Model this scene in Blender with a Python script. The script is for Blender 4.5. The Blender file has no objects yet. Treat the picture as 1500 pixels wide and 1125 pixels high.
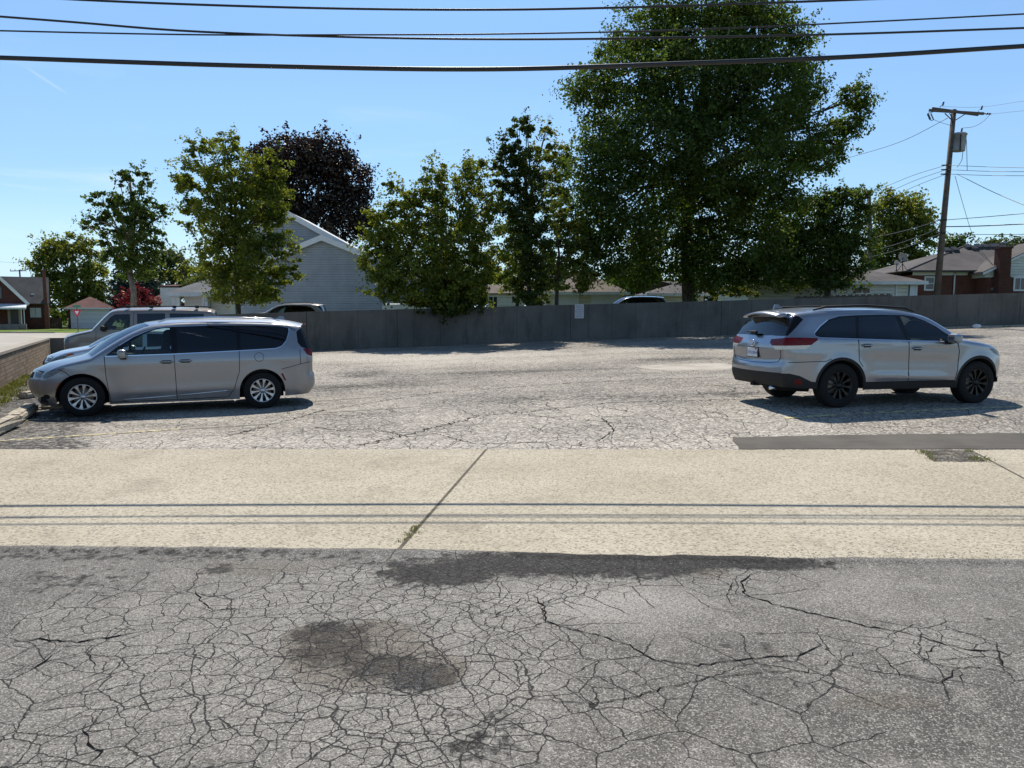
import bpy, bmesh, math, random
import numpy as np
from mathutils import Vector, Matrix
from mathutils.geometry import delaunay_2d_cdt
R = math.radians
SC = bpy.context.scene
COL = SC.collection
random.seed(7)

# ------------------------------------------------------------------ camera
CAM_H, FPX, PITCH = 1.78, 1090.0, math.atan((562.5 - 463.0) / 1090.0)
cam_d = bpy.data.cameras.new('camera'); cam = bpy.data.objects.new('camera', cam_d); COL.objects.link(cam)
cam.location = (0, 0, CAM_H); cam.rotation_euler = (math.pi / 2 - PITCH, 0, 0)
cam_d.sensor_width = 36.0; cam_d.lens = 36.0 * FPX / 1500.0
cam_d.clip_start = 0.05; cam_d.clip_end = 3000
SC.camera = cam

# ------------------------------------------------------------------ light
SUN_EL, SUN_AZ = R(54.5), R(-6)          # azimuth from +Y towards +X
sun_dir = Vector((math.sin(SUN_AZ) * math.cos(SUN_EL), math.cos(SUN_AZ) * math.cos(SUN_EL), math.sin(SUN_EL)))
sl = bpy.data.lights.new('sun', 'SUN'); sl.energy = 5.0; sl.angle = R(0.5); sl.color = (1.0, 0.94, 0.85)
so = bpy.data.objects.new('sun', sl); COL.objects.link(so); so.rotation_euler = sun_dir.to_track_quat('Z', 'Y').to_euler()
so.location = (0, 30, 60)
SC.view_settings.view_transform = 'Standard'; SC.view_settings.look = 'None'
SC.view_settings.exposure = 0.12; SC.view_settings.gamma = 1.0; SC.view_settings.use_curve_mapping = False
SKY_STRENGTH = 0.105
try:
    SC.cycles.max_bounces = 8; SC.cycles.transparent_max_bounces = 16; SC.cycles.caustics_reflective = False; SC.cycles.caustics_refractive = False
except Exception: pass

# ------------------------------------------------------------------ node helpers
class NT:
    def __init__(s, nt): s.nt = nt
    def n(s, typ, **kw):
        nd = s.nt.nodes.new(typ)
        for k, v in kw.items(): setattr(nd, k, v)
        return nd
    def put(s, sock, v):
        if v is None: return
        if hasattr(v, 'is_output') or isinstance(v, bpy.types.NodeSocket): s.nt.links.new(v, sock)
        else:
            if sock.type == 'RGBA' and len(v) == 3: v = (*v, 1)
            sock.default_value = v
    def math(s, op, a, b=None, c=None, clamp=False):
        nd = s.n('ShaderNodeMath', operation=op, use_clamp=clamp)
        s.put(nd.inputs[0], a); s.put(nd.inputs[1], b); s.put(nd.inputs[2], c)
        return nd.outputs[0]
    def vmath(s, op, a, b=None):
        nd = s.n('ShaderNodeVectorMath', operation=op); s.put(nd.inputs[0], a)
        if b is not None: s.put(nd.inputs[1], b)
        return nd.outputs['Value'] if op in ('DOT_PRODUCT', 'LENGTH', 'DISTANCE') else nd.outputs[0]
    def mix(s, f, a, b, blend='MIX'):
        nd = s.n('ShaderNodeMix', data_type='RGBA', blend_type=blend, clamp_factor=True)
        s.put(nd.inputs[0], f); s.put(nd.inputs[6], a); s.put(nd.inputs[7], b)
        return nd.outputs[2]
    def noise(s, vec, scale, detail=4, rough=0.55, dist=0.0, out=0):
        nd = s.n('ShaderNodeTexNoise'); s.put(nd.inputs['Vector'], vec); nd.inputs['Scale'].default_value = scale
        nd.inputs['Detail'].default_value = detail; nd.inputs['Roughness'].default_value = rough; nd.inputs['Distortion'].default_value = dist
        return nd.outputs[out]
    def voro(s, vec, scale, feature='F1', dims='3D', out='Distance', rnd=1.0):
        nd = s.n('ShaderNodeTexVoronoi', feature=feature, voronoi_dimensions=dims)
        s.put(nd.inputs['Vector'], vec); nd.inputs['Scale'].default_value = scale; nd.inputs['Randomness'].default_value = rnd
        return nd.outputs[out]
    def step(s, v, lo, hi, a=0.0, b=1.0):
        nd = s.n('ShaderNodeMapRange', interpolation_type='SMOOTHSTEP', clamp=True); s.put(nd.inputs[0], v)
        s.put(nd.inputs[1], lo); s.put(nd.inputs[2], hi); s.put(nd.inputs[3], a); s.put(nd.inputs[4], b)
        return nd.outputs[0]
    def mapping(s, vec, scale=(1, 1, 1), loc=(0, 0, 0), rot=(0, 0, 0)):
        nd = s.n('ShaderNodeMapping'); s.put(nd.inputs[0], vec)
        nd.inputs['Scale'].default_value = scale; nd.inputs['Location'].default_value = loc; nd.inputs['Rotation'].default_value = rot
        return nd.outputs[0]
    def obj(s): return s.n('ShaderNodeTexCoord').outputs['Object']
    def geo(s): return s.n('ShaderNodeNewGeometry').outputs['Position']
    def bump(s, h, strength=0.3, dist=0.01, normal=None):
        nd = s.n('ShaderNodeBump'); nd.inputs['Strength'].default_value = strength; nd.inputs['Distance'].default_value = dist
        s.put(nd.inputs['Height'], h)
        if normal is not None: s.put(nd.inputs['Normal'], normal)
        return nd.outputs[0]

def newmat(name):
    m = bpy.data.materials.new(name); m.use_nodes = True
    t = NT(m.node_tree); b = m.node_tree.nodes['Principled BSDF']
    return m, t, b
def setp(t, b, **kw):
    names = dict(col='Base Color', rough='Roughness', metal='Metallic', spec='Specular IOR Level', coat='Coat Weight', coatr='Coat Roughness', normal='Normal', alpha='Alpha')
    for k, v in kw.items(): t.put(b.inputs[names[k]], v)
MATS = {}
def basic(name, col, rough=0.6, metal=0.0, var=0.18, scale=2.5, bump=0.0, bscale=40, spec=0.4, coat=0.0):
    if name in MATS: return MATS[name]
    m, t, b = newmat(name); v = t.obj()
    n1 = t.noise(v, scale, 5); n2 = t.noise(v, scale * 9, 3)
    f = t.math('ADD', t.math('MULTIPLY', n1, 0.7), t.math('MULTIPLY', n2, 0.3))
    lo = tuple(c * (1 - var) for c in col); hi = tuple(min(1, c * (1 + var)) for c in col)
    setp(t, b, col=t.mix(t.step(f, 0.3, 0.7), lo, hi), rough=rough, metal=metal, spec=spec, coat=coat)
    if bump: setp(t, b, normal=t.bump(t.noise(v, bscale, 4), bump, 0.01))
    MATS[name] = m; return m

# ------------------------------------------------------------------ world
w = bpy.data.worlds.new('World'); SC.world = w; w.use_nodes = True
t = NT(w.node_tree); bg = w.node_tree.nodes['Background']
sky = t.n('ShaderNodeTexSky', sky_type='NISHITA', sun_disc=False, sun_elevation=SUN_EL, sun_rotation=SUN_AZ)
sky.air_density = 1.0; sky.dust_density = 0.0; sky.ozone_density = 2.0; sky.altitude = 200
gen = t.n('ShaderNodeTexCoord').outputs['Generated']
dirn = t.vmath('NORMALIZE', gen)
wv = t.mapping(dirn, (2.2, 1.2, 9.0), (0.3, 0.1, 0.0), (0, R(8), 0))
wisps = t.step(t.noise(wv, 1.7, 7, 0.6, 0.6), 0.50, 0.78)
sep = t.n('ShaderNodeSeparateXYZ'); t.put(sep.inputs[0], dirn)
lowleft = t.math('MULTIPLY', t.step(sep.outputs[0], 0.15, -0.55), t.step(sep.outputs[2], 0.33, 0.12))
wf = t.math('MULTIPLY', wisps, t.math('ADD', t.math('MULTIPLY', lowleft, 0.55), 0.05))
def pixdir(px, py):
    u, v = px - 750.0, 562.5 - py
    c, s = math.cos(PITCH), math.sin(PITCH)
    return Vector((u, FPX * c + v * s, -FPX * s + v * c)).normalized()
ca, cb = pixdir(28, 92), pixdir(104, 141)           # a short contrail high in the sky
cn = ca.cross(cb).normalized(); cm = (ca + cb).normalized(); clen = (cb - ca).length / 2
off = t.math('ABSOLUTE', t.vmath('DOT_PRODUCT', dirn, tuple(cn)))
along = t.math('ABSOLUTE', t.vmath('DOT_PRODUCT', dirn, tuple((cb - ca).normalized())))
ctr = t.vmath('DOT_PRODUCT', dirn, tuple((cb - ca).normalized())); mid = cm.dot((cb - ca).normalized())
al = t.math('ABSOLUTE', t.math('SUBTRACT', ctr, mid))
con = t.math('MULTIPLY', t.step(off, 0.0022, 0.0003), t.step(al, clen, clen * 0.4))
con = t.math('MULTIPLY', con, t.step(sep.outputs[1], 0.2, 0.4))
wf = t.math('MAXIMUM', wf, t.math('MULTIPLY', con, 0.13))
hz = t.step(sep.outputs[2], 0.16, 0.0)
sr = t.n('ShaderNodeValToRGB'); t.put(sr.inputs[0], sep.outputs[2]); sr.color_ramp.interpolation = 'EASE'
el = sr.color_ramp.elements; el[0].position = 0.0; el[0].color = (.70, .70, .70, 1); el[1].position = 1.0; el[1].color = (.52, .52, .52, 1)
for p_, v_ in ((.12, .70), (.30, .82), (.44, 1.0), (.62, .72)): e_ = el.new(p_); e_.color = (v_, v_, v_, 1)
skyf = t.mix(1.0, sr.outputs[0], (1.42, 1.42, 1.42), 'MULTIPLY'); skyf.node.clamp_result = False
skyb = t.mix(t.math('MULTIPLY', hz, 0.9), t.mix(1.0, t.mix(1.0, sky.outputs[0], (0.99, 1.10, 1.15), 'MULTIPLY'), skyf, 'MULTIPLY'), (5.6, 7.6, 9.6))
skycol = t.mix(wf, skyb, (9.2, 9.7, 10.2))
t.put(bg.inputs['Color'], skycol); bg.inputs['Strength'].default_value = SKY_STRENGTH

# ------------------------------------------------------------------ space helpers
def lerp(a, b, f): return a + (b - a) * f
def terr(x, y):
    """height of the paved ground: the lot climbs gently to the back and to the right"""
    x = np.asarray(x, float); y = np.asarray(y, float)
    A = np.clip(0.15 + 0.028 * (x + 10), 0.0, 1.35); near = np.interp(x, [-5.0, 5.5, 9.0], [-0.08, 0.55, 0.53])
    f = np.clip((y - 14.0) / 22.0, 0, 1); A = near * (1 - f) + A * f
    B = np.interp(y, [9.9, 12.6, 15.0, 38.9], [0.0, 0.40, 0.47, 1.0])
    return A * B
def tz(x, y): return float(terr(x, y))
def P(px, py, Y):
    d = pixdir(px, py); k = Y / d.y
    return Vector((d.x * k, Y, CAM_H + d.z * k))
def G(px, py, off=0.0):
    d = pixdir(px, py); k = (CAM_H - off) / -d.z if d.z < 0 else 60
    for _ in range(40):
        p = d * k; z = tz(p.x, p.y) + off
        k = k + 0.7 * ((z - CAM_H) / d.z - k)
    p = d * k
    return Vector((p.x, p.y, tz(p.x, p.y) + off))

# ------------------------------------------------------------------ object helpers
def tag(o, label=None, cat=None, group=None, kind=None):
    if label: o['label'] = label
    if cat: o['category'] = cat
    if group: o['group'] = group
    if kind: o['kind'] = kind
    return o
def empty(name, loc, rz=0.0, label=None, cat=None, group=None):
    o = bpy.data.objects.new(name, None); COL.objects.link(o); o.location = loc; o.rotation_euler = (0, 0, rz)
    o.empty_display_size = 0.3
    return tag(o, label, cat, group)
def rootof(o):
    while o.parent: o = o.parent
    return o
class MB:
    """collects shapes and links them as ONE mesh object"""
    def __init__(s): s.v = []; s.f = []; s.m = []; s.cur = 0; s.sm = []; s.smooth = False
    def add(s, vs, fs):
        o = len(s.v); s.v += [tuple(p) for p in vs]
        for f in fs: s.f.append(tuple(i + o for i in f)); s.m.append(s.cur); s.sm.append(s.smooth)
        return s
    def box(s, x0, x1, y0, y1, z0, z1):
        v = [(x0, y0, z0), (x1, y0, z0), (x1, y1, z0), (x0, y1, z0), (x0, y0, z1), (x1, y0, z1), (x1, y1, z1), (x0, y1, z1)]
        return s.add(v, [(3, 2, 1, 0), (4, 5, 6, 7), (0, 1, 5, 4), (1, 2, 6, 5), (2, 3, 7, 6), (3, 0, 4, 7)])
    def bbox(s, x0, x1, y0, y1, z0, z1, b):
        bm = bmesh.new(); bmesh.ops.create_cube(bm, size=1)
        for q in bm.verts: q.co = ((x0 + x1) / 2 + q.co.x * (x1 - x0), (y0 + y1) / 2 + q.co.y * (y1 - y0), (z0 + z1) / 2 + q.co.z * (z1 - z0))
        bmesh.ops.bevel(bm, geom=bm.edges[:], offset=b, segments=2, affect='EDGES', profile=0.5)
        s.addbm(bm); return s
    def addbm(s, bm):
        bm.verts.index_update()
        s.add([q.co.copy() for q in bm.verts], [[q.index for q in f.verts] for f in bm.faces]); bm.free()
    def poly(s, vs): return s.add(vs, [tuple(range(len(vs)))])
    def prism(s, vs, ext):
        n = len(vs); e = Vector(ext); v2 = [Vector(p) + e for p in vs]
        s.add(list(vs) + v2, [tuple(range(n))[::-1], tuple(range(n, 2 * n))] + [(i, (i + 1) % n, n + (i + 1) % n, n + i) for i in range(n)])
        return s
    def path(s, pts, rad, n=8, cap=True):
        pts = [Vector(p) for p in pts]; rad = rad if hasattr(rad, '__len__') else [rad] * len(pts)
        vs = []; up = Vector((0, 0, 1)); prev = None
        for i, p in enumerate(pts):
            a = pts[max(i - 1, 0)]; b = pts[min(i + 1, len(pts) - 1)]; d = (b - a).normalized()
            if prev is None:
                q = d.cross(up if abs(d.z) < 0.9 else Vector((1, 0, 0))).normalized()
            else: q = (prev - d * prev.dot(d)).normalized()
            prev = q; r_ = d.cross(q)
            for k in range(n):
                an = 2 * math.pi * k / n; vs.append(p + (q * math.cos(an) + r_ * math.sin(an)) * rad[i])
        fs = []
        for i in range(len(pts) - 1):
            for k in range(n):
                a = i * n + k; b = i * n + (k + 1) % n; fs.append((a, b, b + n, a + n))
        if cap: fs.append(tuple(range(n))[::-1]); fs.append(tuple((len(pts) - 1) * n + k for k in range(n)))
        sm = s.smooth; s.smooth = True; s.add(vs, fs); s.smooth = sm; return s
    def lathe(s, prof, o, ax, n=32, cap=False):
        """prof: list of (r, h) round axis ax through o"""
        ax = Vector(ax).normalized(); o = Vector(o); q = ax.orthogonal().normalized(); r_ = ax.cross(q); vs = []
        for (r, h) in prof:
            for k in range(n):
                an = 2 * math.pi * k / n; vs.append(o + ax * h + (q * math.cos(an) + r_ * math.sin(an)) * r)
        fs = []
        for i in range(len(prof) - 1):
            for k in range(n):
                a = i * n + k; b = i * n + (k + 1) % n; fs.append((a, b, b + n, a + n))
        if cap: fs.append(tuple(range(n))[::-1]); fs.append(tuple((len(prof) - 1) * n + k for k in range(n)))
        sm = s.smooth; s.smooth = True; s.add(vs, fs); s.smooth = sm; return s
    def ell(s, c, r, n=12):
        bm = bmesh.new(); bmesh.ops.create_uvsphere(bm, u_segments=n, v_segments=max(6, n // 2), radius=1)
        for q in bm.verts: q.co = (c[0] + q.co.x * r[0], c[1] + q.co.y * r[1], c[2] + q.co.z * r[2])
        sm = s.smooth; s.smooth = True; s.addbm(bm); s.smooth = sm; return s
    def build(s, name, mats, parent=None, world=False):
        me = bpy.data.meshes.new(name); v = s.v
        if world and parent is not None:
            l = rootof(parent).location; v = [(p[0] - l.x, p[1] - l.y, p[2] - l.z) for p in v]
        me.from_pydata(v, [], s.f)
        for m in (mats if isinstance(mats, (list, tuple)) else [mats]): me.materials.append(m)
        me.polygons.foreach_set('material_index', s.m); me.polygons.foreach_set('use_smooth', s.sm); me.update()
        o = bpy.data.objects.new(name, me); COL.objects.link(o)
        if parent is not None: o.parent = parent
        return o
def fastmesh(name, verts, quads, mats, parent=None, smooth=False, attr=None):
    verts = np.asarray(verts, np.float32); quads = np.asarray(quads, np.int32); k = quads.shape[1]
    me = bpy.data.meshes.new(name); me.vertices.add(len(verts)); me.vertices.foreach_set('co', verts.ravel())
    me.loops.add(quads.size); me.loops.foreach_set('vertex_index', quads.ravel())
    me.polygons.add(len(quads)); me.polygons.foreach_set('loop_start', np.arange(0, quads.size, k, dtype=np.int32))
    me.polygons.foreach_set('loop_total', np.full(len(quads), k, np.int32))
    me.polygons.foreach_set('use_smooth', np.full(len(quads), smooth))
    me.update(calc_edges=True)
    for an, dom, typ, data in (attr or []):
        a = me.attributes.new(an, typ, dom); a.data.foreach_set('color' if 'COLOR' in typ else 'value', np.asarray(data, np.float32).ravel())
    for m in (mats if isinstance(mats, (list, tuple)) else [mats]): me.materials.append(m)
    o = bpy.data.objects.new(name, me); COL.objects.link(o)
    if parent is not None: o.parent = parent
    return o
def text_mesh(s, size, mat, name, parent, loc, rot, ext=0.001):
    """lettering as real flat glyph meshes"""
    cu = bpy.data.curves.new(name, 'FONT'); cu.body = s; cu.size = size; cu.align_x = 'CENTER'; cu.align_y = 'CENTER'; cu.extrude = ext
    to = bpy.data.objects.new(name, cu); COL.objects.link(to)
    bpy.context.view_layer.update()
    me = bpy.data.meshes.new_from_object(to.evaluated_get(bpy.context.evaluated_depsgraph_get()))
    bpy.data.objects.remove(to); me.name = name; me.materials.clear(); me.materials.append(mat)
    o = bpy.data.objects.new(name, me); COL.objects.link(o); o.parent = parent; o.location = loc; o.rotation_euler = rot
    return o

# value noise for mesh masks
_rng = np.random.default_rng(3)
def vnoise(x, y, scale, seed=0):
    g = np.random.default_rng(seed).random((64, 64)); x = x * scale; y = y * scale
    xi = np.floor(x).astype(int); yi = np.floor(y).astype(int); fx = x - xi; fy = y - yi
    fx = fx * fx * (3 - 2 * fx); fy = fy * fy * (3 - 2 * fy)
    a = g[xi % 64, yi % 64]; b = g[(xi + 1) % 64, yi % 64]; c = g[xi % 64, (yi + 1) % 64]; d = g[(xi + 1) % 64, (yi + 1) % 64]
    return (a * (1 - fx) + b * fx) * (1 - fy) + (c * (1 - fx) + d * fx) * fy
def fbm(x, y, scale, seed=0, oct=4):
    r = 0; a = 0.5; tot = 0
    for i in range(oct): r = r + a * vnoise(x, y, scale * 2 ** i, seed + i); tot += a; a *= 0.5
    return r / tot
def sstep(v, a, b):
    t_ = np.clip((v - a) / (b - a), 0, 1); return t_ * t_ * (3 - 2 * t_)

# ------------------------------------------------------------------ ground materials
PLATE = 0.45
def asphalt_mat(name, base, dark, light, crack_col, c1s, fine, speck):
    m, t, b = newmat(name); v = t.obj()
    at = t.n('ShaderNodeAttribute', attribute_name='mask'); sp = t.n('ShaderNodeSeparateColor'); t.put(sp.inputs[0], at.outputs['Color'])
    crk, drk, brn = sp.outputs[0], sp.outputs[1], sp.outputs[2]; lgt = at.outputs['Alpha']
    wv = t.vmath('ADD', v, t.vmath('SCALE', t.vmath('SUBTRACT', t.noise(v, 3.2, 4, 0.6, out=1), (0.5, 0.5, 0.5)), None))
    nd = wv.node; 
    sc = nd.inputs[1].links[0].from_node; sc.inputs['Scale'].default_value = 0.13
    wv2 = t.vmath('ADD', wv, t.vmath('SCALE', t.vmath('SUBTRACT', t.noise(v, 22, 3, 0.6, out=1), (0.5, 0.5, 0.5)), None))
    wv2.node.inputs[1].links[0].from_node.inputs['Scale'].default_value = 0.022
    wn = t.noise(v, 1.7, 3)
    def cr(scale, width, mask):
        d = t.voro(wv2, scale, 'DISTANCE_TO_EDGE', '2D')
        wd = t.math('MULTIPLY', t.math('MULTIPLY', mask, width), t.math('ADD', t.math('MULTIPLY', t.noise(v, 6, 2), 1.5), 0.25))
        return t.step(d, t.math('MULTIPLY', wd, 0.4), t.math('ADD', wd, 0.0004), 1.0, 0.0)
    m1 = t.step(t.math('ADD', crk, t.math('MULTIPLY', t.math('SUBTRACT', wn, 0.5), 0.5)), 0.3, 0.62); m2 = t.step(t.math('ADD', crk, t.math('MULTIPLY', t.math('SUBTRACT', wn, 0.5), 0.7)), 0.58, 0.84)
    m0 = t.step(t.math('ADD', crk, t.math('MULTIPLY', wn, 0.5)), 0.2, 0.5)
    k = t.math('MAXIMUM', t.math('MULTIPLY', cr(c1s, 0.026, m1), m1), t.math('MULTIPLY', cr(c1s * 1.8, 0.030, m2), m2))
    k = t.math('MAXIMUM', k, t.math('MULTIPLY', cr(c1s * 0.42, 0.012, m0), m0))
    big = t.noise(v, 0.55, 5, 0.6); med = t.noise(v, 4.5, 5, 0.65); fin = t.noise(v, fine, 2, 0.7)
    col = t.mix(t.step(big, 0.32, 0.7), dark, base)
    col = t.mix(t.math('MULTIPLY', t.step(med, 0.45, 0.75), 0.45), col, light)
    col = t.mix(t.math('MAXIMUM', lgt, t.math('MULTIPLY', t.step(crk, 0.35, 0.95), PLATE)), col, light)
    # aggregate: pale and black grains
    ag = t.voro(v, speck, 'F1', '3D', 'Color'); agv = t.n('ShaderNodeSeparateColor'); t.put(agv.inputs[0], ag)
    g = agv.outputs[0]
    col = t.mix(t.math('MULTIPLY', t.step(g, 0.62, 0.98), 0.42), col, tuple(min(1, c * 1.9) for c in light))
    col = t.mix(t.math('MULTIPLY', t.step(g, 0.34, 0.05), 0.62), col, tuple(c * 0.3 for c in dark))
    col = t.mix(t.math('MULTIPLY', t.step(fin, 0.52, 0.70), 0.5), col, tuple(c * 0.45 for c in dark))
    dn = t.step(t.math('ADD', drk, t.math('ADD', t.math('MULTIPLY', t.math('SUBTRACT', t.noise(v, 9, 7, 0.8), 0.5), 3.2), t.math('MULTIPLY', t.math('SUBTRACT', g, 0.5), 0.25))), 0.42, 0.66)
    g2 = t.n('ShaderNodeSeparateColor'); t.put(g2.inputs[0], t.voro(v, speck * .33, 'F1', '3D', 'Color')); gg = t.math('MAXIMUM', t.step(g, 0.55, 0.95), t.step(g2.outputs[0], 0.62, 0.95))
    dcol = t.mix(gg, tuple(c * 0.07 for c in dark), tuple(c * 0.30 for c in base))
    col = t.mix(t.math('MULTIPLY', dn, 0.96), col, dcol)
    bn = t.math('MULTIPLY', t.step(t.math('ADD', brn, t.math('MULTIPLY', t.math('SUBTRACT', t.noise(v, 11, 4, 0.7), 0.5), 0.9)), 0.3, 0.75), t.math('SUBTRACT', 0.6, t.math('MULTIPLY', dn, 0.35)))
    col = t.mix(bn, col, t.mix(g, (0.03, 0.024, 0.017), (0.20, 0.165, 0.12)))
    col = t.mix(t.math('MULTIPLY', k, 0.93), col, crack_col)
    setp(t, b, col=col, rough=0.82, spec=0.25)
    h = t.math('SUBTRACT', t.math('ADD', t.math('MULTIPLY', g, 0.35), t.math('MULTIPLY', fin, 0.4)), t.math('MULTIPLY', k, 1.6))
    setp(t, b, normal=t.bump(h, 0.55, 0.008))
    return m
m_fore = asphalt_mat('foreground_asphalt', (0.165, 0.153, 0.133), (0.082, 0.076, 0.066), (0.335, 0.315, 0.277), (0.006, 0.0055, 0.005), 5.6, 85, 150)
PLATE = 0.12
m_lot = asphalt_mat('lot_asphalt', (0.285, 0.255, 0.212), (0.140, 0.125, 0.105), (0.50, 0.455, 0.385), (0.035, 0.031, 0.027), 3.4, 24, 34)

m_conc, t, b = newmat('alley_concrete'); v = t.obj()
big = t.noise(v, 0.5, 5, 0.6); med = t.noise(v, 5, 5, 0.65); ag = t.n('ShaderNodeSeparateColor'); t.put(ag.inputs[0], t.voro(v, 62, 'F1', '3D', 'Color'))
col = t.mix(t.step(big, 0.3, 0.7), (0.385, 0.335, 0.245), (0.47, 0.415, 0.315))
col = t.mix(t.math('MULTIPLY', t.step(med, 0.5, 0.75), 0.35), col, (0.40, 0.35, 0.27))
col = t.mix(t.math('MULTIPLY', t.step(ag.outputs[0], 0.27, 0.05), 0.72), col, (0.15, 0.125, 0.09))
col = t.mix(t.math('MULTIPLY', t.step(ag.outputs[0], 0.75, 1.0), 0.55), col, (0.62, 0.56, 0.44))
pit = t.voro(t.mapping(v, (0.55, 1, 1)), 8.0, 'F1', '2D'); pn = t.noise(v, 2.2, 3)
pits = t.math('MULTIPLY', t.step(pit, 0.10, 0.05), t.step(pn, 0.50, 0.62))
col = t.mix(t.math('MULTIPLY', pits, 0.8), col, (0.13, 0.11, 0.085))
stn = t.noise(v, 1.1, 6, 0.7); col = t.mix(t.math('MULTIPLY', t.step(stn, 0.53, 0.70), 0.5), col, (0.25, 0.215, 0.16)); fl = t.voro(t.mapping(v, (0.6, 1.3, 1)), 30.0, 'F1', '2D'); col = t.mix(t.math('MULTIPLY', t.math('MULTIPLY', t.step(fl, 0.20, 0.10), t.step(t.noise(v, 13, 2), 0.46, 0.56)), 0.75), col, (0.14, 0.115, 0.08))
str_ = t.noise(t.mapping(v, (0.5, 9, 1)), 1.5, 4, 0.6)
col = t.mix(t.math('MULTIPLY', t.step(str_, 0.52, 0.75), 0.22), col, (0.30, 0.26, 0.20))
setp(t, b, col=col, rough=0.85, spec=0.25, normal=t.bump(t.math('SUBTRACT', ag.outputs[0], t.math('MULTIPLY', pits, 2.0)), 0.4, 0.006))

m_road, t, b = newmat('street_concrete'); v = t.obj()
n1 = t.noise(v, 0.4, 5, 0.6); n2 = t.noise(v, 30, 3, 0.6)
col = t.mix(t.step(n1, 0.3, 0.7), (0.37, 0.34, 0.29), (0.46, 0.425, 0.365)); col = t.mix(t.math('MULTIPLY', t.step(n2, 0.5, 0.7), 0.3), col, (0.25, 0.23, 0.2))
setp(t, b, col=col, rough=0.9, spec=0.2)
m_land, t, b = newmat('yard_ground'); v = t.obj()
n1 = t.noise(v, 0.25, 6, 0.6); n2 = t.noise(v, 9, 4, 0.7)
col = t.mix(t.step(n1, 0.35, 0.65), (0.045, 0.075, 0.018), (0.085, 0.11, 0.03)); col = t.mix(t.math('MULTIPLY', t.step(n2, 0.45, 0.7), 0.5), col, (0.15, 0.16, 0.06))
setp(t, b, col=col, rough=0.95, spec=0.1, normal=t.bump(n2, 0.8, 0.05))
m_lawn, t, b = newmat('lawn_grass'); v = t.obj()
n1 = t.noise(v, 0.5, 6, 0.6); n2 = t.noise(v, 12, 4, 0.7)
col = t.mix(t.step(n1, 0.35, 0.65), (0.105, 0.17, 0.03), (0.17, 0.235, 0.045)); col = t.mix(t.math('MULTIPLY', t.step(n2, 0.45, 0.7), 0.55), col, (0.055, 0.10, 0.02))
setp(t, b, col=col, rough=0.95, spec=0.1, normal=t.bump(n2, 0.8, 0.05))

# ------------------------------------------------------------------ ground sheets
def sheet(name, xs, ys, mat, off, maskf=None, keep=None, label=None):
    X, Y = np.meshgrid(xs, ys); Z = terr(X, Y) + off
    vs = np.stack([X, Y, Z], -1).reshape(-1, 3); nx, ny = len(xs), len(ys)
    i = np.arange((ny - 1) * (nx - 1)); r_, c_ = i // (nx - 1), i % (nx - 1); a = r_ * nx + c_
    q = np.stack([a, a + 1, a + nx + 1, a + nx], -1)
    if keep is not None:
        cx = vs[q].mean(1); q = q[keep(cx[:, 0], cx[:, 1])]
    at = []
    if maskf is not None: at = [('mask', 'POINT', 'FLOAT_COLOR', maskf(vs[:, 0], vs[:, 1]))]
    o = fastmesh(name, vs, q, mat, smooth=True, attr=at)
    return tag(o, kind='structure')
land_xs = np.r_[np.linspace(-1500, -120, 12), np.linspace(-100, 100, 81), np.linspace(120, 1500, 12)]
land_ys = np.r_[np.linspace(-300, -20, 6), np.linspace(-10, 120, 66), np.linspace(140, 1800, 14)]
sheet('ground', land_xs, land_ys, m_land, -0.03)

def pxmask(x, y, lst, soft=0.35):
    """soft blobs given where the photograph shows them: (px, py, rx, ry) -> metres on the ground"""
    r_ = np.zeros_like(x)
    for (px, py, rx, ry, wgt) in lst:
        c = G(px, py); a = (G(px + rx, py) - c).length; bb = abs(G(px, py - ry).y - G(px, py + ry).y) / 2
        d = np.sqrt(((x - c.x) / a) ** 2 + ((y - c.y) / bb) ** 2)
        r_ = np.maximum(r_, wgt * sstep(d, 1 + soft, 1 - soft))
    return r_
def fore_mask(x, y):
    n = fbm(x, y, 0.9, 11); n2 = fbm(x, y, 2.6, 21); xw = x + (n2 - .5) * .25; yw = y + (n - .5) * .25
    crk = pxmask(xw, yw, [(330, 960, 330, 150, .8), (560, 950, 330, 150, .95), (600, 1060, 260, 90, .9), (700, 860, 260, 40, .75), (250, 1080, 300, 60, .7), (520, 850, 140, 30, .9),
                          (1080, 850, 90, 22, .75), (1380, 950, 120, 40, .75), (880, 1000, 200, 60, .62), (1000, 1080, 300, 60, .50), (150, 900, 150, 50, .55), (1150, 980, 250, 60, .5)], .5)
    crk = np.clip(crk + (n2 - .5) * .5, 0, 1)
    drk = pxmask(xw, yw, [(850, 824, 270, 15, 1.2), (640, 838, 75, 18, 1.2), (1100, 826, 110, 10, 1.1), (485, 922, 50, 15, 1.1), (500, 950, 60, 24, .85), (560, 975, 70, 22, .9), (595, 992, 62, 22, 1.15), (720, 1090, 85, 55, .5), (330, 830, 26, 8, .7), (200, 812, 420, 10, .5), (100, 850, 160, 26, .42)], .75)
    brn = pxmask(xw, yw, [(530, 955, 115, 52, .85), (640, 985, 40, 26, .95), (450, 928, 34, 18, .95), (545, 918, 34, 16, .95), (380, 830, 90, 14, .55), (1300, 1035, 80, 16, .6), (1045, 840, 40, 8, .7), (960, 1060, 60, 20, .45)], .5)
    lgt = pxmask(xw, yw, [(830, 880, 200, 32, .8), (1270, 870, 200, 40, .45), (640, 880, 130, 28, .6), (420, 920, 180, 60, .3)], .8)
    lgt = np.clip(lgt * .9 + (n - .5) * 1.1 + (n2 - .5) * .4, 0, 1); drk = np.clip(drk + .26 * sstep(fbm(x, y, .8, 77), .60, .78), 0, 1.3)
    return np.stack([crk, drk, brn, lgt], -1)
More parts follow.
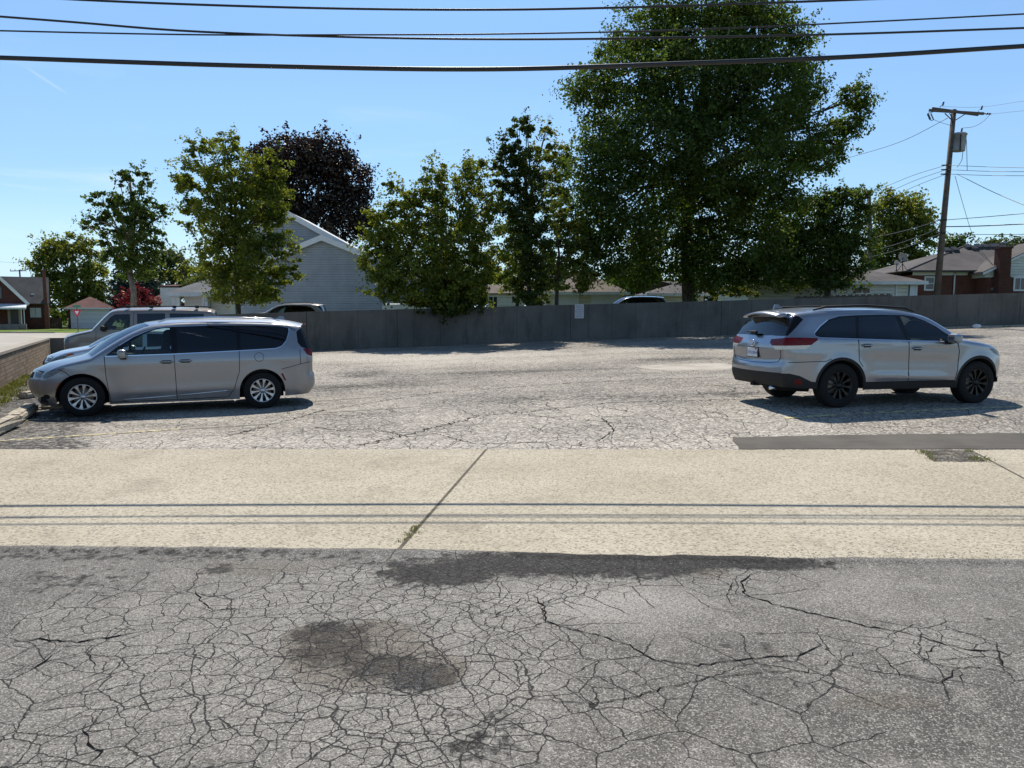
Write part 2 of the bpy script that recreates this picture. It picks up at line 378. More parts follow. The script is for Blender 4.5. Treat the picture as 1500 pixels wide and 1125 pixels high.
edge_near = [(-40., 5.80)] + [(G(px, py).x, G(px, py).y) for px, py in ((0, 803), (300, 804), (580, 807), (900, 815), (1200, 820), (1500, 822))] + [(40., 4.9)]
edge_far = [(-40., 10.35)] + [(G(px, py).x, G(px, py).y) for px, py in ((0, 659), (700, 659), (1500, 660))] + [(40., 10.1)]
ENX, ENY = zip(*edge_near); EFX, EFY = zip(*edge_far)
near_y = lambda x: np.interp(x, ENX, ENY); far_y = lambda x: np.interp(x, EFX, EFY)
# foreground asphalt: rows bend to the slab's near edge
def bent(name, xs, y0f, y1f, ny, mat, off, maskf=None):
    tt = 1 - (1 - np.linspace(0, 1, ny)) ** 1.6; X = np.repeat(xs[None, :], ny, 0); Y = y0f(xs)[None, :] * (1 - tt[:, None]) + y1f(xs)[None, :] * tt[:, None]
    vs = np.stack([X, Y, terr(X, Y) + off + sstep(Y - near_y(X), -.10, -.015) * .0185], -1).reshape(-1, 3); nx = len(xs)
    i = np.arange((ny - 1) * (nx - 1)); a = (i // (nx - 1)) * nx + i % (nx - 1)
    q = np.stack([a, a + 1, a + nx + 1, a + nx], -1)
    at = [('mask', 'POINT', 'FLOAT_COLOR', maskf(vs[:, 0], vs[:, 1]))] if maskf else []
    return tag(fastmesh(name, vs, q, mat, smooth=True, attr=at), kind='structure')
fx = np.r_[np.linspace(-30, -8, 12), np.arange(-7.5, 7.51, 0.07), np.linspace(8, 30, 12)]
bent('driveway_asphalt', fx, lambda x: x * 0 - 6.0, lambda x: near_y(x) + 0.012 + .05 * (fbm(x, x * 0, 2.2, 61) - .5) + .05 * (fbm(x, x * 0, 9.0, 62) - .5), 170, m_fore, -0.006, fore_mask)
# the slab, with a notch at its far edge on the right
nA, nB, nC, nD = G(1348, 661), G(1368, 677), G(1442, 677), G(1422, 661)
j1 = (G(712, 659.5), G(583, 808)); j2 = (G(1425, 662), G(1500, 702))
def slab_edges(): pass
cv = MB(); ths = 0.03
def slab(x_l, x_r):            # x_l, x_r: functions of y
    n = 24
    ys = None
    L_, R_ = [], []
    for i in range(n + 1):
        f = i / n
        xl0, xr0 = x_l(5.5), x_r(5.5)
        yl = lerp(float(near_y(x_l(5.6))), float(far_y(x_l(10))), f); yr = lerp(float(near_y(x_r(5.6))), float(far_y(x_r(10))), f)
        L_.append((x_l(yl), yl)); R_.append((x_r(yr), yr))
    m_ = max(2, int(abs(x_r(8) - x_l(8)) / 0.6)); grid = []
    for i in range(n + 1):
        for k in range(m_ + 1):
            f = k / m_; x = lerp(L_[i][0], R_[i][0], f)
            y = lerp(float(near_y(x)), float(far_y(x)), i / n) if 0 < k < m_ else lerp(L_[i][1], R_[i][1], f)
            grid.append((x, y, tz(x, y) + 0.008))
    W_ = m_ + 1; nn = len(cv.v); cv.v += grid
    for i in range(n):
        for k in range(m_):
            a = nn + i * W_ + k
            c = [(cv.v[a][q] + cv.v[a + W_ + 1][q]) / 2 for q in (0, 1)]
            cv.f.append((a, a + 1, a + W_ + 1, a + W_)); cv.m.append(0); cv.sm.append(True)
g = 0.012
l1 = lambda y: lerp(j1[1].x, j1[0].x, (y - j1[1].y) / (j1[0].y - j1[1].y))
l2 = lambda y: lerp(j2[1].x, j2[0].x, (y - j2[1].y) / (j2[0].y - j2[1].y))
slab(lambda y: -34.0, lambda y: l1(y) - g); slab(lambda y: l1(y) + g, lambda y: l2(y) - g); slab(lambda y: l2(y) + g, lambda y: 34.0)
tag(cv.build('alley_pavement', m_conc), kind='structure')
m_joint = basic('joint_dirt', (0.10, 0.085, 0.06), 0.95, var=0.5, scale=12)
jb = MB()
for jj in (j1, j2):
    a, c = jj[1], jj[0]; d = (c - a); a = a - d * 0.0; c = c + d * 0.0
    n = 40
    for i in range(n):
        p, q = a.lerp(c, i / n), a.lerp(c, (i + 1) / n)
        w0, w1 = 0.016 + 0.012 * random.random(), 0.03
        jb.add([(p.x - .016, p.y, 0.0095), (p.x + .016, p.y, 0.0095), (q.x + .016, q.y, 0.0095), (q.x - .016, q.y, 0.0095)], [(0, 1, 2, 3)])
tag(jb.build('pavement_joint', m_joint), kind='structure')
# notch of broken ground and the sealed strip of newer asphalt
m_patch, t, b = newmat('sealed_asphalt'); v = t.obj()
n1 = t.noise(v, 1.2, 5, 0.6); n2 = t.noise(v, 90, 3, 0.7); n3 = t.noise(t.mapping(v, (0.4, 6, 1)), 1.2, 4)
col = t.mix(t.step(n1, 0.3, 0.7), (0.095, 0.086, 0.073), (0.140, 0.127, 0.108)); col = t.mix(t.math('MULTIPLY', t.step(n2, 0.45, 0.7), 0.5), col, (0.045, 0.042, 0.038)); col = t.mix(t.math('MULTIPLY', t.step(n3, 0.5, 0.75), 0.4), col, (0.17, 0.155, 0.135))
setp(t, b, col=col, rough=0.9, spec=0.2, normal=t.bump(n2, 0.4, 0.005))
def ground_poly(name, pts, mat, off, sub=0.35, rough=0.0):
    """a patch laid over the ground: outline in (x, y), follows the terrain"""
    xs = [p[0] for p in pts]; ys = [p[1] for p in pts]
    vv = []; n = len(pts)
    for i in range(n):
        a, c = pts[i], pts[(i + 1) % n]; L = math.hypot(c[0] - a[0], c[1] - a[1]); k = max(1, int(L / sub))
        for q in range(k):
            f = q / k; jx = (random.random() - .5) * rough if q else 0; jy = (random.random() - .5) * rough if q else 0
            vv.append((lerp(a[0], c[0], f) + jx, lerp(a[1], c[1], f) + jy))
    ne = len(vv); ed = [(i, (i + 1) % ne) for i in range(ne)]
    for x in np.arange(min(xs), max(xs), sub):
        for y in np.arange(min(ys), max(ys), sub):
            if inpoly(x, y, vv): vv.append((x + random.random() * .01, y + random.random() * .01))
    o = delaunay_2d_cdt([Vector(p) for p in vv], ed, [], 0, 1e-5)
    tri = [f for f in o[2] if inpoly(sum(o[0][i].x for i in f) / 3, sum(o[0][i].y for i in f) / 3, vv[:ne])]
    b_ = MB(); b_.smooth = True
    b_.add([(p.x, p.y, tz(p.x, p.y) + off) for p in o[0]], [tuple(f) for f in tri])
    return tag(b_.build(name, mat), kind='structure')
def inpoly(x, y, poly):
    r_ = False; n = len(poly); j = n - 1
    for i in range(n):
        xi, yi = poly[i][0], poly[i][1]; xj, yj = poly[j][0], poly[j][1]
        if (yi > y) != (yj > y) and x < (xj - xi) * (y - yi) / (yj - yi + 1e-12) + xi: r_ = not r_
        j = i
    return r_
def inpoly_np(X, Z, poly):
    X = np.asarray(X, float); Z = np.asarray(Z, float); r_ = np.zeros(X.shape, bool); n = len(poly); j = n - 1
    for i in range(n):
        xi, yi = poly[i][0], poly[i][1]; xj, yj = poly[j][0], poly[j][1]
        r_ ^= ((yi > Z) != (yj > Z)) & (X < (xj - xi) * (Z - yi) / (yj - yi + 1e-12) + xi); j = i
    return r_
XY = lambda p: (p.x, p.y)
pA, pB = G(1073, 641), G(1082, 658.5)
ground_poly('asphalt_strip', [XY(pB), (16, float(far_y(16)) + .02), (16, G(1500, 635).y + .3), XY(G(1500, 635)), XY(G(1300, 637)), XY(pA)], m_patch, 0.008, 0.18, 0.05)
m_grav, t, b = newmat('broken_gravel'); v = t.obj()
s_ = t.n('ShaderNodeSeparateColor'); t.put(s_.inputs[0], t.voro(v, 55, 'F1', '3D', 'Color')); n1 = t.noise(v, 5, 4)
col = t.mix(s_.outputs[0], (0.05, 0.042, 0.033), (0.36, 0.32, 0.26)); col = t.mix(t.step(n1, 0.4, 0.6), col, (0.09, 0.075, 0.055))
setp(t, b, col=col, rough=0.95, spec=0.15, normal=t.bump(s_.outputs[0], 1.0, 0.02))
ground_poly('gravel_patch', [XY(nA), XY(nB), XY(nC), XY(nD)], m_grav, 0.014, 0.15, 0.05)

m_pale, t, b = newmat('pale_patch_concrete'); v = t.obj(); n1 = t.noise(v, 1.5, 5, .65); n2 = t.noise(v, 30, 3, .7)
setp(t, b, col=t.mix(t.math('MULTIPLY', t.step(n2, .45, .7), .5), t.mix(t.step(n1, .35, .65), (.36, .32, .265), (.50, .455, .39)), (.22, .19, .16)), rough=.9, spec=.2)
ground_poly('pale_patch', [XY(G(*q)) for q in ((928, 537), (1000, 533.5), (1062, 531.5), (1088, 537), (1060, 542), (980, 544))], m_pale, 0.0065, 0.5, 0.25)

# the lot
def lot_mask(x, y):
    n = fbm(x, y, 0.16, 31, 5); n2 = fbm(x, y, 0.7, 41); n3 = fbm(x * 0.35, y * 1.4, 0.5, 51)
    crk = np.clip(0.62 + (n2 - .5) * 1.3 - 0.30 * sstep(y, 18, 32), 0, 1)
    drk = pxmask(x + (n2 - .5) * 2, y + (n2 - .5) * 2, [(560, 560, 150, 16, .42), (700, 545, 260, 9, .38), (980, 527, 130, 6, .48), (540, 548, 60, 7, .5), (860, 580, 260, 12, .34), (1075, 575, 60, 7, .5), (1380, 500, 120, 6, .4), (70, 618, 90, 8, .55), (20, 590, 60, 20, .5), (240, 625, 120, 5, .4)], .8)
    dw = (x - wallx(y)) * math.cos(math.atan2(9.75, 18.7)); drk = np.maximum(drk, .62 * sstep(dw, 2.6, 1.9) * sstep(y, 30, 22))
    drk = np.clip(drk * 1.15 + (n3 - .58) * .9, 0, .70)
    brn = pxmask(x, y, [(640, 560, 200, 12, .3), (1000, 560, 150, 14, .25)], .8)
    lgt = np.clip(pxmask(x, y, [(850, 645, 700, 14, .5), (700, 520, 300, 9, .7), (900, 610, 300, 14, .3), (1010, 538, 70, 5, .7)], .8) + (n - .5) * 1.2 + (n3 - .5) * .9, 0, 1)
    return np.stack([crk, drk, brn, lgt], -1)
lot_x = np.r_[np.arange(-19.5, 12, 0.2), np.arange(12, 46, 0.6)]
back_y = lambda x: np.interp(x, [-22, -13.6, -9.6, 3.1, 28.3, 46], [31.0, 33.45, 34.95, 39.65, 41.3, 42.4])
def lot_right(x): return back_y(x)
bw_a, bw_b = Vector((-9.25, 11.9)), Vector((-19.0, 30.6))     # foot line of the low brick wall
# lot polygon mesh: the sheet is trimmed along the brick wall
def wallx(y): return lerp(bw_a.x, bw_b.x, (y - bw_a.y) / (bw_b.y - bw_a.y))
lx, ny = np.linspace(0, 1, 240), 170
tt = np.linspace(0, 1, ny)
yy0 = far_y(np.zeros(1))[0]
U, V = np.meshgrid(lx, tt)
Xr = np.where(U < .75, U / .75 * 26, 26 + (U - .75) / .25 * 20)
Ymid = yy0 + V ** 1.25 * 31
Xl = np.minimum(wallx(Ymid), -7.6 - 0 * Ymid) - 0.35
X = Xl + (Xr / 46) * (46 - Xl) if False else Xl + (46 - Xl) * (U ** 1.35)
Y = far_y(X) + V ** 1.25 * (back_y(X) - far_y(X))
vs = np.stack([X, Y, terr(X, Y) + 0.002], -1).reshape(-1, 3)
i = np.arange((ny - 1) * (len(lx) - 1)); a = (i // (len(lx) - 1)) * len(lx) + i % (len(lx) - 1)
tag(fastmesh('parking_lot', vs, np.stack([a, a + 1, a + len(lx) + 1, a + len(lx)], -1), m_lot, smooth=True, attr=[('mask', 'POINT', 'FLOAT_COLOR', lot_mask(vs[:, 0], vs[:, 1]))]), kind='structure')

# worn painted stall lines
m_line, t, b = newmat('worn_yellow_paint'); v = t.obj()
n1 = t.noise(v, 9, 5, 0.7); wear = t.step(n1, 0.44, 0.56)
setp(t, b, col=t.mix(wear, (0.23, 0.215, 0.19), (0.66, 0.55, 0.28)), rough=0.85, spec=0.2)
m_line2, t, b = newmat('faded_yellow_paint'); v = t.obj()
n1 = t.noise(v, 7, 5, 0.7); wear = t.step(n1, 0.5, 0.66)
setp(t, b, col=t.mix(wear, (0.25, 0.235, 0.205), (0.5, 0.44, 0.29)), rough=0.85, spec=0.2)
def line(p, q, wdt, mat):
    d = Vector((q.x - p.x, q.y - p.y, 0)); L = d.length; d.normalize(); n = Vector((-d.y, d.x, 0)) * wdt / 2; k = max(2, int(L / 0.15)); b_ = MB()
    for i in range(k):
        a, c = p.lerp(q, i / k), p.lerp(q, (i + 1) / k)
        b_.add([(e.x, e.y, tz(e.x, e.y) + 0.0075) for e in (a - n, c - n, c + n, a + n)], [(0, 1, 2, 3)])
    tag(b_.build('stall_line', mat), kind='structure')
line(G(-60, 650), G(262, 629), 0.11, m_line)
line(G(262, 629), G(420, 619), 0.10, m_line2)
line(G(24, 617), G(60, 614.5), 0.10, m_line)
line(G(462, 588), G(560, 581), 0.10, m_line2)
line(G(1150, 613), G(1500, 596), 0.11, m_line)
line(G(470, 605), G(600, 597), 0.10, m_line2)
line(G(1000, 566), G(1090, 563), 0.10, m_line2); line(G(1475, 562), G(1560, 557), 0.10, m_line2); line(G(900, 548), G(960, 546), 0.10, m_line2)

# long open cracks in the driveway
m_crack = basic('open_crack', (0.013, 0.012, 0.011), 1.0, var=0.3, scale=10, spec=0.0)
ck = MB(); CKW = 0.62
def crack(pts, w0, off=-0.002, jit=0.014):
    q = []
    for (a, c) in zip(pts[:-1], pts[1:]):
        A_, C_ = G(*a), G(*c); k = max(2, int((C_ - A_).length / 0.035))
        for i in range(k): q.append(A_.lerp(C_, i / k) + Vector((random.gauss(0, jit * .5), random.gauss(0, jit * .5), 0)))
    q.append(G(*pts[-1])); L = []
    for i, p in enumerate(q):
        d = (q[min(i + 1, len(q) - 1)] - q[max(i - 1, 0)]).normalized(); n = Vector((-d.y, d.x, 0))
        f = min(1, i / 4, (len(q) - 1 - i) / 4); wd = w0 * CKW * f * (0.35 + 1.2 * random.random())
        L.append((p - n * wd / 2, p + n * wd / 2))
    vs = []; fs = []
    for i, (a, c) in enumerate(L): vs += [(a.x, a.y, off), (c.x, c.y, off)]
    for i in range(len(L) - 1): fs.append((2 * i, 2 * i + 1, 2 * i + 3, 2 * i + 2))
    ck.add(vs, fs)
crack([(1102, 838), (1086, 852), (1092, 870), (1140, 886), (1210, 902), (1270, 917), (1330, 926), (1375, 940), (1420, 950), (1462, 953), (1500, 966)], .016)
crack([(1462, 953), (1468, 972), (1500, 990)], .012); crack([(1375, 940), (1350, 968), (1400, 978), (1440, 976), (1475, 984), (1510, 996)], .010)
crack([(780, 868), (796, 888), (800, 908), (838, 922), (882, 930), (930, 948), (962, 966), (1020, 974), (1080, 966), (1140, 960), (1170, 960), (1200, 944), (1190, 932)], .012)
crack([(0, 940), (60, 934), (110, 940), (170, 931), (215, 922)], .020); crack([(110, 940), (150, 930)], .012)
crack([(0, 985), (48, 978), (70, 962), (100, 945)], .012); crack([(120, 1055), (128, 1090), (150, 1100), (120, 1125)], .014)
crack([(130, 950), (140, 985)], .01); crack([(282, 860), (292, 880), (312, 894), (350, 890), (380, 886)], .010)
crack([(900, 1030), (960, 1010), (1040, 992), (1100, 985), (1180, 982), (1250, 956), (1290, 955)], .008)
crack([(1290, 955), (1320, 990), (1380, 1000), (1405, 975), (1380, 965)], .008); crack([(1405, 975), (1412, 1010)], .008)
crack([(780, 868), (720, 905), (760, 890), (880, 862), (960, 846)], .007); crack([(1000, 862), (1040, 890), (1120, 905)], .007)
crack([(700, 1045), (760, 1020), (860, 1030), (950, 1018)], .007); crack([(1075, 846), (1065, 872), (1075, 890)], .008)
tag(ck.build('driveway_cracks', m_crack), kind='structure')
# cracks across the lot
lk = MB(); ck_old = ck; ck = lk; CKW = 0.5
crack([(455, 625), (500, 632), (540, 628), (600, 640), (640, 636), (700, 652)], .03, 0.0065, .03); crack([(880, 610), (900, 630), (870, 650)], .03, .0065, .03)
for q in ([(330, 640), (480, 600), (640, 575), (860, 560), (1060, 552)], [(520, 655), (700, 610), (900, 590), (1090, 585)], [(470, 535), (640, 528), (860, 520), (1060, 512)], [(470, 570), (600, 560), (760, 548)]):
    crack(q, .035, .0065, .09)
for _ in range(26):
    x0 = random.uniform(430, 1080); y0 = random.uniform(560, 650)
    crack([(x0, y0), (x0 + random.uniform(-20, 60), y0 + random.uniform(3, 10)), (x0 + random.uniform(20, 110), y0 + random.uniform(-2, 16))], random.uniform(.012, .028), .0065, .05)
for i_, p in enumerate(lk.v): lk.v[i_] = (p[0], p[1], tz(p[0], p[1]) + 0.0065)
tag(lk.build('lot_cracks', m_crack), kind='structure')
# ================================================================== walls, houses, poles, wires
def brick_mat(name, c1, c2, mortar, sc=1.0, bw=0.2, bh=0.067):
    m, t, b = newmat(name); v = t.obj(); s_ = t.n('ShaderNodeSeparateXYZ'); t.put(s_.inputs[0], v)
    cb = t.n('ShaderNodeCombineXYZ'); t.put(cb.inputs[0], t.math('ADD', s_.outputs[0], s_.outputs[1])); t.put(cb.inputs[1], s_.outputs[2])
    br = t.n('ShaderNodeTexBrick'); t.put(br.inputs['Vector'], cb.outputs[0])
    br.inputs['Scale'].default_value = sc; br.inputs['Brick Width'].default_value = bw; br.inputs['Row Height'].default_value = bh; br.inputs['Mortar Size'].default_value = 0.006
    for k, c in (('Color1', c1), ('Color2', c2), ('Mortar', mortar)): br.inputs[k].default_value = (*c, 1)
    n1 = t.noise(v, 1.2, 5)
    setp(t, b, col=t.mix(t.math('MULTIPLY', t.step(n1, 0.4, 0.7), 0.35), br.outputs[0], tuple(c * .5 for c in c1)), rough=0.9, spec=0.2, normal=t.bump(br.outputs['Fac'], -0.4, 0.01))
    return m
m_brick = brick_mat('red_brick', (0.17, 0.055, 0.035), (0.115, 0.038, 0.027), (0.16, 0.12, 0.10))
m_brickd = brick_mat('dark_red_brick', (0.115, 0.04, 0.028), (0.08, 0.028, 0.02), (0.10, 0.075, 0.06))
m_bricktan = brick_mat('tan_brick', (0.33, 0.26, 0.185), (0.20, 0.15, 0.105), (0.05, 0.042, 0.034), 1.0, 0.30, 0.10)
def siding_mat(name, col, step=0.13, var=0.1):
    m, t, b = newmat(name); v = t.obj(); s_ = t.n('ShaderNodeSeparateXYZ'); t.put(s_.inputs[0], v)
    f = t.math('FRACT', t.math('DIVIDE', s_.outputs[2], step))
    n1 = t.noise(v, 0.8, 4); base = t.mix(t.step(n1, 0.3, 0.7), tuple(c * (1 - var) for c in col), tuple(min(1, c * (1 + var)) for c in col))
    setp(t, b, col=base, rough=0.6, spec=0.3, normal=t.bump(t.step(f, 0.0, 0.16), 1.0, 0.03))
    return m
m_sgrey = siding_mat('grey_siding', (0.31, 0.34, 0.36), 0.2)
m_swhite = siding_mat('white_siding', (0.66, 0.66, 0.60), 0.2)
m_scream = siding_mat('cream_siding', (0.62, 0.60, 0.49), 0.25)
def shingle_mat(name, col):
    m, t, b = newmat(name); v = t.obj(); s_ = t.n('ShaderNodeSeparateXYZ'); t.put(s_.inputs[0], v)
    f = t.math('FRACT', t.math('DIVIDE', s_.outputs[2], 0.09)); n1 = t.noise(v, 0.6, 5); n2 = t.noise(t.mapping(v, (1, 1, 4)), 7, 3, 0.7)
    c = t.mix(t.step(n1, 0.3, 0.7), tuple(q * .8 for q in col), tuple(q * 1.2 for q in col)); c = t.mix(t.math('MULTIPLY', t.step(n2, 0.4, 0.7), 0.4), c, tuple(q * .5 for q in col))
    c = t.mix(t.math('MULTIPLY', t.step(f, 0.2, 0.0), 0.4), c, tuple(q * .45 for q in col))
    setp(t, b, col=c, rough=0.95, spec=0.15, normal=t.bump(n2, 0.5, 0.01)); return m
m_rgrey = shingle_mat('grey_shingle', (0.13, 0.118, 0.112)); m_rdark = shingle_mat('dark_shingle', (0.075, 0.078, 0.082))
m_rbrown = shingle_mat('brown_shingle', (0.155, 0.085, 0.075)); m_rtan = shingle_mat('tan_shingle', (0.20, 0.165, 0.135)); m_rslate = shingle_mat('slate_shingle', (0.17, 0.175, 0.18))
m_white = basic('white_trim', (0.70, 0.71, 0.69), 0.55, var=.06); m_whited = basic('white_door_paint', (0.66, 0.68, 0.70), 0.5, var=.05)
m_win = basic('window_glass', (0.022, 0.026, 0.03), 0.08, var=.3, spec=0.6); m_curtain = basic('pale_blind', (0.42, 0.44, 0.44), 0.3, var=.15)
m_black = basic('black_metal', (0.018, 0.018, 0.018), 0.5); m_doord = basic('dark_door', (0.05, 0.045, 0.042), 0.5)
m_wood = basic('weathered_wood', (0.125, 0.098, 0.075), 0.9, var=.35, scale=3, bump=.4)
m_steel = basic('galvanised_steel', (0.36, 0.38, 0.40), 0.45, .6); m_tank = basic('transformer_grey', (0.30, 0.33, 0.35), 0.5)
m_porc = basic('porcelain', (0.07, 0.075, 0.10), 0.3); m_wire = basic('cable_rubber', (0.012, 0.012, 0.013), 0.38, var=.2, spec=.6); m_walum = basic('bare_wire', (0.10, 0.11, 0.12), 0.5)

# tall grey concrete wall ------------------------------------------------------
m, t, b = newmat('grey_wall_concrete'); v = t.obj()
s_ = t.n('ShaderNodeSeparateXYZ'); t.put(s_.inputs[0], v)
n1 = t.noise(v, 0.5, 5, .6); n2 = t.noise(t.mapping(v, (1.1, 1.1, .30)), 1.3, 6, .65); n3 = t.noise(v, 14, 4, .7)
c = t.mix(t.step(n1, .3, .7), (0.112, 0.105, 0.093), (0.158, 0.148, 0.131)); c = t.mix(t.math('MULTIPLY', t.step(n2, .50, .68), .38), c, (0.038, 0.036, 0.032)); c = t.mix(t.math('MULTIPLY', t.step(n2, .44, .30), .4), c, (0.22, 0.205, 0.175))
c = t.mix(t.math('MULTIPLY', t.step(n3, .5, .72), .3), c, (0.08, 0.08, 0.078))
pj = t.math('FRACT', t.math('DIVIDE', s_.outputs[0], 1.27)); c = t.mix(t.math('MULTIPLY', t.math('MULTIPLY', t.step(pj, .0, .012), t.step(pj, .06, .02)), .28), c, (0.03, 0.03, 0.028))
fr = t.math('FRACT', t.math('DIVIDE', s_.outputs[2], 0.1))
c = t.mix(t.math('MULTIPLY', t.step(fr, .14, .0), .35), c, (0.06, 0.06, 0.06))
setp(t, b, col=c, rough=.9, spec=.2, normal=t.bump(t.step(fr, 0, .2), .5, .015)); m_wallc = m
m_cap = basic('wall_cap_concrete', (0.15, 0.145, 0.135), .9, var=.3, scale=3)
WT = {300: (-13.75, 33.35, 1.80), 450: (-9.6, 34.9, 1.85), 579: (-5.6, 36.4, 1.85), 836: (3.1, 39.55, 1.86), 1047: (11.3, 40.35, 1.86), 1485: (28.0, 41.2, 1.84), 1600: (46, 42.3, 1.84)}
pts = [WT[k] for k in sorted(WT)]
wall = empty('concrete_wall', (pts[0][0], pts[0][1], tz(pts[0][0], pts[0][1])), 0, 'long dark grey concrete wall closing off the back of the parking lot', 'wall')
jt = MB()
for i in range(len(pts) - 1):
    (x0, y0, h0), (x1, y1, h1) = pts[i], pts[i + 1]
    d = Vector((x1 - x0, y1 - y0, 0)); L = d.length; d.normalize(); n = Vector((-d.y, d.x, 0)); b_ = MB(); k = max(2, int(L / 1.2))
    cp = MB()
    for q in range(k):
        a = Vector((x0, y0, 0)) + d * (L * q / k + (0.012 if q == 0 else 0)); c_ = Vector((x0, y0, 0)) + d * (L * (q + 1) / k - (0.012 if q == k - 1 else 0))
        za, zc = tz(a.x, a.y), tz(c_.x, c_.y); ha, hc = lerp(h0, h1, q / k), lerp(h0, h1, (q + 1) / k)
        vs = []
        for p, z, h in ((a, za, ha), (c_, zc, hc)):
            for o_, zz in ((0, z - .3), (0.2, z - .3), (0.2, z + h), (0, z + h)): vs.append((p.x + n.x * o_, p.y + n.y * o_, zz))
        f = [(0, 4, 7, 3), (1, 2, 6, 5), (3, 7, 6, 2)]
        if q == 0: f.append((0, 3, 2, 1))
        if q == k - 1: f.append((4, 5, 6, 7))
        b_.add(vs, f)
    b_.build('wall_panel', m_wallc, wall, True)
    p = Vector((x1, y1, 0)); z = tz(x1, y1)
    if i < len(pts) - 2: jt.add([(p.x - .03, p.y + .03, z - .1), (p.x + .03, p.y + .03, z - .1), (p.x + .03, p.y + .03, z + h1 - .05), (p.x - .03, p.y + .03, z + h1 - .05)], [(0, 1, 2, 3)])
jt.build('joint_filler', m_black, wall, True)
# curb and litter strip at the foot of the wall on the right
cb = MB()
for q in range(5):
    x0 = 22.5 + q * 4.2; x1 = x0 + 4.15; y0, y1 = float(back_y(x0)) - .75, float(back_y(x1)) - .75
    cb.prism([(x0, y0, tz(x0, y0) - .05), (x1, y1, tz(x1, y1) - .05), (x1, y1, tz(x1, y1) + .11), (x0, y0, tz(x0, y0) + .11)], (0, .16, 0))
tag(cb.build('lot_curb', basic('curb_concrete', (0.34, 0.30, 0.25), .9, var=.3, scale=5)), kind='structure')
pb = MB(); c0 = G(1432, 481); pb.smooth = True; pb.ell((c0.x, c0.y + .1, c0.z + .1), (.24, .2, .14), 10)
tag(pb.build('litter_bag', basic('white_plastic', (.72, .72, .72), .5, var=.15, scale=8)), 'white scrap of plastic lying at the foot of the grey wall', 'litter')

# sign on the wall ---------------------------------------------------------------
sp_ = P(848.5, 456, 39.6); sx = sp_.x; sy = 39.56 + (sx - 3.1) * .098
sg = empty('notice_sign', (sx, sy - .03, sp_.z), math.atan2(.8, 8.2), 'small white notice sign with dark lettering fixed to the grey wall', 'sign')
sb = MB(); sb.bbox(-.245, .245, -.012, .012, -.37, .37, .008); sb.build('sign_plate', basic('sign_white', (.55, .54, .54), .5, var=.05), sg)
m_ink = basic('sign_ink', (.06, .035, .045), .6)
for i_, ln in enumerate(['NOTICE', 'PARKING FOR', 'CUSTOMERS', 'VIOLATORS WILL', 'BE TOWED AT', 'OWNERS', 'RISK OF COST']):
    text_mesh(ln, .088 if i_ == 0 else .064, m_ink, 'lettering', sg, (0, -.0145, .275 - i_ * .092), (math.pi / 2, 0, 0))

# low tan brick wall on the left ---------------------------------------------------
bd = (bw_b - bw_a).normalized(); bn = Vector((-bd.y, bd.x)); bL = (bw_b - bw_a).length
bw = empty('brick_wall', (bw_a.x, bw_a.y, 0), math.atan2(bd.y, bd.x), 'low tan brick wall running back along the left edge of the lot', 'wall')
b_ = MB(); b_.box(-8, bL, 0, .25, -.2, .83); b_.build('wall', m_bricktan, bw)
b_ = MB(); b_.box(-8, bL + .03, -.03, .30, .83, .90); b_.build('coping', basic('coping_concrete', (.36, .32, .26), .9, var=.2), bw)
lw0, lw1 = bw_b + bd * .05, Vector((-13.8, 33.35)); ld = (lw1 - lw0); lL = ld.length
lw = empty('low_wall', (lw0.x, lw0.y, 0), math.atan2(ld.y, ld.x), 'low dark wall joining the tan brick wall to the tall grey wall', 'wall')
b_ = MB(); b_.box(0, lL - .1, 0, .22, -.2, .88); b_.build('wall', m_wallc, lw)

# street beyond, kerb, lawns --------------------------------------------------------
def flat(name, pts, mat, z, rough=0):
    b_ = MB(); b_.poly([(x, y, z) for x, y in pts]); return tag(b_.build(name, mat), kind='structure')
gl = lambda px, py: XY(G(px, py))
flat('street', [(-9.6, 12.4), (-19.4, 31.0), (-14.2, 34.0), (-14, 79), (-9, 83), (-160, 73), (-160, 12)], m_road, 0.004)
LY = lambda x: 77.5 + (x + 60) * .05
for nm, (xa, xb) in (('lawn', (-90, -56.5)), ('lawn', (-54.9, -47.0))):
    flat(nm, [(xa, LY(xa) + 1.6), (xb, LY(xb) + 1.6), (xb - 1 if xb > -50 else xb, 101), (xa, 101)], m_lawn, .03)
kb = MB(); kb.prism([(-90, LY(-90), .0), (-48, LY(-48), .0), (-48, LY(-48), .13), (-90, LY(-90), .13)], (0, .2, 0)); tag(kb.build('street_curb', bpy.data.materials['curb_concrete']), kind='structure')
flat('driveway', [(-47.0, LY(-47) - .2), (-36, LY(-36) - .2), (-40, 110), (-50.6, 110)], m_road, .012)
flat('front_walk', [(-56.5, LY(-56) + .25), (-54.9, LY(-55) + .25), (-57.2, 99), (-58.6, 99)], m_road, .012)

# ---- house builder pieces (local coords: x right, y away from us, z up)
def window(root, x0, x1, z0, z1, y, frame=m_white, glass=m_win, mull=1, rails=0, fw=.09, name='window'):
    f = MB(); f.box(x0 - fw, x1 + fw, y - .05, y - .002, z1, z1 + fw); f.box(x0 - fw, x1 + fw, y - .07, y - .002, z0 - fw, z0)
    f.box(x0 - fw, x0, y - .05, y - .002, z0, z1); f.box(x1, x1 + fw, y - .05, y - .002, z0, z1)
    for k in range(mull): xm = lerp(x0, x1, (k + 1) / (mull + 1)); f.box(xm - .025, xm + .025, y - .04, y - .006, z0, z1)
    for k in range(rails): zm = lerp(z0, z1, (k + 1) / (rails + 1)); f.box(x0, x1, y - .045, y - .006, zm - .025, zm + .025)
    w_ = f.build(name, frame, root); g_ = MB(); g_.poly([(x0, y - .012, z0), (x1, y - .012, z0), (x1, y - .012, z1), (x0, y - .012, z1)]); g_.build('pane', glass, w_); return w_
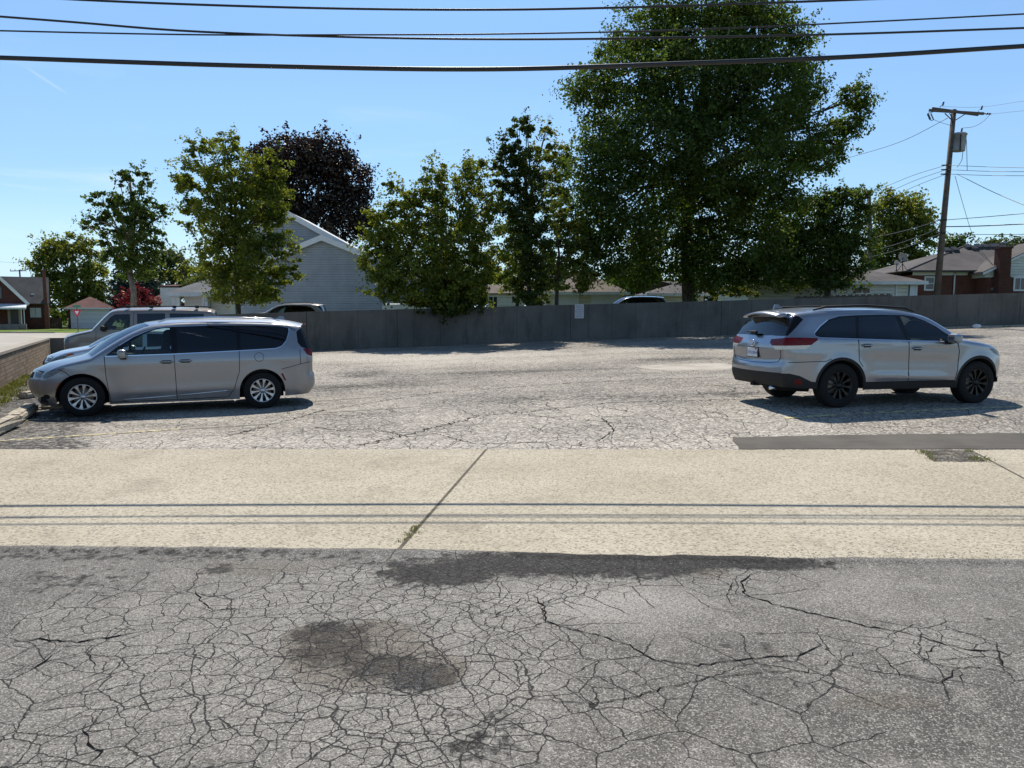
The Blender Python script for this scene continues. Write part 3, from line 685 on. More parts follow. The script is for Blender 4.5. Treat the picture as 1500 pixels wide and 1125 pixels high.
def thick(b_, pts, th=.12):
    n = (Vector(pts[1]) - Vector(pts[0])).cross(Vector(pts[2]) - Vector(pts[0])).normalized()
    if n.z < 0: n = -n
    b_.prism([Vector(p) for p in pts], n * th)
def hip_roof(x0, x1, y0, y1, ze, zr, rl, rr, ov=.4, mat=m_rgrey, root=None, fascia=m_white, fh=.18):
    """hip roof; ridge from rl to rr (x) at mid depth"""
    ym = (y0 + y1) / 2; X0, X1, Y0, Y1 = x0 - ov, x1 + ov, y0 - ov, y1 + ov; b_ = MB()
    A, B, C, D, E, F = (X0, Y0, ze), (X1, Y0, ze), (X1, Y1, ze), (X0, Y1, ze), (rl, ym, zr), (rr, ym, zr)
    b_.poly([A, B, F, E]); b_.poly([B, C, F]); b_.poly([C, D, E, F]); b_.poly([D, A, E]); b_.poly([D, C, B, A])
    r_ = b_.build('roof', mat, root)
    f = MB()
    for (p, q) in ((A, B), (B, C), (C, D), (D, A)):
        p, q = Vector(p), Vector(q); d = (q - p).normalized(); n = Vector((d.y, -d.x, 0)) * .03
        f.prism([p + n * .1 + Vector((0, 0, -fh)), q + n * .1 + Vector((0, 0, -fh)), q + n * .1 + Vector((0, 0, .015)), p + n * .1 + Vector((0, 0, .015))], n)
    f.build('fascia', fascia, root); return r_

# dark brick house, far left
Y0 = 101.0; kx = Y0 / FPX
def X_(px, Y): return P(px, 463, Y).x
def Z_(py, Y, px=750): return P(px, py, Y).z
hx1 = X_(71, Y0); hx0 = hx1 - 13
h = empty('brick_house', (hx1, Y0, 0), R(31), 'dark red brick house with grey roof, white-edged front gable and tall chimney', 'house')
h.scale = (.80, 1, 1)
lx_ = lambda px: X_(px, Y0) - hx1
lz = lambda py: Z_(py, Y0)
b_ = MB(); b_.box(-13, 0, 0, 8.5, -.2, lz(445)); b_.build('wall', m_brickd, h)
zr, ze = lz(405.5), lz(446)
b_ = MB(); thick(b_, [(-13.3, -.5, ze), (.25, -.5, ze), (.25, 4.3, zr), (-13.3, 4.3, zr)], .14); thick(b_, [(-13.3, 4.3, zr), (.25, 4.3, zr), (.25, 9.0, ze), (-13.3, 9.0, ze)], .14)
rf = b_.build('roof', m_rdark, h)
b_ = MB(); b_.prism([(0, 0, ze - .05), (0, 8.5, ze - .05), (0, 4.3, zr - .05)], (-.15, 0, 0)); b_.build('gable_wall', m_swhite, h)
gx1 = lx_(37); gz0 = lz(445); slope = (lz(410.5) - gz0) / (lx_(37) - lx_(0)); gpx = lx_(-22); gz1 = gz0 + slope * (gx1 - gpx)
b_ = MB(); b_.prism([(2 * gpx - gx1, -1.2, gz0), (gx1, -1.2, gz0), (gpx, -1.2, gz1)], (0, 5, 0)); b_.box(2 * gpx - gx1, gx1 - .1, -1.2, 0, -.2, gz0); b_.build('gable_front', m_brickd, h)
b_ = MB(); dd = Vector((gx1 - gpx, 0, gz0 - gz1)).normalized(); up = Vector((-dd.z, 0, dd.x))
for sgn in (1, -1):
    p = Vector((gpx, -1.5, gz1)); q = Vector((gpx + sgn * (gx1 - gpx + .35), -1.5, gz0 - .35 * slope)); u_ = Vector((up.x * sgn, 0, up.z)) * .42
    b_.prism([p, q, q + u_, p + u_], (0, .12, 0))
b_.build('bargeboard', m_white, h)
b_ = MB()
for sgn in (1, -1):
    p = Vector((gpx, -1.37, gz1 + .30)); q = Vector((gpx + sgn * (gx1 - gpx + .35), -1.37, gz0 - .35 * slope + .30)); b_.prism([p, q, q + Vector((0, 5.2, 0)), p + Vector((0, 5.2, 0))], (0, 0, .14))
b_.build('gable_roof', m_rdark, h)
b_ = MB(); thick(b_, [(2 * gpx - gx1, -3.6, lz(452)), (gx1 + .2, -3.6, lz(452)), (gx1 + .2, -1.2, lz(446.5)), (2 * gpx - gx1, -1.2, lz(446.5))], .1); b_.box(2 * gpx - gx1, gx1 + .2, -3.66, -3.56, lz(453.4), lz(451)); b_.build('porch_roof', basic('pale_metal', (.62, .66, .68), .5), h)
for px in (31.5, 35.5):
    b_ = MB(); b_.box(lx_(px) - .05, lx_(px) + .05, -3.4, -3.3, .75, lz(452.5)); b_.build('porch_post', m_white, h)
b_ = MB(); b_.box(lx_(-20), lx_(38), -3.8, -1.25, -.1, .75); b_.box(lx_(10), lx_(27), -4.7, -3.8, -.1, .38); b_.build('porch_step', basic('step_concrete', (.22, .2, .18), .9), h)
b_ = MB(); b_.box(lx_(14), lx_(26), -1.28, -1.2, .75, lz(453.5)); b_.build('door', m_doord, h)
for a_, c_ in ((10, 14), (26, 30)):
    b_ = MB(); b_.box(lx_(a_), lx_(c_) - .003, -1.27, -1.2, .75, lz(452.6)); b_.build('door_surround', basic('stone_trim', (.30, .26, .20), .9), h)
window(h, lx_(43), lx_(60), lz(465), lz(451), 0, m_black, m_curtain, 1)
window(h, lx_(-8), lx_(3), lz(438), lz(422), -1.2, m_black, m_win, 0)
b_ = MB(); b_.box(lx_(64.5), lx_(71.2) + .05, -.55, .3, -.1, lz(452)); b_.box(lx_(65), lx_(70.3), -.5, .3, lz(452), lz(397.2)); b_.box(lx_(64.2), lx_(71), -.56, .36, lz(397.2), lz(395)); b_.build('chimney', m_brick, h)
b_ = MB(); b_.box(lx_(45.5), lx_(50.5), .9, 1.5, lz(434), lz(430)); b_.build('roof_vent', m_white, rf)
# lean-to shadow side: narrow white gable strip beside chimney exists as gable_wall

# garage with a brown hip roof
Yg = 108.0; gxa, gxb = X_(99, Yg), X_(166, Yg); gz = lambda py: Z_(py, Yg)
h = empty('garage', ((gxa + gxb) / 2, Yg, 0), R(28), 'small garage with brown hip roof and white double door behind the yield sign', 'garage')
h.scale = (.84, 1, 1); wd = (gxb - gxa) / 2
b_ = MB(); b_.box(-wd, wd, 0, 6.5, -.1, gz(451)); b_.build('wall', m_brickd, h)
hip_roof(-wd, wd, 0, 6.5, gz(451), gz(434.2), -.15, .15, .55, m_rbrown, h, m_white, .22)
b_ = MB(); b_.box(-wd + .35, wd - .35, -.06, -.002, 0, gz(453.6)); gd = b_.build('garage_door', m_whited, h)
b_ = MB()
for q in range(1, 4): b_.box(-wd + .4, wd - .4, -.075, -.06, q * gz(453.6) / 4 - .02, q * gz(453.6) / 4 + .01)
b_.build('panel_groove', basic('groove_grey', (.35, .36, .38), .6), gd)

# pale houses between the trees, left of centre
Yp = 82.0; pz = lambda py: Z_(py, Yp)
h = empty('porch_house', (X_(275, Yp), Yp, 0), 0, 'pale house with grey hip roof over a pillared porch, behind the tan van', 'house')
pl = lambda px: X_(px, Yp) - X_(275, Yp)
b_ = MB(); b_.box(pl(257), pl(330), 2.4, 9, -.2, pz(430)); b_.build('wall', m_swhite, h)
hip_roof(pl(248), pl(335), .2, 9, pz(428.5), pz(405), pl(282), pl(312), .25, m_rslate, h, basic('grey_gutter', (.42, .46, .48), .5), .42)
for px, w_ in ((254.5, .5), (260, .32), (296.5, .3), (301, .3)):
    b_ = MB(); b_.box(pl(px) - w_ / 2, pl(px) + w_ / 2, .3, .3 + w_, -.1, pz(431)); b_.build('porch_pillar', basic('pillar_paint', (.46, .50, .50), .6), h)
b_ = MB(); b_.box(pl(262), pl(296), 1.9, 2.35, -.1, pz(432)); b_.build('porch_wall', basic('painted_block', (.62, .62, .60), .8, var=.12, scale=6), h)
Yq = 98.0; qz = lambda py: Z_(py, Yq)
h = empty('red_roof_house', (X_(240, Yq), Yq, 0), 0, 'house with red-brown roof and a blank white gable wall beside the porch house', 'house')
ql = lambda px: X_(px, Yq) - X_(240, Yq)
b_ = MB(); b_.box(ql(215), ql(270), 0, 8, -.2, qz(444)); b_.build('wall', m_brickd, h)
b_ = MB(); thick(b_, [(ql(212), -.5, qz(445)), (ql(238), -.5, qz(445)), (ql(238), 4, qz(421)), (ql(222), 4, qz(428))], .12); thick(b_, [(ql(236), -.2, qz(420)), (ql(262), -.2, qz(420)), (ql(262), 4, qz(416.5)), (ql(236), 4, qz(416.5))], .12); b_.build('roof', m_rbrown, h)
b_ = MB(); b_.box(ql(238.5), ql(266), -.45, -.05, -.2, qz(421.5)); b_.build('gable_wall', bpy.data.materials['painted_block'], h)

# grey sided house, middle left
Yh = 62.0; hz_ = lambda py: Z_(py, Yh); ax = X_(475, Yh)
h = empty('sided_house', (ax, Yh, 0), 0, 'grey sided two-gable house with white roof edges behind the grey wall', 'house')
hl = lambda px: X_(px, Yh) - ax
za = hz_(349); s1 = .40; xr = hl(618); xl = hl(352); zr_ = za - s1 * xr; zl_ = za + s1 * xl
b_ = MB(); b_.prism([(xl, 0, -.2), (xr, 0, -.2), (xr, 0, zr_), (0, 0, za), (xl, 0, zl_)], (0, 9, 0)); b_.build('wall', m_sgrey, h)
b_ = MB()
for (xe, zee) in ((xr, zr_), (xl, zl_)):
    sg_ = 1 if xe > 0 else -1; e = Vector((xe + sg_ * .5, -.35, zee - s1 * .5)); a = Vector((0, -.35, za))
    b_.prism([a + Vector((0, 0, .06)), e + Vector((0, 0, .06)), e + Vector((0, 9.6, .06)), a + Vector((0, 9.6, .06))], (0, 0, .16))
b_.build('roof', m_rslate, h)
b_ = MB()
for (xe, zee) in ((xr, zr_), (xl, zl_)):
    sg_ = 1 if xe > 0 else -1; e = Vector((xe + sg_ * .5, -.42, zee - s1 * .5)); a = Vector((0, -.42, za))
    b_.prism([a + Vector((0, 0, -.22)), e + Vector((0, 0, -.22)), e + Vector((0, 0, .24)), a + Vector((0, 0, .24))], (0, .06, 0))
b_.build('bargeboard', m_white, h)
# the taller rear gable
ux, uz = hl(412), hz_(315); s2 = .55; ur = hl(492); ul = 2 * ux - ur; yb = 3.0
k2 = (62 + yb) / 62
ux, uz, ur = ux * 1.0, CAM_H + (uz - CAM_H) * k2, ur
uzr = uz - s2 * (ur - ux)
b_ = MB(); b_.prism([(ul, yb, 0), (ur, yb, 0), (ur, yb, uzr), (ux, yb, uz), (ul, yb, uzr)], (0, 6, 0)); b_.build('gable_wall', m_sgrey, h)
b_ = MB()
for xe in (ur, ul):
    sg_ = 1 if xe > ux else -1; e = Vector((xe + sg_ * .5, yb - .4, uzr - s2 * .5)); a = Vector((ux, yb - .4, uz))
    b_.prism([a + Vector((0, 0, -.2)), e + Vector((0, 0, -.2)), e + Vector((0, 0, .3)), a + Vector((0, 0, .3))], (0, .06, 0))
    b_.prism([a + Vector((0, .07, .1)), e + Vector((0, .07, .1)), e + Vector((0, 6.4, .1)), a + Vector((0, 6.4, .1))], (0, 0, .16))
b_.build('gable_roof', m_white, h)

# little white shed and trailer top just over the wall, middle
Yt = 41.0
p0 = P(560, 452, Yt); p1_ = P(618, 445, Yt)
b_ = MB(); b_.bbox(p0.x, p1_.x, Yt, Yt + 1.6, tz(p0.x, Yt) + .6, p1_.z + .0, .06)
tr = empty('utility_trailer', ((p0.x + p1_.x) / 2, Yt + .8, tz(p0.x, Yt)), 0, 'flat white trailer top just showing over the grey wall beside the ivy', 'trailer'); b_.build('cargo_box', basic('trailer_white', (.72, .74, .75), .45, var=.05), tr, True)
for xx in (p0.x + .7, p1_.x - .7):
    b_ = MB(); b_.lathe([(.0, -.1), (.32, -.1), (.34, 0), (.32, .1), (0, .1)], (xx, Yt + .1, tz(p0.x, Yt) + .34), (0, 1, 0), 20); b_.build('wheel', m_black, tr, True)
Ys = 58.0
s0, s1_ = X_(714, Ys), X_(768, Ys)
h = empty('garden_shed', ((s0 + s1_) / 2, Ys, .6), 0, 'small white shed with a dark window, seen between the bushes over the wall', 'shed'); wd = (s1_ - s0) / 2
ztop = Z_(431, Ys) - .6
b_ = MB(); b_.box(-wd, wd, 0, 3, -.1, ztop); b_.build('wall', m_swhite, h)
b_ = MB(); b_.prism([(-wd - .2, -.25, ztop), (wd + .2, -.25, ztop), (wd + .2, 1.5, ztop + .7), (-wd - .2, 1.5, ztop + .7)], (0, 0, .08)); b_.prism([(-wd - .2, 1.5, ztop + .7), (wd + .2, 1.5, ztop + .7), (wd + .2, 3.2, ztop), (-wd - .2, 3.2, ztop)], (0, 0, .08)); b_.build('roof', m_rtan, h)
window(h, -wd + .15, -wd + .75, ztop - 1.0, ztop - .2, 0, m_white, m_win, 1, 0, .05)

# cream garages behind the maple
def garage(name, label, px0, px1, Y, py_eave, py_ridge, wallm, roofm, doors, hipr=True, ov=.45):
    x0, x1 = X_(px0, Y), X_(px1, Y); base = tz((x0 + x1) / 2, 42); h = empty(name, ((x0 + x1) / 2, Y, base), 0, label, 'garage'); wd = (x1 - x0) / 2
    ze = Z_(py_eave, Y) - base; zr = Z_(py_ridge, Y + 3.5) - base
    b_ = MB(); b_.box(-wd, wd, 0, 7, -.1, ze); b_.build('wall', wallm, h)
    hip_roof(-wd, wd, 0, 7, ze, zr, -wd + 3 if hipr else -wd, wd - 2.6 if hipr else wd, ov, roofm, h, m_white, .2)
    for (a, c, zt, mt) in doors:
        xa, xb = X_(a, Y) - (x0 + x1) / 2, X_(c, Y) - (x0 + x1) / 2
        b_ = MB(); b_.box(xa, xb, -.05, -.002, 0, Z_(zt, Y) - base); dr = b_.build('garage_door', mt, h)
        f = MB(); zq = Z_(zt, Y) - base; f.box(xa - .1, xa - .003, -.07, -.004, 0, zq); f.box(xb + .003, xb + .1, -.07, -.004, 0, zq); f.box(xa - .1, xb + .1, -.07, -.004, zq, zq + .1); f.build('door_frame', m_white, dr)
    return h
garage('cream_garage', 'cream garage with tan roof half hidden by the big maple', 800, 912, 55, 428, 398, m_scream, m_rtan, [(812, 846, 430, m_whited), (868, 905, 431, m_whited)])
garage('white_garage', 'white sided outbuilding low behind the trunk of the big maple', 955, 1030, 58, 430, 412, m_swhite, m_rgrey, [])
hg = garage('long_garage', 'long pale garage with grey hip roof in front of the brick ranch house', 1095, 1341, 47.5, 412.5, 391, m_swhite, m_rgrey, [(1312, 1328, 416, m_scream), (1330, 1339, 416, m_whited)])
gzb = hg.location.z
window(hg, X_(1250, 47.5) - hg.location.x, X_(1272, 47.5) - hg.location.x, Z_(429, 47.5) - gzb, Z_(422, 47.5) - gzb, 0, m_white, basic('brown_blind', (.2, .13, .10), .6), 1, 0, .06)
# satellite dishes on that roof
dp = P(1327, 392, 49.5)
for (px, py, r_, lab) in ((1323, 378, .33, 'larger grey satellite dish on the garage roof'), (1314, 386, .2, 'smaller white satellite dish on the garage roof')):
    c = P(px, py, 49.3); h = empty('satellite_dish', (c.x, c.y, c.z - .75), 0, lab, 'satellite dish')
    b_ = MB(); b_.path([(.1, .15, -.1), (0, .05, .35), (0, .05, .75)], .025, 6); b_.path([(-.25, .1, -.05), (0, .05, .4)], .018, 6); b_.path([(.35, .1, -.05), (0, .05, .4)], .018, 6); b_.build('mast', m_black, h)
    b_ = MB(); b_.lathe([(0, .06), (r_ * .5, .045), (r_ * .85, .01), (r_, -.02), (r_ * .98, -.03), (r_ * .8, -.005), (0, .03)], (0, 0, .8), (.75, .35, .45), 20); b_.build('reflector', m_tank if r_ > .3 else m_white, h)
    b_ = MB(); b_.path([(0, 0, .6), (.35, .12, .92)], .014, 6); b_.ell((.37, .13, .95), (.07, .05, .05), 8); b_.build('feed_arm', m_white, h)

# brick ranch house, right
Yr = 56.0; rb = 1.35; rz = lambda py: Z_(py, Yr) - rb; rx0 = X_(1400, Yr); rl_ = lambda px: X_(px, Yr) - rx0
h = empty('ranch_house', (rx0, Yr, rb), 0, 'brick ranch house with grey hip roof, white frieze and tall brick chimney', 'house')
b_ = MB(); b_.box(rl_(1336), rl_(1600), 0, 9, -.2, rz(402.5)); b_.build('wall', m_brick, h)
b_ = MB(); b_.box(rl_(1334), rl_(1438), -.06, .0 - .002, rz(403.2), rz(396)); b_.build('frieze', m_white, h)
ze, zr = rz(397), Z_(361.5, Yr + 4.5) - rb
X0, X1 = rl_(1320), rl_(1640); rL, rR = (X_(1405, Yr + 4.5) - rx0), rl_(1560); b_ = MB()
A, B, C, D, E, F = (X0, -.6, ze), (X1, -.6, ze), (X1, 9.6, ze), (X0, 9.6, ze), (rL, 4.5, zr), (rR, 4.5, zr)
b_.poly([A, B, F, E]); b_.poly([B, C, F]); b_.poly([C, D, E, F]); b_.poly([D, A, E]); b_.poly([D, C, B, A]); rf = b_.build('roof', m_rgrey, h)
b_ = MB(); b_.path([Vector(A) + Vector((0, 0, .02)), Vector(E) + Vector((0, 0, .03))], .06, 5); b_.path([Vector(E) + Vector((0, 0, .02)), Vector(F) + Vector((0, 0, .02))], .06, 5); b_.build('ridge_cap', m_rgrey, rf)
for (px, py) in ((1383, 370), (1394, 369), (1413, 364.5), (1422, 366.5), (1428, 364), (1438, 364), (1448, 364), (1455, 363.5)):
    f = (py - 397) / (361.5 - 397); y = -.6 + f * 5.1; z = ze + f * (zr - ze); x = (X_(px, Yr + y)) - rx0
    b_ = MB(); b_.prism([(x - .26, y - .25, z - .1), (x + .26, y - .25, z - .1), (x + .22, y - .2, z + .12), (x - .22, y - .2, z + .12)], (0, .5, .28)); b_.build('roof_vent', m_black, rf)
b_ = MB(); b_.path([(rl_(1394), -.12, rz(432)), (rl_(1394), -.12, rz(397.5))], .06, 6); b_.build('downpipe', m_white, h)
b_ = MB(); b_.box(X0, rl_(1440), -.68, -.6, ze - .1, ze + .02); b_.build('gutter', m_black, h)
window(h, rl_(1353.5), rl_(1364.5), rz(423.5), rz(407), 0, m_white, m_win, 0, 1, .12)
window(h, rl_(1433.5), rl_(1441), rz(421.5), rz(408), 0, m_white, m_curtain, 0, 1, .1)
wy = -1.6; wz = lambda py: Z_(py, Yr + wy) - rb; wl = lambda px: X_(px, Yr + wy) - rx0
gx0 = wl(1440); pk = wl(1528); s_ = (wz(371) - wz(397)) / (wl(1493) - wl(1440)); ez = wz(398)
b_ = MB(); b_.prism([(gx0, wy, wz(406.5)), (2 * pk - gx0, wy, wz(406.5)), (2 * pk - gx0, wy, ez), (pk, wy, ez + s_ * (pk - gx0)), (gx0, wy, ez)], (0, 3, 0)); b_.build('gable_wall', m_swhite, h)
b_ = MB(); b_.box(gx0 + .2, 2 * pk - gx0 - .2, wy + .03, wy + 3, -.2, wz(406.5) - .002); b_.build('wing_wall', m_brick, h)
b_ = MB(); e0 = Vector((gx0 - .35, wy - .3, ez - .35 * s_)); pp = Vector((pk, wy - .3, ez + s_ * (pk - gx0))); e1 = Vector((2 * pk - gx0 + .35, wy - .3, e0.z))
b_.prism([e0, pp, pp + Vector((0, 3.4, 0)), e0 + Vector((0, 3.4, 0))], (0, 0, .16)); b_.prism([pp, e1, e1 + Vector((0, 3.4, 0)), pp + Vector((0, 3.4, 0))], (0, 0, .16)); b_.build('wing_roof', m_rgrey, h)
b_ = MB(); b_.prism([e0 + Vector((0, -.03, -.08)), pp + Vector((0, -.03, -.08)), pp + Vector((0, -.03, .1)), e0 + Vector((0, -.03, .1))], (0, .03, 0)); b_.build('bargeboard', m_white, h)
cy = wy - .7; cl = lambda px: X_(px, Yr + cy) - rx0; cz = lambda py: Z_(py, Yr + cy) - rb
b_ = MB(); b_.box(cl(1460.5), cl(1476.5), cy, wy - .002, cz(405), cz(364)); b_.box(cl(1459), cl(1478), cy - .06, wy - .002, cz(364), cz(361.3)); b_.box(cl(1459.5), cl(1477.5), cy - .05, wy - .002, -.2, cz(405)); ch = b_.build('chimney', m_brickd, h)
b_ = MB(); b_.lathe([(.16, 0), (.16, .25), (.3, .27), (.02, .45)], (cl(1468), cy + .35, cz(361.3)), (0, 0, 1), 12); b_.build('chimney_cap', m_steel, ch)
window(h, wl(1484), wl(1499), wz(424), wz(407.5), wy + .03, m_white, m_win, 1, 0, .12)
b_ = MB(); b_.box(wl(1449), wl(1453), wy - .15, wy - .002, wz(425), wz(421.5)); b_.path([(wl(1451), wy - .06, wz(422)), (wl(1452), wy - .06, wz(391)), (wl(1455), wy - .1, wz(388.5))], .03, 6); b_.build('meter_box', m_steel, h)
# picket fence top beside the long garage
b_ = MB(); f0 = P(1165, 434.8, 44.5); f1 = P(1306, 431, 45.5); k = 46
fe = empty('picket_fence', (f0.x, f0.y, tz(f0.x, 42)), 0, 'dark picket fence tips showing over the grey wall before the long garage', 'fence')
for q in range(k):
    p = f0.lerp(f1, q / (k - 1)); zt_ = p.z + (.06 if q % 3 else .0) - .02; z0 = tz(p.x, 42)
    b_.box(p.x - .055, p.x + .055, p.y, p.y + .025, z0, zt_)
b_.build('pickets', m_wood, fe, True)
b_ = MB(); n_ = Vector((0, .06, 0))
for dz_ in (.35, 1.4): b_.prism([Vector((f0.x, f0.y, tz(f0.x, 42) + dz_)) + n_, Vector((f1.x, f1.y, tz(f1.x, 42) + dz_)) + n_, Vector((f1.x, f1.y, tz(f1.x, 42) + dz_ + .09)) + n_, Vector((f0.x, f0.y, tz(f0.x, 42) + dz_ + .09)) + n_], (0, .03, 0))
b_.build('fence_rail', m_wood, fe, True)
# weathered board fence beside the dark brick house
fe = empty('board_fence', (X_(79, 106), 106, 0), 0, 'low weathered board fence between the dark brick house and the brown-roofed garage', 'fence'); b_ = MB()
for q in range(9): b_.box(-.95 + q * .23, -.95 + q * .23 + .2, 0, .03, 0, 1.5 + .05 * (q % 2))
b_.build('boards', m_wood, fe)

# yield sign ---------------------------------------------------------------------
c = P(112.7, 457.5, 76.5)
ys = empty('yield_sign', (c.x, 76.5, 0), 0, 'red and white yield sign on a post with a green street-name plate', 'sign')
b_ = MB(); b_.box(-.035, .035, .01, .06, 0, c.z + .75); b_.build('post', basic('post_steel', (.10, .10, .10), .6), ys)
def tri(s_, y, z): return [(-s_, y, z + s_ * .577), (0, y, z - s_ * 1.155), (s_, y, z + s_ * .577)]
b_ = MB(); b_.prism(tri(.47, 0, c.z - .0), (0, .008, 0)); b_.build('sign_plate', basic('sign_red', (.62, .035, .05), .45, var=.05), ys)
b_ = MB(); b_.prism(tri(.22, -.006, c.z + .0), (0, .003, 0)); b_.build('white_triangle', basic('sign_face_white', (.8, .8, .8), .45, var=.03), ys)
b_ = MB(); b_.bbox(-.42, .42, -.01, .01, c.z + .5, c.z + .72, .008); b_.build('name_plate', basic('sign_green', (.05, .22, .13), .5, var=.05), ys)
# wooden poles -------------------------------------------------------------------
def upole(name, base, top, r0, r1, label, arm=None):
    h = empty(name, tuple(base), 0, label, 'utility pole'); b_ = MB(); b_.path([Vector((0, 0, -.3)), (top - base) * .5, top - base], [r0, (r0 + r1) / 2, r1], 12); b_.build('pole', m_wood, h); return h
Yu = 43.0
ub, ut = P(1369.5, 440, Yu), P(1397.5, 160.5, Yu); ub.z = 1.1; k = (ub - ut)
h = upole('utility_pole', ub, ut, .19, .125, 'tall leaning wooden utility pole with crossarm and grey transformer')
arm0, arm1 = P(1361, 161.5, Yu - .2), P(1441, 166.5, Yu - .2); ad = (arm1 - arm0).normalized()
b_ = MB()
def beam(b_, p, q, w_, hgt):
    d = (q - p).normalized(); s_ = d.cross(Vector((0, 0, 1))).normalized() * w_ / 2; u_ = s_.cross(d).normalized() * hgt / 2
    b_.prism([p - s_ - u_, p + s_ - u_, p + s_ + u_, p - s_ + u_], q - p)
beam(b_, arm0, arm1, .1, .13); beam(b_, P(1365.5, 159, Yu + .2), P(1433, 168, Yu + .2), .1, .14); b_.build('crossarm', m_wood, h, True)
b_ = MB()
for px in (1384, 1414): beam(b_, P(px, 166 if px < 1390 else 167, Yu - .25), P(1396.5, 178, Yu - .15), .03, .05)
beam(b_, P(1391, 166, Yu + .3), P(1395.5, 174, Yu + .2), .03, .05); b_.build('brace', m_wood, h, True)
for (px, py) in ((1376.5, 157.5), (1433, 163.5)):
    b_ = MB(); p = P(px, py, Yu); b_.path([p, p + Vector((.06, 0, .1)), p + Vector((.16, 0, .13))], .015, 6); b_.lathe([(.03, 0), (.055, .03), (.04, .07), (.055, .11), (.04, .15), (.05, .19), (.02, .24)], p + Vector((.16, 0, .1)), (.25, 0, 1), 10); b_.build('insulator', m_porc, h, True)
b_ = MB(); p = P(1363, 171, Yu); b_.lathe([(.04, -.2), (.055, -.1), (.05, 0), (.055, .1), (.04, .2)], p + Vector((-.08, 0, 0)), (-.5, 0, 1), 10); b_.lathe([(.03, -.2), (.035, .2)], p + Vector((.1, 0, 0)), (-.5, 0, 1), 8); b_.path([p + Vector((-.12, 0, .2)), p + Vector((.05, 0, .24)), p + Vector((.25, 0, .3))], .02, 6); b_.path([p + Vector((.02, 0, -.22)), p + Vector((.16, 0, -.18))], .02, 6); b_.build('cutout_switch', m_porc, h, True)
b_ = MB(); b_.path([P(1441, 166.5, Yu), P(1452, 167, Yu)], .03, 6); b_.ell(tuple(P(1446, 166.6, Yu)), (.08, .06, .06), 8); b_.ell(tuple(P(1449.5, 166.8, Yu)), (.07, .055, .055), 8); b_.build('strain_insulator', m_porc, h, True)
tc = P(1403.5, 221.5, Yu - .1); td = (P(1406, 196, Yu - .1) - tc); tl = td.length
b_ = MB(); b_.lathe([(0, 0), (.33, 0), (.345, .05), (.345, tl - .08), (.375, tl - .08), (.385, tl - .02), (.33, tl + .03), (0, tl + .06)], tc, td, 24); tk = b_.build('transformer', m_tank, h, True)
b_ = MB(); e = P(1408, 195, Yu - .1); b_.lathe([(.06, 0), (.045, .06), (.055, .1), (.04, .14), (.05, .19), (.025, .28)], e, (.15, 0, 1), 10); b_.build('bushing', m_porc, tk, True)
b_ = MB(); b_.path([P(1407.5, 197, Yu - .5), P(1406.5, 221, Yu - .5)], .03, 6); b_.build('conduit', m_black, tk, True)
for py in (242, 248.5, 255, 322, 341):
    p = P((1386 if py < 300 else 1380) - (py - (242 if py < 300 else 322)) * .1, py, Yu - .22); b_ = MB(); b_.path([p + Vector((-.25, 0, 0)), p + Vector((.28, 0, 0))], .038, 6); b_.build('wire_bracket', m_black, h, True)
pb_, pt_ = P(1277, 440, 68), P(1273, 283, 68); pb_.z = 1.0
h = upole('utility_pole', pb_, pt_, .2, .16, 'dark bare pole half hidden by the trees left of the leaning pole')
b_ = MB(); q = P(28.5, 395, 150); h = upole('utility_pole', Vector((q.x + .3, 150, 0)), q, .18, .14, 'distant pole with one crossarm above the dark brick house roof')
beam(b_, P(15, 397, 150), P(37, 396.5, 150), .14, .16)
for px in (15.5, 22, 30.5, 36.5): b_.path([P(px, 396.5, 150), P(px, 393.8, 150)], .05, 6)
b_.build('crossarm', m_wood, h, True)
lp = P(68, 386, 125); h = empty('street_lamp', (lp.x, 125, 0), 0, 'street lamp with a pale horizontal arm rising behind the brick chimney', 'street lamp')
b_ = MB(); b_.path([(0, 0, 0), (0, 0, lp.z)], [.1, .07], 10); b_.build('post', m_wood, h)
a0, a1 = P(68, 382.5, 125), P(46, 383.5, 125); b_ = MB(); b_.path([a0 + Vector((0, 0, -.3)), a0, (a0 + a1) / 2 + Vector((0, 0, .05)), a1], .045, 8); b_.build('arm', m_steel, h, True)
b_ = MB(); b_.ell(tuple(a1 + Vector((.2, 0, -.05))), (.42, .14, .09), 12); b_.build('lamp_head', m_steel, h, True)

# ---- overhead wires -------------------------------------------------------------
def spline(pts, n):
    xs = np.array([p[0] for p in pts], float); ys = np.array([p[1] for p in pts], float)
    h_ = np.diff(xs); dl = np.diff(ys) / h_; m_ = np.zeros_like(ys); m_[1:-1] = (dl[:-1] * h_[1:] + dl[1:] * h_[:-1]) / (h_[:-1] + h_[1:]); m_[0] = dl[0]; m_[-1] = dl[-1]
    X = np.linspace(xs[0], xs[-1], n); k = np.clip(np.searchsorted(xs, X) - 1, 0, len(h_) - 1); t_ = (X - xs[k]) / h_[k]
    Yv = (2 * t_**3 - 3 * t_**2 + 1) * ys[k] + (t_**3 - 2 * t_**2 + t_) * h_[k] * m_[k] + (-2 * t_**3 + 3 * t_**2) * ys[k + 1] + (t_**3 - t_**2) * h_[k] * m_[k + 1]
    return list(zip(X, Yv))
def cable(pts, Y, r, label, group, ext=1, mat=m_wire):
    q = [P(x, y, Y) for x, y in spline(pts, 40)]
    if ext:
        d0 = (q[0] - q[2]); d1 = (q[-1] - q[-3]); q = [q[0] + d0.normalized() * 14 + Vector((0, 0, .35))] + q + [q[-1] + d1.normalized() * 14 + Vector((0, 0, .35))]
    b_ = MB(); b_.path(q, r, 8); return tag(b_.build('overhead_cable', mat), label, 'cable', group)
cg = 'overhead cables crossing the top of the view'
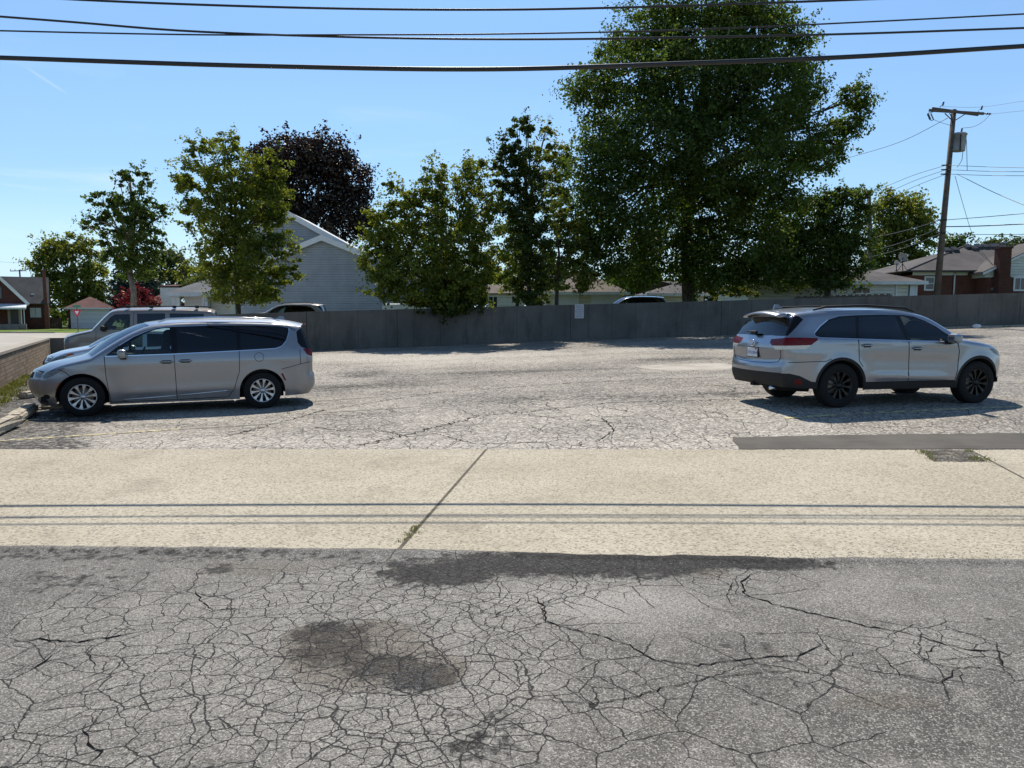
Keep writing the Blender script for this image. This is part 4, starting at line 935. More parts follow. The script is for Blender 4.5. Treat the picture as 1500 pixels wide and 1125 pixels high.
cable([(0, 84.5), (375, 96.5), (750, 101), (1000, 93), (1250, 83), (1500, 67.5)], 10.55, .032, 'thickest black overhead cable, lowest of the four across the sky', cg)
cable([(-10, 23.5), (115, 33), (250, 44), (375, 50), (500, 54), (620, 56.5), (750, 57.5), (1000, 55), (1250, 49.5), (1500, 41)], 10.42, .015, 'black overhead cable that starts higher on the left and crosses under its neighbour', cg)
cable([(0, 45), (150, 48.5), (300, 51), (500, 51), (750, 49.5), (1000, 44), (1250, 33), (1500, 20.5)], 10.4, .011, 'thin black overhead cable rising towards the right above the maple', cg)
cable([(0, -7), (125, 0), (325, 8), (562, 13.5), (750, 14), (1000, 8.5), (1240, 0), (1500, -10)], 10.45, .016, 'topmost black overhead cable, leaving the picture above the maple', cg)
sg_ = 'thin service wires around the leaning pole'
def wire(pts, label, r=.012, mat=m_walum, n=24):
    xs = [(p[0], p[1]) for p in pts]; dep = [p[2] for p in pts]; inc = pts[0][0] < pts[-1][0]
    sp = spline(xs if inc else xs[::-1], n); dd_ = np.interp([s_[0] for s_ in sp], [p[0] for p in (pts if inc else pts[::-1])], dep if inc else dep[::-1])
    b_ = MB(); b_.path([P(x, y, d) for (x, y), d in zip(sp, dd_)], r, 6); return tag(b_.build('service_wire', mat), label, 'wire', sg_)
wire([(1388, 173, 43), (1330, 203, 46), (1240, 232, 52), (1150, 258, 60)], 'thin wire running left and down from the crossarm into the maple', .016)
wire([(1452, 167, 43), (1520, 160, 36), (1600, 151, 30)], 'thin wire running right from the tip of the crossarm', .009)
wire([(1376, 156, 43), (1433, 157, 43), (1500, 148, 38), (1600, 138, 32)], 'thin wire running right from above the crossarm', .007)
wire([(1408, 188, 43), (1430, 184, 43), (1440, 178, 43), (1450, 168, 43)], 'slack loop of wire from the transformer to the crossarm tip', .012)
wire([(1367, 175, 43), (1380, 180, 43), (1394, 184, 43)], 'short slack wire from the hanging switch to the pole', .01)
for k, py in enumerate((242, 248.5, 255)):
    wire([(1386, py, 42.8), (1340, py + 14 + k * 2, 48), (1290, py + 34 + k * 4, 55), (1240, py + 50 + k * 6, 62)], ('uppermost', 'middle', 'lowest')[k] + ' of the three wires running left from the pole below the transformer', .014)
    wire([(1388, (242, 248.5, 255)[k], 42.8), (1450, (244.5, 251, 257)[k], 40), (1520, (246, 251.5, 257.5)[k], 37), (1600, (246, 251, 257)[k], 34)], ('uppermost', 'middle', 'lowest')[k] + ' of the three wires running right from the pole below the transformer', .014)
wire([(1402, 255, 42.8), (1450, 279, 40), (1520, 309, 36), (1600, 345, 32)], 'straight wire slanting down to the right edge from below the transformer', .016)
wire([(1399, 258, 42.8), (1408, 290, 46), (1425, 345, 50), (1455, 389, 54)], 'service drop slanting down to the corner of the brick ranch house', .014)
wire([(1388, 322, 42.8), (1440, 318, 40), (1520, 311, 37), (1600, 304, 34)], 'upper of the three lower wires running right from the pole', .018)
wire([(1386, 332, 42.8), (1420, 331.5, 41), (1500, 328, 37), (1600, 322, 34)], 'thick middle of the three lower wires running right from the pole', .03, m_wire)
wire([(1384, 342.5, 42.8), (1440, 343.5, 40), (1520, 343, 37), (1600, 342, 34)], 'lowest of the lower wires running right from the pole', .016)
for k, (py, dy) in enumerate(((322, 26), (333, 34), (342, 34))):
    wire([(1378, py, 42.8), (1350, py + dy * .35, 46), (1310, py + dy * .75, 52), (1270, py + dy * 1.05, 58)], ('uppermost', 'middle', 'lowest')[k] + ' of the lower wires running left from the pole past the trees', .016)
wire([(1384, 338, 43), (1420, 358, 47), (1455, 389, 54)], 'slack drop from the pole to the gable of the brick ranch house', .013)
wire([(1414, 202, 43), (1416, 215, 43), (1416.5, 235, 43), (1416.8, 250, 43)], 'upright lead hanging beside the transformer', .015, m_wire, 12)
wire([(1412, 210, 43), (1413, 222, 43), (1409, 234, 43), (1402, 245, 43)][::-1], 'curved lead drooping from under the transformer', .015, m_wire, 12)
wire([(-60, 379, 150), (28, 385, 150), (60, 386, 150)], 'far thin wire at the left edge above the distant pole', .02)
# ================================================================== trees and plants
def leaf_mat(name, col, trans, tf=0.42, gloss=0.022, var=0.45):
    m = bpy.data.materials.new(name); m.use_nodes = True; nt = m.node_tree; nt.nodes.clear(); t = NT(nt)
    at = t.n('ShaderNodeAttribute', attribute_name='tint').outputs['Fac']
    def rng(c): return t.mix(at, tuple(q * (1 - var) for q in c), (min(1, c[0] * (1 + var * 1.25)), min(1, c[1] * (1 + var)), c[2] * (1 + var * .6)))
    d = t.n('ShaderNodeBsdfDiffuse'); t.put(d.inputs[0], rng(col))
    tr = t.n('ShaderNodeBsdfTranslucent'); t.put(tr.inputs[0], rng(trans))
    g = t.n('ShaderNodeBsdfGlossy'); g.inputs['Roughness'].default_value = .38; t.put(g.inputs[0], (.85, .85, .65))
    m1 = t.n('ShaderNodeMixShader'); m1.inputs[0].default_value = tf; t.put(m1.inputs[1], d.outputs[0]); t.put(m1.inputs[2], tr.outputs[0])
    m2 = t.n('ShaderNodeMixShader'); m2.inputs[0].default_value = gloss; t.put(m2.inputs[1], m1.outputs[0]); t.put(m2.inputs[2], g.outputs[0])
    o = t.n('ShaderNodeOutputMaterial'); t.put(o.inputs[0], m2.outputs[0]); return m
lm_maple = leaf_mat('maple_leaf', (.046, .078, .017), (.12, .19, .023), .45)
lm_pear = leaf_mat('pear_leaf', (.085, .118, .020), (.25, .30, .028), .47)
lm_dark = leaf_mat('dark_leaf', (.042, .068, .015), (.11, .155, .02), .40)
lm_yel = leaf_mat('light_leaf', (.095, .13, .025), (.25, .285, .036), .5)
lm_purple = leaf_mat('copper_leaf', (.020, .011, .013), (.035, .012, .012), .3, .05)
lm_red = leaf_mat('red_leaf', (.13, .02, .03), (.22, .025, .035), .4)
lm_blue = leaf_mat('spruce_needle', (.035, .055, .048), (.03, .05, .035), .15, .03)
lm_far = leaf_mat('far_leaf', (.075, .105, .035), (.13, .17, .04), .4)
m_bark, t, b = newmat('bark'); v = t.obj(); n1 = t.noise(t.mapping(v, (6, 6, 1.2)), 2.5, 5, .65)
setp(t, b, col=t.mix(t.step(n1, .35, .65), (.035, .028, .022), (.12, .10, .08)), rough=.95, spec=.1, normal=t.bump(n1, .8, .04))
m_barkl, t, b = newmat('pale_bark'); v = t.obj(); n1 = t.noise(t.mapping(v, (5, 5, 1.2)), 2.0, 5, .65)
setp(t, b, col=t.mix(t.step(n1, .35, .65), (.13, .105, .08), (.26, .22, .17)), rough=.95, spec=.1, normal=t.bump(n1, .6, .04))

def leaves(cent, size, rng, up=.35, bias=None):
    """one small folded leaf (two triangles as a diamond) at every centre"""
    n = len(cent); nr = rng.normal(size=(n, 3)) * (1.0 if bias is None else .62); nr[:, 2] += up * np.sign(rng.random(n) - .12) * 1.2
    if bias is not None: nr += bias * .85
    nr /= np.linalg.norm(nr, axis=1)[:, None]; a = rng.normal(size=(n, 3)); a -= nr * (a * nr).sum(1)[:, None]; a /= np.linalg.norm(a, axis=1)[:, None]
    b_ = np.cross(nr, a); s_ = size * (.65 + .7 * rng.random(n))[:, None]
    p = np.stack([cent - a * s_ * .6, cent + b_ * s_ * .42 + nr * s_ * .08, cent + a * s_ * .6, cent - b_ * s_ * .42 + nr * s_ * .08], 1)
    return p.reshape(-1, 3)
def tree(name, label, base_px, Y, lobes, mat, leaf=None, dens=1.0, trunk_r=.2, group=None, cat='tree', bark=None, seed=1, fork=None, clump=.42, depth=.8, zbase=None, limbs=True, shell=.25, up=.35, lean=None, twigs=5, sprigs=1.0, fwd=0.0):
    rng = np.random.default_rng(seed); bark = bark or m_bark
    bx = P(base_px[0], base_px[1], Y); bz = zbase if zbase is not None else tz(bx.x, min(Y, 45)); base = Vector((bx.x, Y, bz)); s = Y / FPX
    h = empty(name, tuple(base), 0, label, cat, group); leaf = (leaf or max(.15, Y * .0040)) * .86; C = []; T = []; Bv = []
    tb = MB()
    # trunk
    cy = np.mean([l[1] for l in lobes]); cx = np.average([l[0] for l in lobes], weights=[l[2] * l[3] for l in lobes]); topl = min(lobes, key=lambda l: l[1])
    fk = P(fork[0], fork[1], Y) if fork else P(lerp(base_px[0], cx, .35), lerp(base_px[1], cy, .45), Y)
    if limbs:
        mid = base.lerp(fk, .5) + Vector((rng.normal() * .06, rng.normal() * .06, 0))
        if lean is not None: mid = P(lean[0], lean[1], Y)
        tb.path([base + Vector((0, 0, -.3)), base + Vector((0, 0, .05)), base.lerp(mid, .4), mid, fk], [trunk_r * 1.5, trunk_r * 1.2, trunk_r, trunk_r * .9, trunk_r * .8], 10)
        tp = P(topl[0], topl[1], Y); q1 = fk.lerp(tp, .5) + Vector((rng.normal() * .25, rng.normal() * .25, 0))
        tb.path([fk, q1, tp], [trunk_r * .8, trunk_r * .5, trunk_r * .14], 8)
    for li, l in enumerate(lobes):
        px, py, rx, ry = l[:4]; dy = l[4] if len(l) > 4 else rng.uniform(-.5, .5) * rx * s * .6
        dy -= fwd
        c = P(px, py, Y + dy); RX, RZ = rx * s, ry * s; RY = max(RX, RZ) * depth
        nl = int(dens * 4.6 * math.pi * RX * RZ / (leaf * leaf * .5)); nc = max(5, int(nl / 46))
        u = rng.normal(size=(nc, 3)); u /= np.linalg.norm(u, axis=1)[:, None]; r_ = (shell + (1 - shell) * rng.random(nc)) ** .6 * (1 + .16 * rng.normal(size=nc) * (rng.random(nc) < .5))
        r_ = np.minimum(r_, 1.28)
        cc = np.array(c) + u * r_[:, None] * np.array([RX, RY, RZ]) * .97
        cw = clump * (.6 + .8 * rng.random(nc)) * min(1.0, max(RX, RZ) * .55)
        k = rng.poisson(nl / nc, nc) + 4; idx = np.repeat(np.arange(nc), k)
        g = rng.normal(size=(len(idx), 3)) * np.array([1, 1, .62]) * (cw[idx] * .55)[:, None]
        C.append(cc[idx] + g); hv_ = g / (np.linalg.norm(g, axis=1)[:, None] + 1e-6) + .6 * u[idx]; Bv.append(hv_ / (np.linalg.norm(hv_, axis=1)[:, None] + 1e-6)); tc = rng.random(nc) * .65; T.append(np.clip(tc[idx] + rng.random(len(idx)) * .45 - .05, 0, 1))
        if limbs:
            st = base.lerp(fk, rng.uniform(.75, 1.0)) if py > fk_py(fk) else fk.lerp(P(topl[0], topl[1], Y), rng.uniform(0, .5))
            m1 = st.lerp(c, .5) + Vector((0, 0, .12 * (c - st).length)) + Vector((rng.normal() * .2, rng.normal() * .3, 0))
            r0 = trunk_r * rng.uniform(.28, .45); tb.path([st, m1, c], [r0, r0 * .65, r0 * .3], 6)
            for j in rng.choice(nc, min(nc, twigs), replace=False):
                e = Vector(cc[j]); tb.path([c.lerp(m1, rng.uniform(0, .6)), c.lerp(e, .5) + Vector((0, 0, .08)), e], [r0 * .3, r0 * .18, .008], 4, False)
        for _ in range(int(sprigs * (3 + 5 * min(1.5, RX / 2)))):
            d = rng.normal(size=3) + np.array([0, 0, .55]); d[1] *= .6; d /= np.linalg.norm(d); a0 = rng.uniform(.75, .95); ln = rng.uniform(.25, .62) * (RX + RZ) / 2 + .25
            st_ = np.array(c) + d * np.array([RX, RY, RZ]) * a0; d2 = d + rng.normal(size=3) * .3 + np.array([0, 0, .25]); d2 /= np.linalg.norm(d2)
            m_ = int(dens * 1.1 * ln * .34 / (leaf * leaf * .5)) + 6; f = rng.random(m_) ** .8; w_ = (.17 * (1 - f) + .06)[:, None] * (1 + .5 * (leaf > .2) + 1.2 * (leaf > .35))
            Bv.append(np.repeat(d2[None], m_, 0)); C.append(st_ + d2 * (f * ln)[:, None] + rng.normal(size=(m_, 3)) * w_); T.append(np.clip(rng.random() * .5 + rng.random(m_) * .5, 0, 1))
    C = np.concatenate(C); T = np.concatenate(T); v = leaves(C - np.array(base), leaf, rng, up, np.concatenate(Bv))
    q = np.arange(len(v)).reshape(-1, 4)
    fastmesh('crown', v, q, mat, h, False, [('tint', 'FACE', 'FLOAT', T)])
    if limbs: tb.build('trunk', bark, h, True)
    return h
def fk_py(fk):
    # image row of a point (used only to pick which limb feeds which lobe)
    d = fk - Vector((0, 0, CAM_H)); c, s = math.cos(PITCH), math.sin(PITCH); return 562.5 - FPX * (d.z * c + d.y * s) / (d.y * c - d.z * s)

tree('maple_tree', 'huge spreading green maple behind the grey wall, reaching past the top of the view', (1012, 438), 45.5,
     [(1045, -5, 95, 40), (955, 45, 55, 42), (1040, 55, 80, 50), (1115, 50, 58, 46), (905, 70, 30, 22), (1172, 82, 34, 32), (868, 132, 48, 26, -1), (930, 118, 60, 45, -2), (1020, 130, 85, 60, -3), (1105, 140, 72, 60, -3), (1178, 140, 34, 36),
      (1252, 142, 25, 22, -1), (1246, 178, 24, 26), (1222, 205, 26, 24), (1196, 235, 34, 28), (1158, 215, 48, 46, -2), (890, 195, 45, 45), (960, 210, 75, 55, -4), (1065, 225, 90, 60, -4), (875, 260, 48, 45, -1), (940, 290, 75, 55, -3), (1045, 300, 90, 55, 1), (1115, 285, 58, 42, -3),
      (870, 325, 42, 40), (905, 370, 50, 38, -2), (985, 365, 75, 45, 1), (1075, 365, 75, 45, -1), (935, 408, 45, 20), (1050, 405, 60, 22), (1110, 395, 50, 25)],
     lm_maple, .165, .80, .42, fwd=1.5, seed=11, fork=(1005, 330), clump=.62, twigs=7, shell=.3)
tree('broadleaf_tree', 'dark bushy tree between the huge maple and the long garage', (1215, 438), 45, [(1238, 288, 26, 18), (1264, 302, 14, 28), (1208, 300, 24, 18), (1185, 320, 50, 40), (1245, 340, 38, 38), (1150, 365, 42, 32), (1205, 370, 55, 35), (1250, 385, 30, 24), (1180, 405, 50, 18), (1225, 412, 40, 14), (1145, 345, 34, 34), (1130, 385, 36, 26)], lm_maple, .155, .95, .2, seed=12, fork=(1212, 360), clump=.5)
tree('pear_tree', 'upright green tree with open left branches standing before the grey sided house', (348, 456), 39.2,
     [(288, 218, 20, 16), (330, 213, 28, 16), (268, 262, 17, 24), (298, 262, 30, 28), (345, 258, 42, 42, -.5), (396, 246, 22, 26), (285, 312, 28, 26), (330, 318, 44, 44, -.8), (392, 298, 36, 38), (412, 325, 20, 20), (345, 372, 54, 42, -.8), (308, 378, 20, 28), (398, 362, 30, 26), (350, 418, 56, 30, -.8), (412, 402, 26, 20), (322, 410, 18, 18), (390, 430, 24, 14), (425, 385, 14, 18)],
     lm_pear, .14, .85, .15, seed=13, fork=(346, 400), clump=.36, twigs=6)
tree('copper_beech', 'dome-shaped dark purple-leaved tree rising behind the grey sided house', (460, 450), 86, [(425, 232, 52, 34), (478, 228, 48, 30), (395, 265, 34, 42), (455, 275, 75, 55), (515, 272, 34, 40), (528, 310, 24, 40), (400, 320, 40, 45), (465, 335, 80, 45), (385, 230, 20, 15)], lm_purple, .33, .95, .4, seed=14, clump=.9, zbase=0)
tree('bushy_tree', 'broad many-stemmed green tree overhanging the grey wall beside the sided house', (640, 452), 39.4,
     [(570, 272, 12, 10), (590, 300, 28, 24), (638, 268, 24, 30), (690, 262, 24, 34), (628, 312, 38, 36), (688, 315, 34, 38), (556, 335, 30, 30), (590, 350, 40, 36), (648, 360, 48, 40, -.6), (705, 365, 30, 40), (548, 385, 28, 28), (590, 405, 44, 36, -.6), (565, 420, 30, 22), (648, 410, 50, 36, -.8), (700, 405, 30, 34), (722, 300, 18, 26)],
     lm_pear, .14, .82, .14, fwd=2.0, seed=15, fork=(642, 410), clump=.38, twigs=6)
tree('columnar_tree', 'narrow dark upright tree with a ragged top left of the wall sign', (776, 446), 40.6,
     [(757, 192, 12, 18), (772, 190, 10, 20), (742, 222, 16, 20), (768, 232, 22, 28), (738, 262, 20, 24), (772, 275, 26, 34), (776, 320, 32, 38), (780, 365, 34, 38), (778, 405, 32, 30), (776, 432, 26, 14), (745, 305, 16, 28), (726, 245, 10, 14)],
     lm_dark, .14, 1.0, .14, fwd=1.0, seed=16, fork=(775, 400), clump=.34)
tree('broadleaf_tree', 'pale sunlit green tree behind the narrow dark one', (752, 446), 47, [(800, 222, 20, 20), (822, 228, 18, 24), (815, 262, 26, 28), (822, 300, 22, 26), (748, 350, 26, 34), (742, 395, 24, 32), (800, 190, 10, 12)], lm_yel, .17, .8, .13, seed=17, clump=.42)
tree('broadleaf_tree', 'small fork-trunked light green tree right of the narrow dark one', (815, 447), 42, [(812, 318, 20, 22), (838, 345, 34, 28), (822, 378, 32, 28), (858, 388, 28, 26), (842, 415, 34, 14), (800, 408, 18, 16), (868, 360, 20, 22)], lm_yel, .155, .8, .13, seed=18, fork=(816, 425), clump=.36)
iv = tree('climbing_ivy', 'dense dark ivy bush piled on the grey wall and spilling over its front', (655, 462), 37.9, [(650, 425, 44, 26), (612, 440, 30, 14), (688, 438, 30, 16), (655, 448, 40, 12, -1.0), (658, 459, 9, 9, -1.05)], lm_dark, .14, 1.25, .05, cat='ivy', seed=19, limbs=False, clump=.3, depth=.5)
tree('crabapple_tree', 'open-crowned tree with a pale forked trunk rising behind the tan van', (193, 446), 64,
     [(190, 256, 16, 13), (212, 260, 14, 14), (176, 270, 8, 6), (150, 292, 20, 11), (178, 296, 22, 16), (205, 300, 24, 26), (232, 306, 12, 12), (240, 315, 8, 6), (140, 322, 16, 10), (128, 330, 14, 8), (165, 326, 22, 18), (200, 340, 34, 28), (232, 338, 12, 10), (160, 350, 16, 14), (172, 372, 24, 20), (212, 375, 28, 22), (196, 395, 34, 18), (233, 360, 10, 8)],
     lm_maple, .22, .85, .26, seed=20, fork=(190, 400), clump=.42, bark=m_barkl, zbase=0, lean=(196, 428), shell=.25)
tree('broadleaf_tree', 'rounded bright green tree between the dark brick house and the small garage', (105, 478), 124, [(72, 362, 24, 14), (108, 358, 28, 13), (60, 384, 18, 12), (98, 385, 40, 24), (138, 385, 20, 24), (75, 415, 30, 26), (115, 420, 40, 30), (148, 425, 18, 26), (90, 452, 38, 22), (130, 455, 32, 20)], lm_yel, .46, .95, .5, seed=21, clump=1.0, zbase=0)
tree('spruce_tree', 'dark blue-green spruce behind the red-leaved bush', (190, 478), 118, [(182, 398, 10, 14), (182, 418, 20, 18), (180, 440, 26, 18), (178, 460, 30, 16), (212, 408, 14, 14), (216, 428, 22, 18), (218, 450, 26, 18)], lm_blue, .42, 1.1, .4, seed=22, clump=.8, zbase=0)
tree('broadleaf_tree', 'hazy far green tree left of the upright tree', (256, 478), 140, [(250, 375, 18, 14), (240, 395, 20, 16), (268, 392, 20, 16), (255, 418, 34, 22), (282, 415, 16, 18), (225, 400, 14, 14)], lm_far, .5, .95, .4, seed=23, clump=1.1, zbase=0)
tree('broadleaf_tree', 'small yellow-green tree over the porch house roof', (288, 470), 88, [(258, 402, 12, 8), (272, 398, 14, 9), (292, 396, 14, 10), (300, 408, 10, 8)], lm_yel, .3, .6, .12, seed=24, clump=.5, zbase=0)
tree('japanese_maple', 'low red-leaved tree behind the tan van', (200, 474), 92, [(205, 426, 12, 6), (192, 436, 18, 9), (216, 437, 16, 9), (200, 447, 28, 9), (182, 449, 12, 7), (226, 446, 10, 8)], lm_red, .3, .8, .1, seed=25, clump=.5, zbase=0)
tree('broadleaf_tree', 'sunlit green tree directly left of the leaning pole', (1318, 440), 78, [(1302, 295, 24, 16), (1330, 302, 26, 18), (1350, 318, 18, 18), (1295, 325, 26, 26), (1328, 335, 36, 28), (1360, 348, 12, 18), (1300, 362, 34, 26), (1345, 372, 30, 18), (1318, 395, 40, 20), (1280, 385, 18, 24)], lm_yel, .28, .95, .3, seed=26, clump=.7, zbase=1)
for i_, (lb, cxp, cyp, w_, hh, Yv) in enumerate((('far tree just right of the leaning pole over the ranch roof', 1398, 358, 22, 12, 132), ('far pale tree over the ridge left of the brick chimney', 1452, 358, 15, 7, 150), ('far pale tree right of the brick chimney', 1488, 356, 22, 9, 150))):
    tree('broadleaf_tree', lb, (cxp, 440), Yv, [(cxp - w_ * .5, cyp, w_ * .6, hh * .8), (cxp + w_ * .4, cyp - 1, w_ * .6, hh), (cxp, cyp + hh * 1.2, w_, hh), (cxp, cyp + hh * 3, w_ * 1.2, hh * 1.6)], lm_far if i_ else lm_maple, .5, .95, .3, seed=30 + i_, clump=1.0, zbase=1)
for i_, (cx_, lb_) in enumerate(((655, 'far dark green tree seen low between the overhanging tree and the narrow dark tree'), (790, 'far dark green tree seen low behind the cream garage'), (925, 'far dark green tree low behind the left side of the huge maple'), (1050, 'far dark green tree low behind the trunk of the huge maple'), (1165, 'far dark green tree low behind the long garage'), (350, 'far dark green tree behind the grey sided house on its left'))):
    tree('broadleaf_tree', lb_, (cx_, 445), 96 + 3 * (i_ % 2), [(cx_ - 48, 420, 34, 24), (cx_, 408, 44, 26), (cx_ + 45, 418, 36, 24), (cx_ - 20, 438, 50, 18), (cx_ + 30, 438, 50, 18)], lm_far if i_ % 2 else lm_maple, .42, .9, .3, seed=60 + i_, clump=.9, zbase=.5, group='far trees behind the houses')
tree('garden_bush', 'yellow-green bush at the foot of the huge maple', (1060, 446), 45.5, [(1045, 425, 16, 12), (1072, 422, 20, 16), (1100, 428, 20, 10)], lm_yel, .15, .75, .04, cat='bush', seed=40, limbs=False, clump=.35)
tree('garden_bush', 'small yellow-green bush over the wall left of the long garage', (1150, 440), 45, [(1130, 412, 12, 8), (1150, 406, 16, 10), (1165, 414, 10, 8)], lm_yel, .15, .7, .04, cat='bush', seed=41, limbs=False, clump=.3)
tree('garden_bush', 'low bush behind the wall between the narrow dark tree and the fork-trunked tree', (795, 446), 43, [(790, 432, 14, 10), (800, 436, 10, 7)], lm_yel, .14, .8, .04, cat='bush', seed=42, limbs=False, clump=.3)
tree('garden_bush', 'dark bush beside the dark brick house chimney', (80, 478), 112, [(82, 462, 8, 7), (86, 470, 9, 8)], lm_maple, .3, 1.0, .04, cat='bush', seed=43, limbs=False, clump=.5, zbase=0)

# grass tufts and weeds ----------------------------------------------------------
def blades(name, spots, hgt, mat, n, spread, zoff=0.0):
    rng = np.random.default_rng(5); V = []; Q = []; T = []
    for (x, y, sc) in spots:
        for _ in range(n):
            px, py = x + rng.normal() * spread, y + rng.normal() * spread * .8; z = tz(px, py) + zoff; h_ = hgt * sc * rng.uniform(.4, 1.15)
            an = rng.uniform(0, 6.28); w_ = hgt * .055; lx, ly = math.cos(an), math.sin(an); ln = rng.normal(size=2) * h_ * .45
            k = len(V); V += [(px - lx * w_, py - ly * w_, z), (px + lx * w_, py + ly * w_, z), (px + lx * w_ * .6 + ln[0] * .5, py + ly * w_ * .6 + ln[1] * .5, z + h_ * .65), (px + ln[0], py + ln[1], z + h_)]
            Q.append((k, k + 1, k + 3, k + 2) if False else (k, k + 1, k + 2, k + 3)); T.append(rng.random())
    o = fastmesh(name, V, Q, mat, None, False, [('tint', 'FACE', 'FLOAT', T)]); return tag(o, kind='stuff')
lm_grass = leaf_mat('grass_blade', (.14, .165, .04), (.20, .22, .05), .4, .03)
sp = []
for i_ in range(120):
    f = random.random() ** 1.4; p = bw_a.lerp(bw_b, f * .62) + Vector((bd.y, -bd.x)) * (random.random() ** 2 * .42 + .03); sp.append((p.x, p.y, random.uniform(.5, 1.2) * (1 - .4 * f)))
blades('wall_grass', sp, .15, lm_grass, 30, .09)
sp = [(lerp(G(593, 795).x, G(612, 772).x, f) + random.gauss(0, .012), lerp(G(593, 795).y, G(612, 772).y, f), random.uniform(.5, 1)) for f in np.linspace(0, 1, 12)]
blades('joint_weeds', sp, .045, lm_grass, 14, .014, .008)
sp = [(G(px, py).x, G(px, py).y, 1) for px, py in ((1352, 664), (1358, 669), (1364, 674), (1356, 666), (1430, 675), (1438, 677), (1444, 677), (1424, 674), (1418, 664))]
blades('notch_weeds', sp, .06, lm_grass, 22, .05, .012)
sp = []
for i_ in range(40):
    x = random.uniform(22, 40); sp.append((x, float(back_y(x)) - .35 - random.random() * .9, random.uniform(.3, 1)))
blades('curb_weeds', sp, .16, lm_grass, 12, .10)
p = G(1455, 478); blades('tall_weed', [(p.x, p.y, 1.2), (p.x + .12, p.y, .9)], .55, lm_grass, 24, .12)
sp = [(G(px, 820 + (px - 1300) * .01).x, G(px, 820).y + random.gauss(0, .03), random.uniform(.4, 1)) for px in range(1420, 1530, 9)]
blades('edge_weeds', sp, .03, lm_grass, 10, .03)
# loose stones and leaf litter on the paving
m_stone = basic('loose_stone', (.24, .22, .19), .9, var=.6, scale=30)
rng = np.random.default_rng(9); sb = MB()
def pebble(x, y, z, r):
    k = len(sb.v); a = rng.uniform(.6, 1.2, 6) * r
    sb.add([(x + a[0], y, z + a[4] * .2), (x, y + a[1], z + a[4] * .2), (x - a[2], y, z + a[5] * .2), (x, y - a[3], z + a[5] * .2), (x, y, z + r * .9)], [(0, 1, 4), (1, 2, 4), (2, 3, 4), (3, 0, 4)])
for _ in range(420):
    px = rng.uniform(1090, 1560); e = abs(rng.normal()) * 9; p = G(px, 819 - e); pebble(p.x, p.y, tz(p.x, p.y) + .008, rng.uniform(.002, .007))
for _ in range(700):
    p = G(rng.normal(870, 170), rng.normal(823, 8)); pebble(p.x, p.y, -.006, rng.uniform(.003, .009))
for _ in range(500):
    p = G(rng.normal(590, 35), rng.normal(990, 14)); pebble(p.x, p.y, -.006, rng.uniform(.003, .007))
for _ in range(450):
    p = G(rng.uniform(-200, 1700), rng.uniform(830, 1125)); pebble(p.x, p.y, -.006, rng.uniform(.002, .007))
for _ in range(500):
    x = rng.uniform(20, 44); y = float(back_y(x)) - .2 - abs(rng.normal()) * .7; pebble(x, y, tz(x, y), rng.uniform(.02, .06))
for _ in range(300):
    f = rng.random(); q = bw_a.lerp(bw_b, f * .6) + Vector((bd.y, -bd.x)) * (rng.random() * 2.4 + .1); pebble(q.x, q.y, tz(q.x, q.y), rng.uniform(.012, .035))
for _ in range(260):
    f, g_ = rng.random(), rng.random(); q = (nA * (1 - g_) + nD * g_) * (1 - f) + (nB * (1 - g_) + nC * g_) * f; pebble(q.x, q.y, tz(q.x, q.y) + .012, rng.uniform(.005, .018))
tag(sb.build('loose_stones', m_stone), kind='stuff')
# parking blocks on the left -----------------------------------------------------
m_block = basic('block_concrete', (.40, .345, .26), .9, var=.35, scale=7, bump=.7, bscale=25)
def block(a, c, w_, hgt, label):
    d = (c - a); L = math.hypot(d.x, d.y); h = empty('parking_block', ((a.x + c.x) / 2, (a.y + c.y) / 2, tz(a.x, a.y)), math.atan2(d.y, d.x), label, 'parking block', 'concrete parking blocks at the left edge of the lot')
    bm = bmesh.new(); bmesh.ops.create_cube(bm, size=1)
    for q in bm.verts: q.co = (q.co.x * L, q.co.y * w_, (q.co.z + .5) * hgt)
    bmesh.ops.bevel(bm, geom=bm.edges[:], offset=.035, segments=2, affect='EDGES'); bmesh.ops.subdivide_edges(bm, edges=bm.edges[:], cuts=3, use_grid_fill=True)
    for q in bm.verts: q.co += Vector((random.gauss(0, .007), random.gauss(0, .007), random.gauss(0, .006) if q.co.z > .01 else 0))
    b_ = MB(); b_.addbm(bm); b_.build('block', m_block, h)
block(G(-75, 668), G(21, 625), .24, .17, 'nearest concrete parking block, cut by the left edge of the view')
block(G(20, 622), G(46, 604), .24, .17, 'short concrete parking block right before the silver minivan nose')
block(G(58, 600), G(105, 597), .20, .10, 'low concrete parking block lying under the silver minivan bumper')
block(G(32, 585), G(58, 580), .22, .15, 'farther concrete parking block left of the minivan headlight')
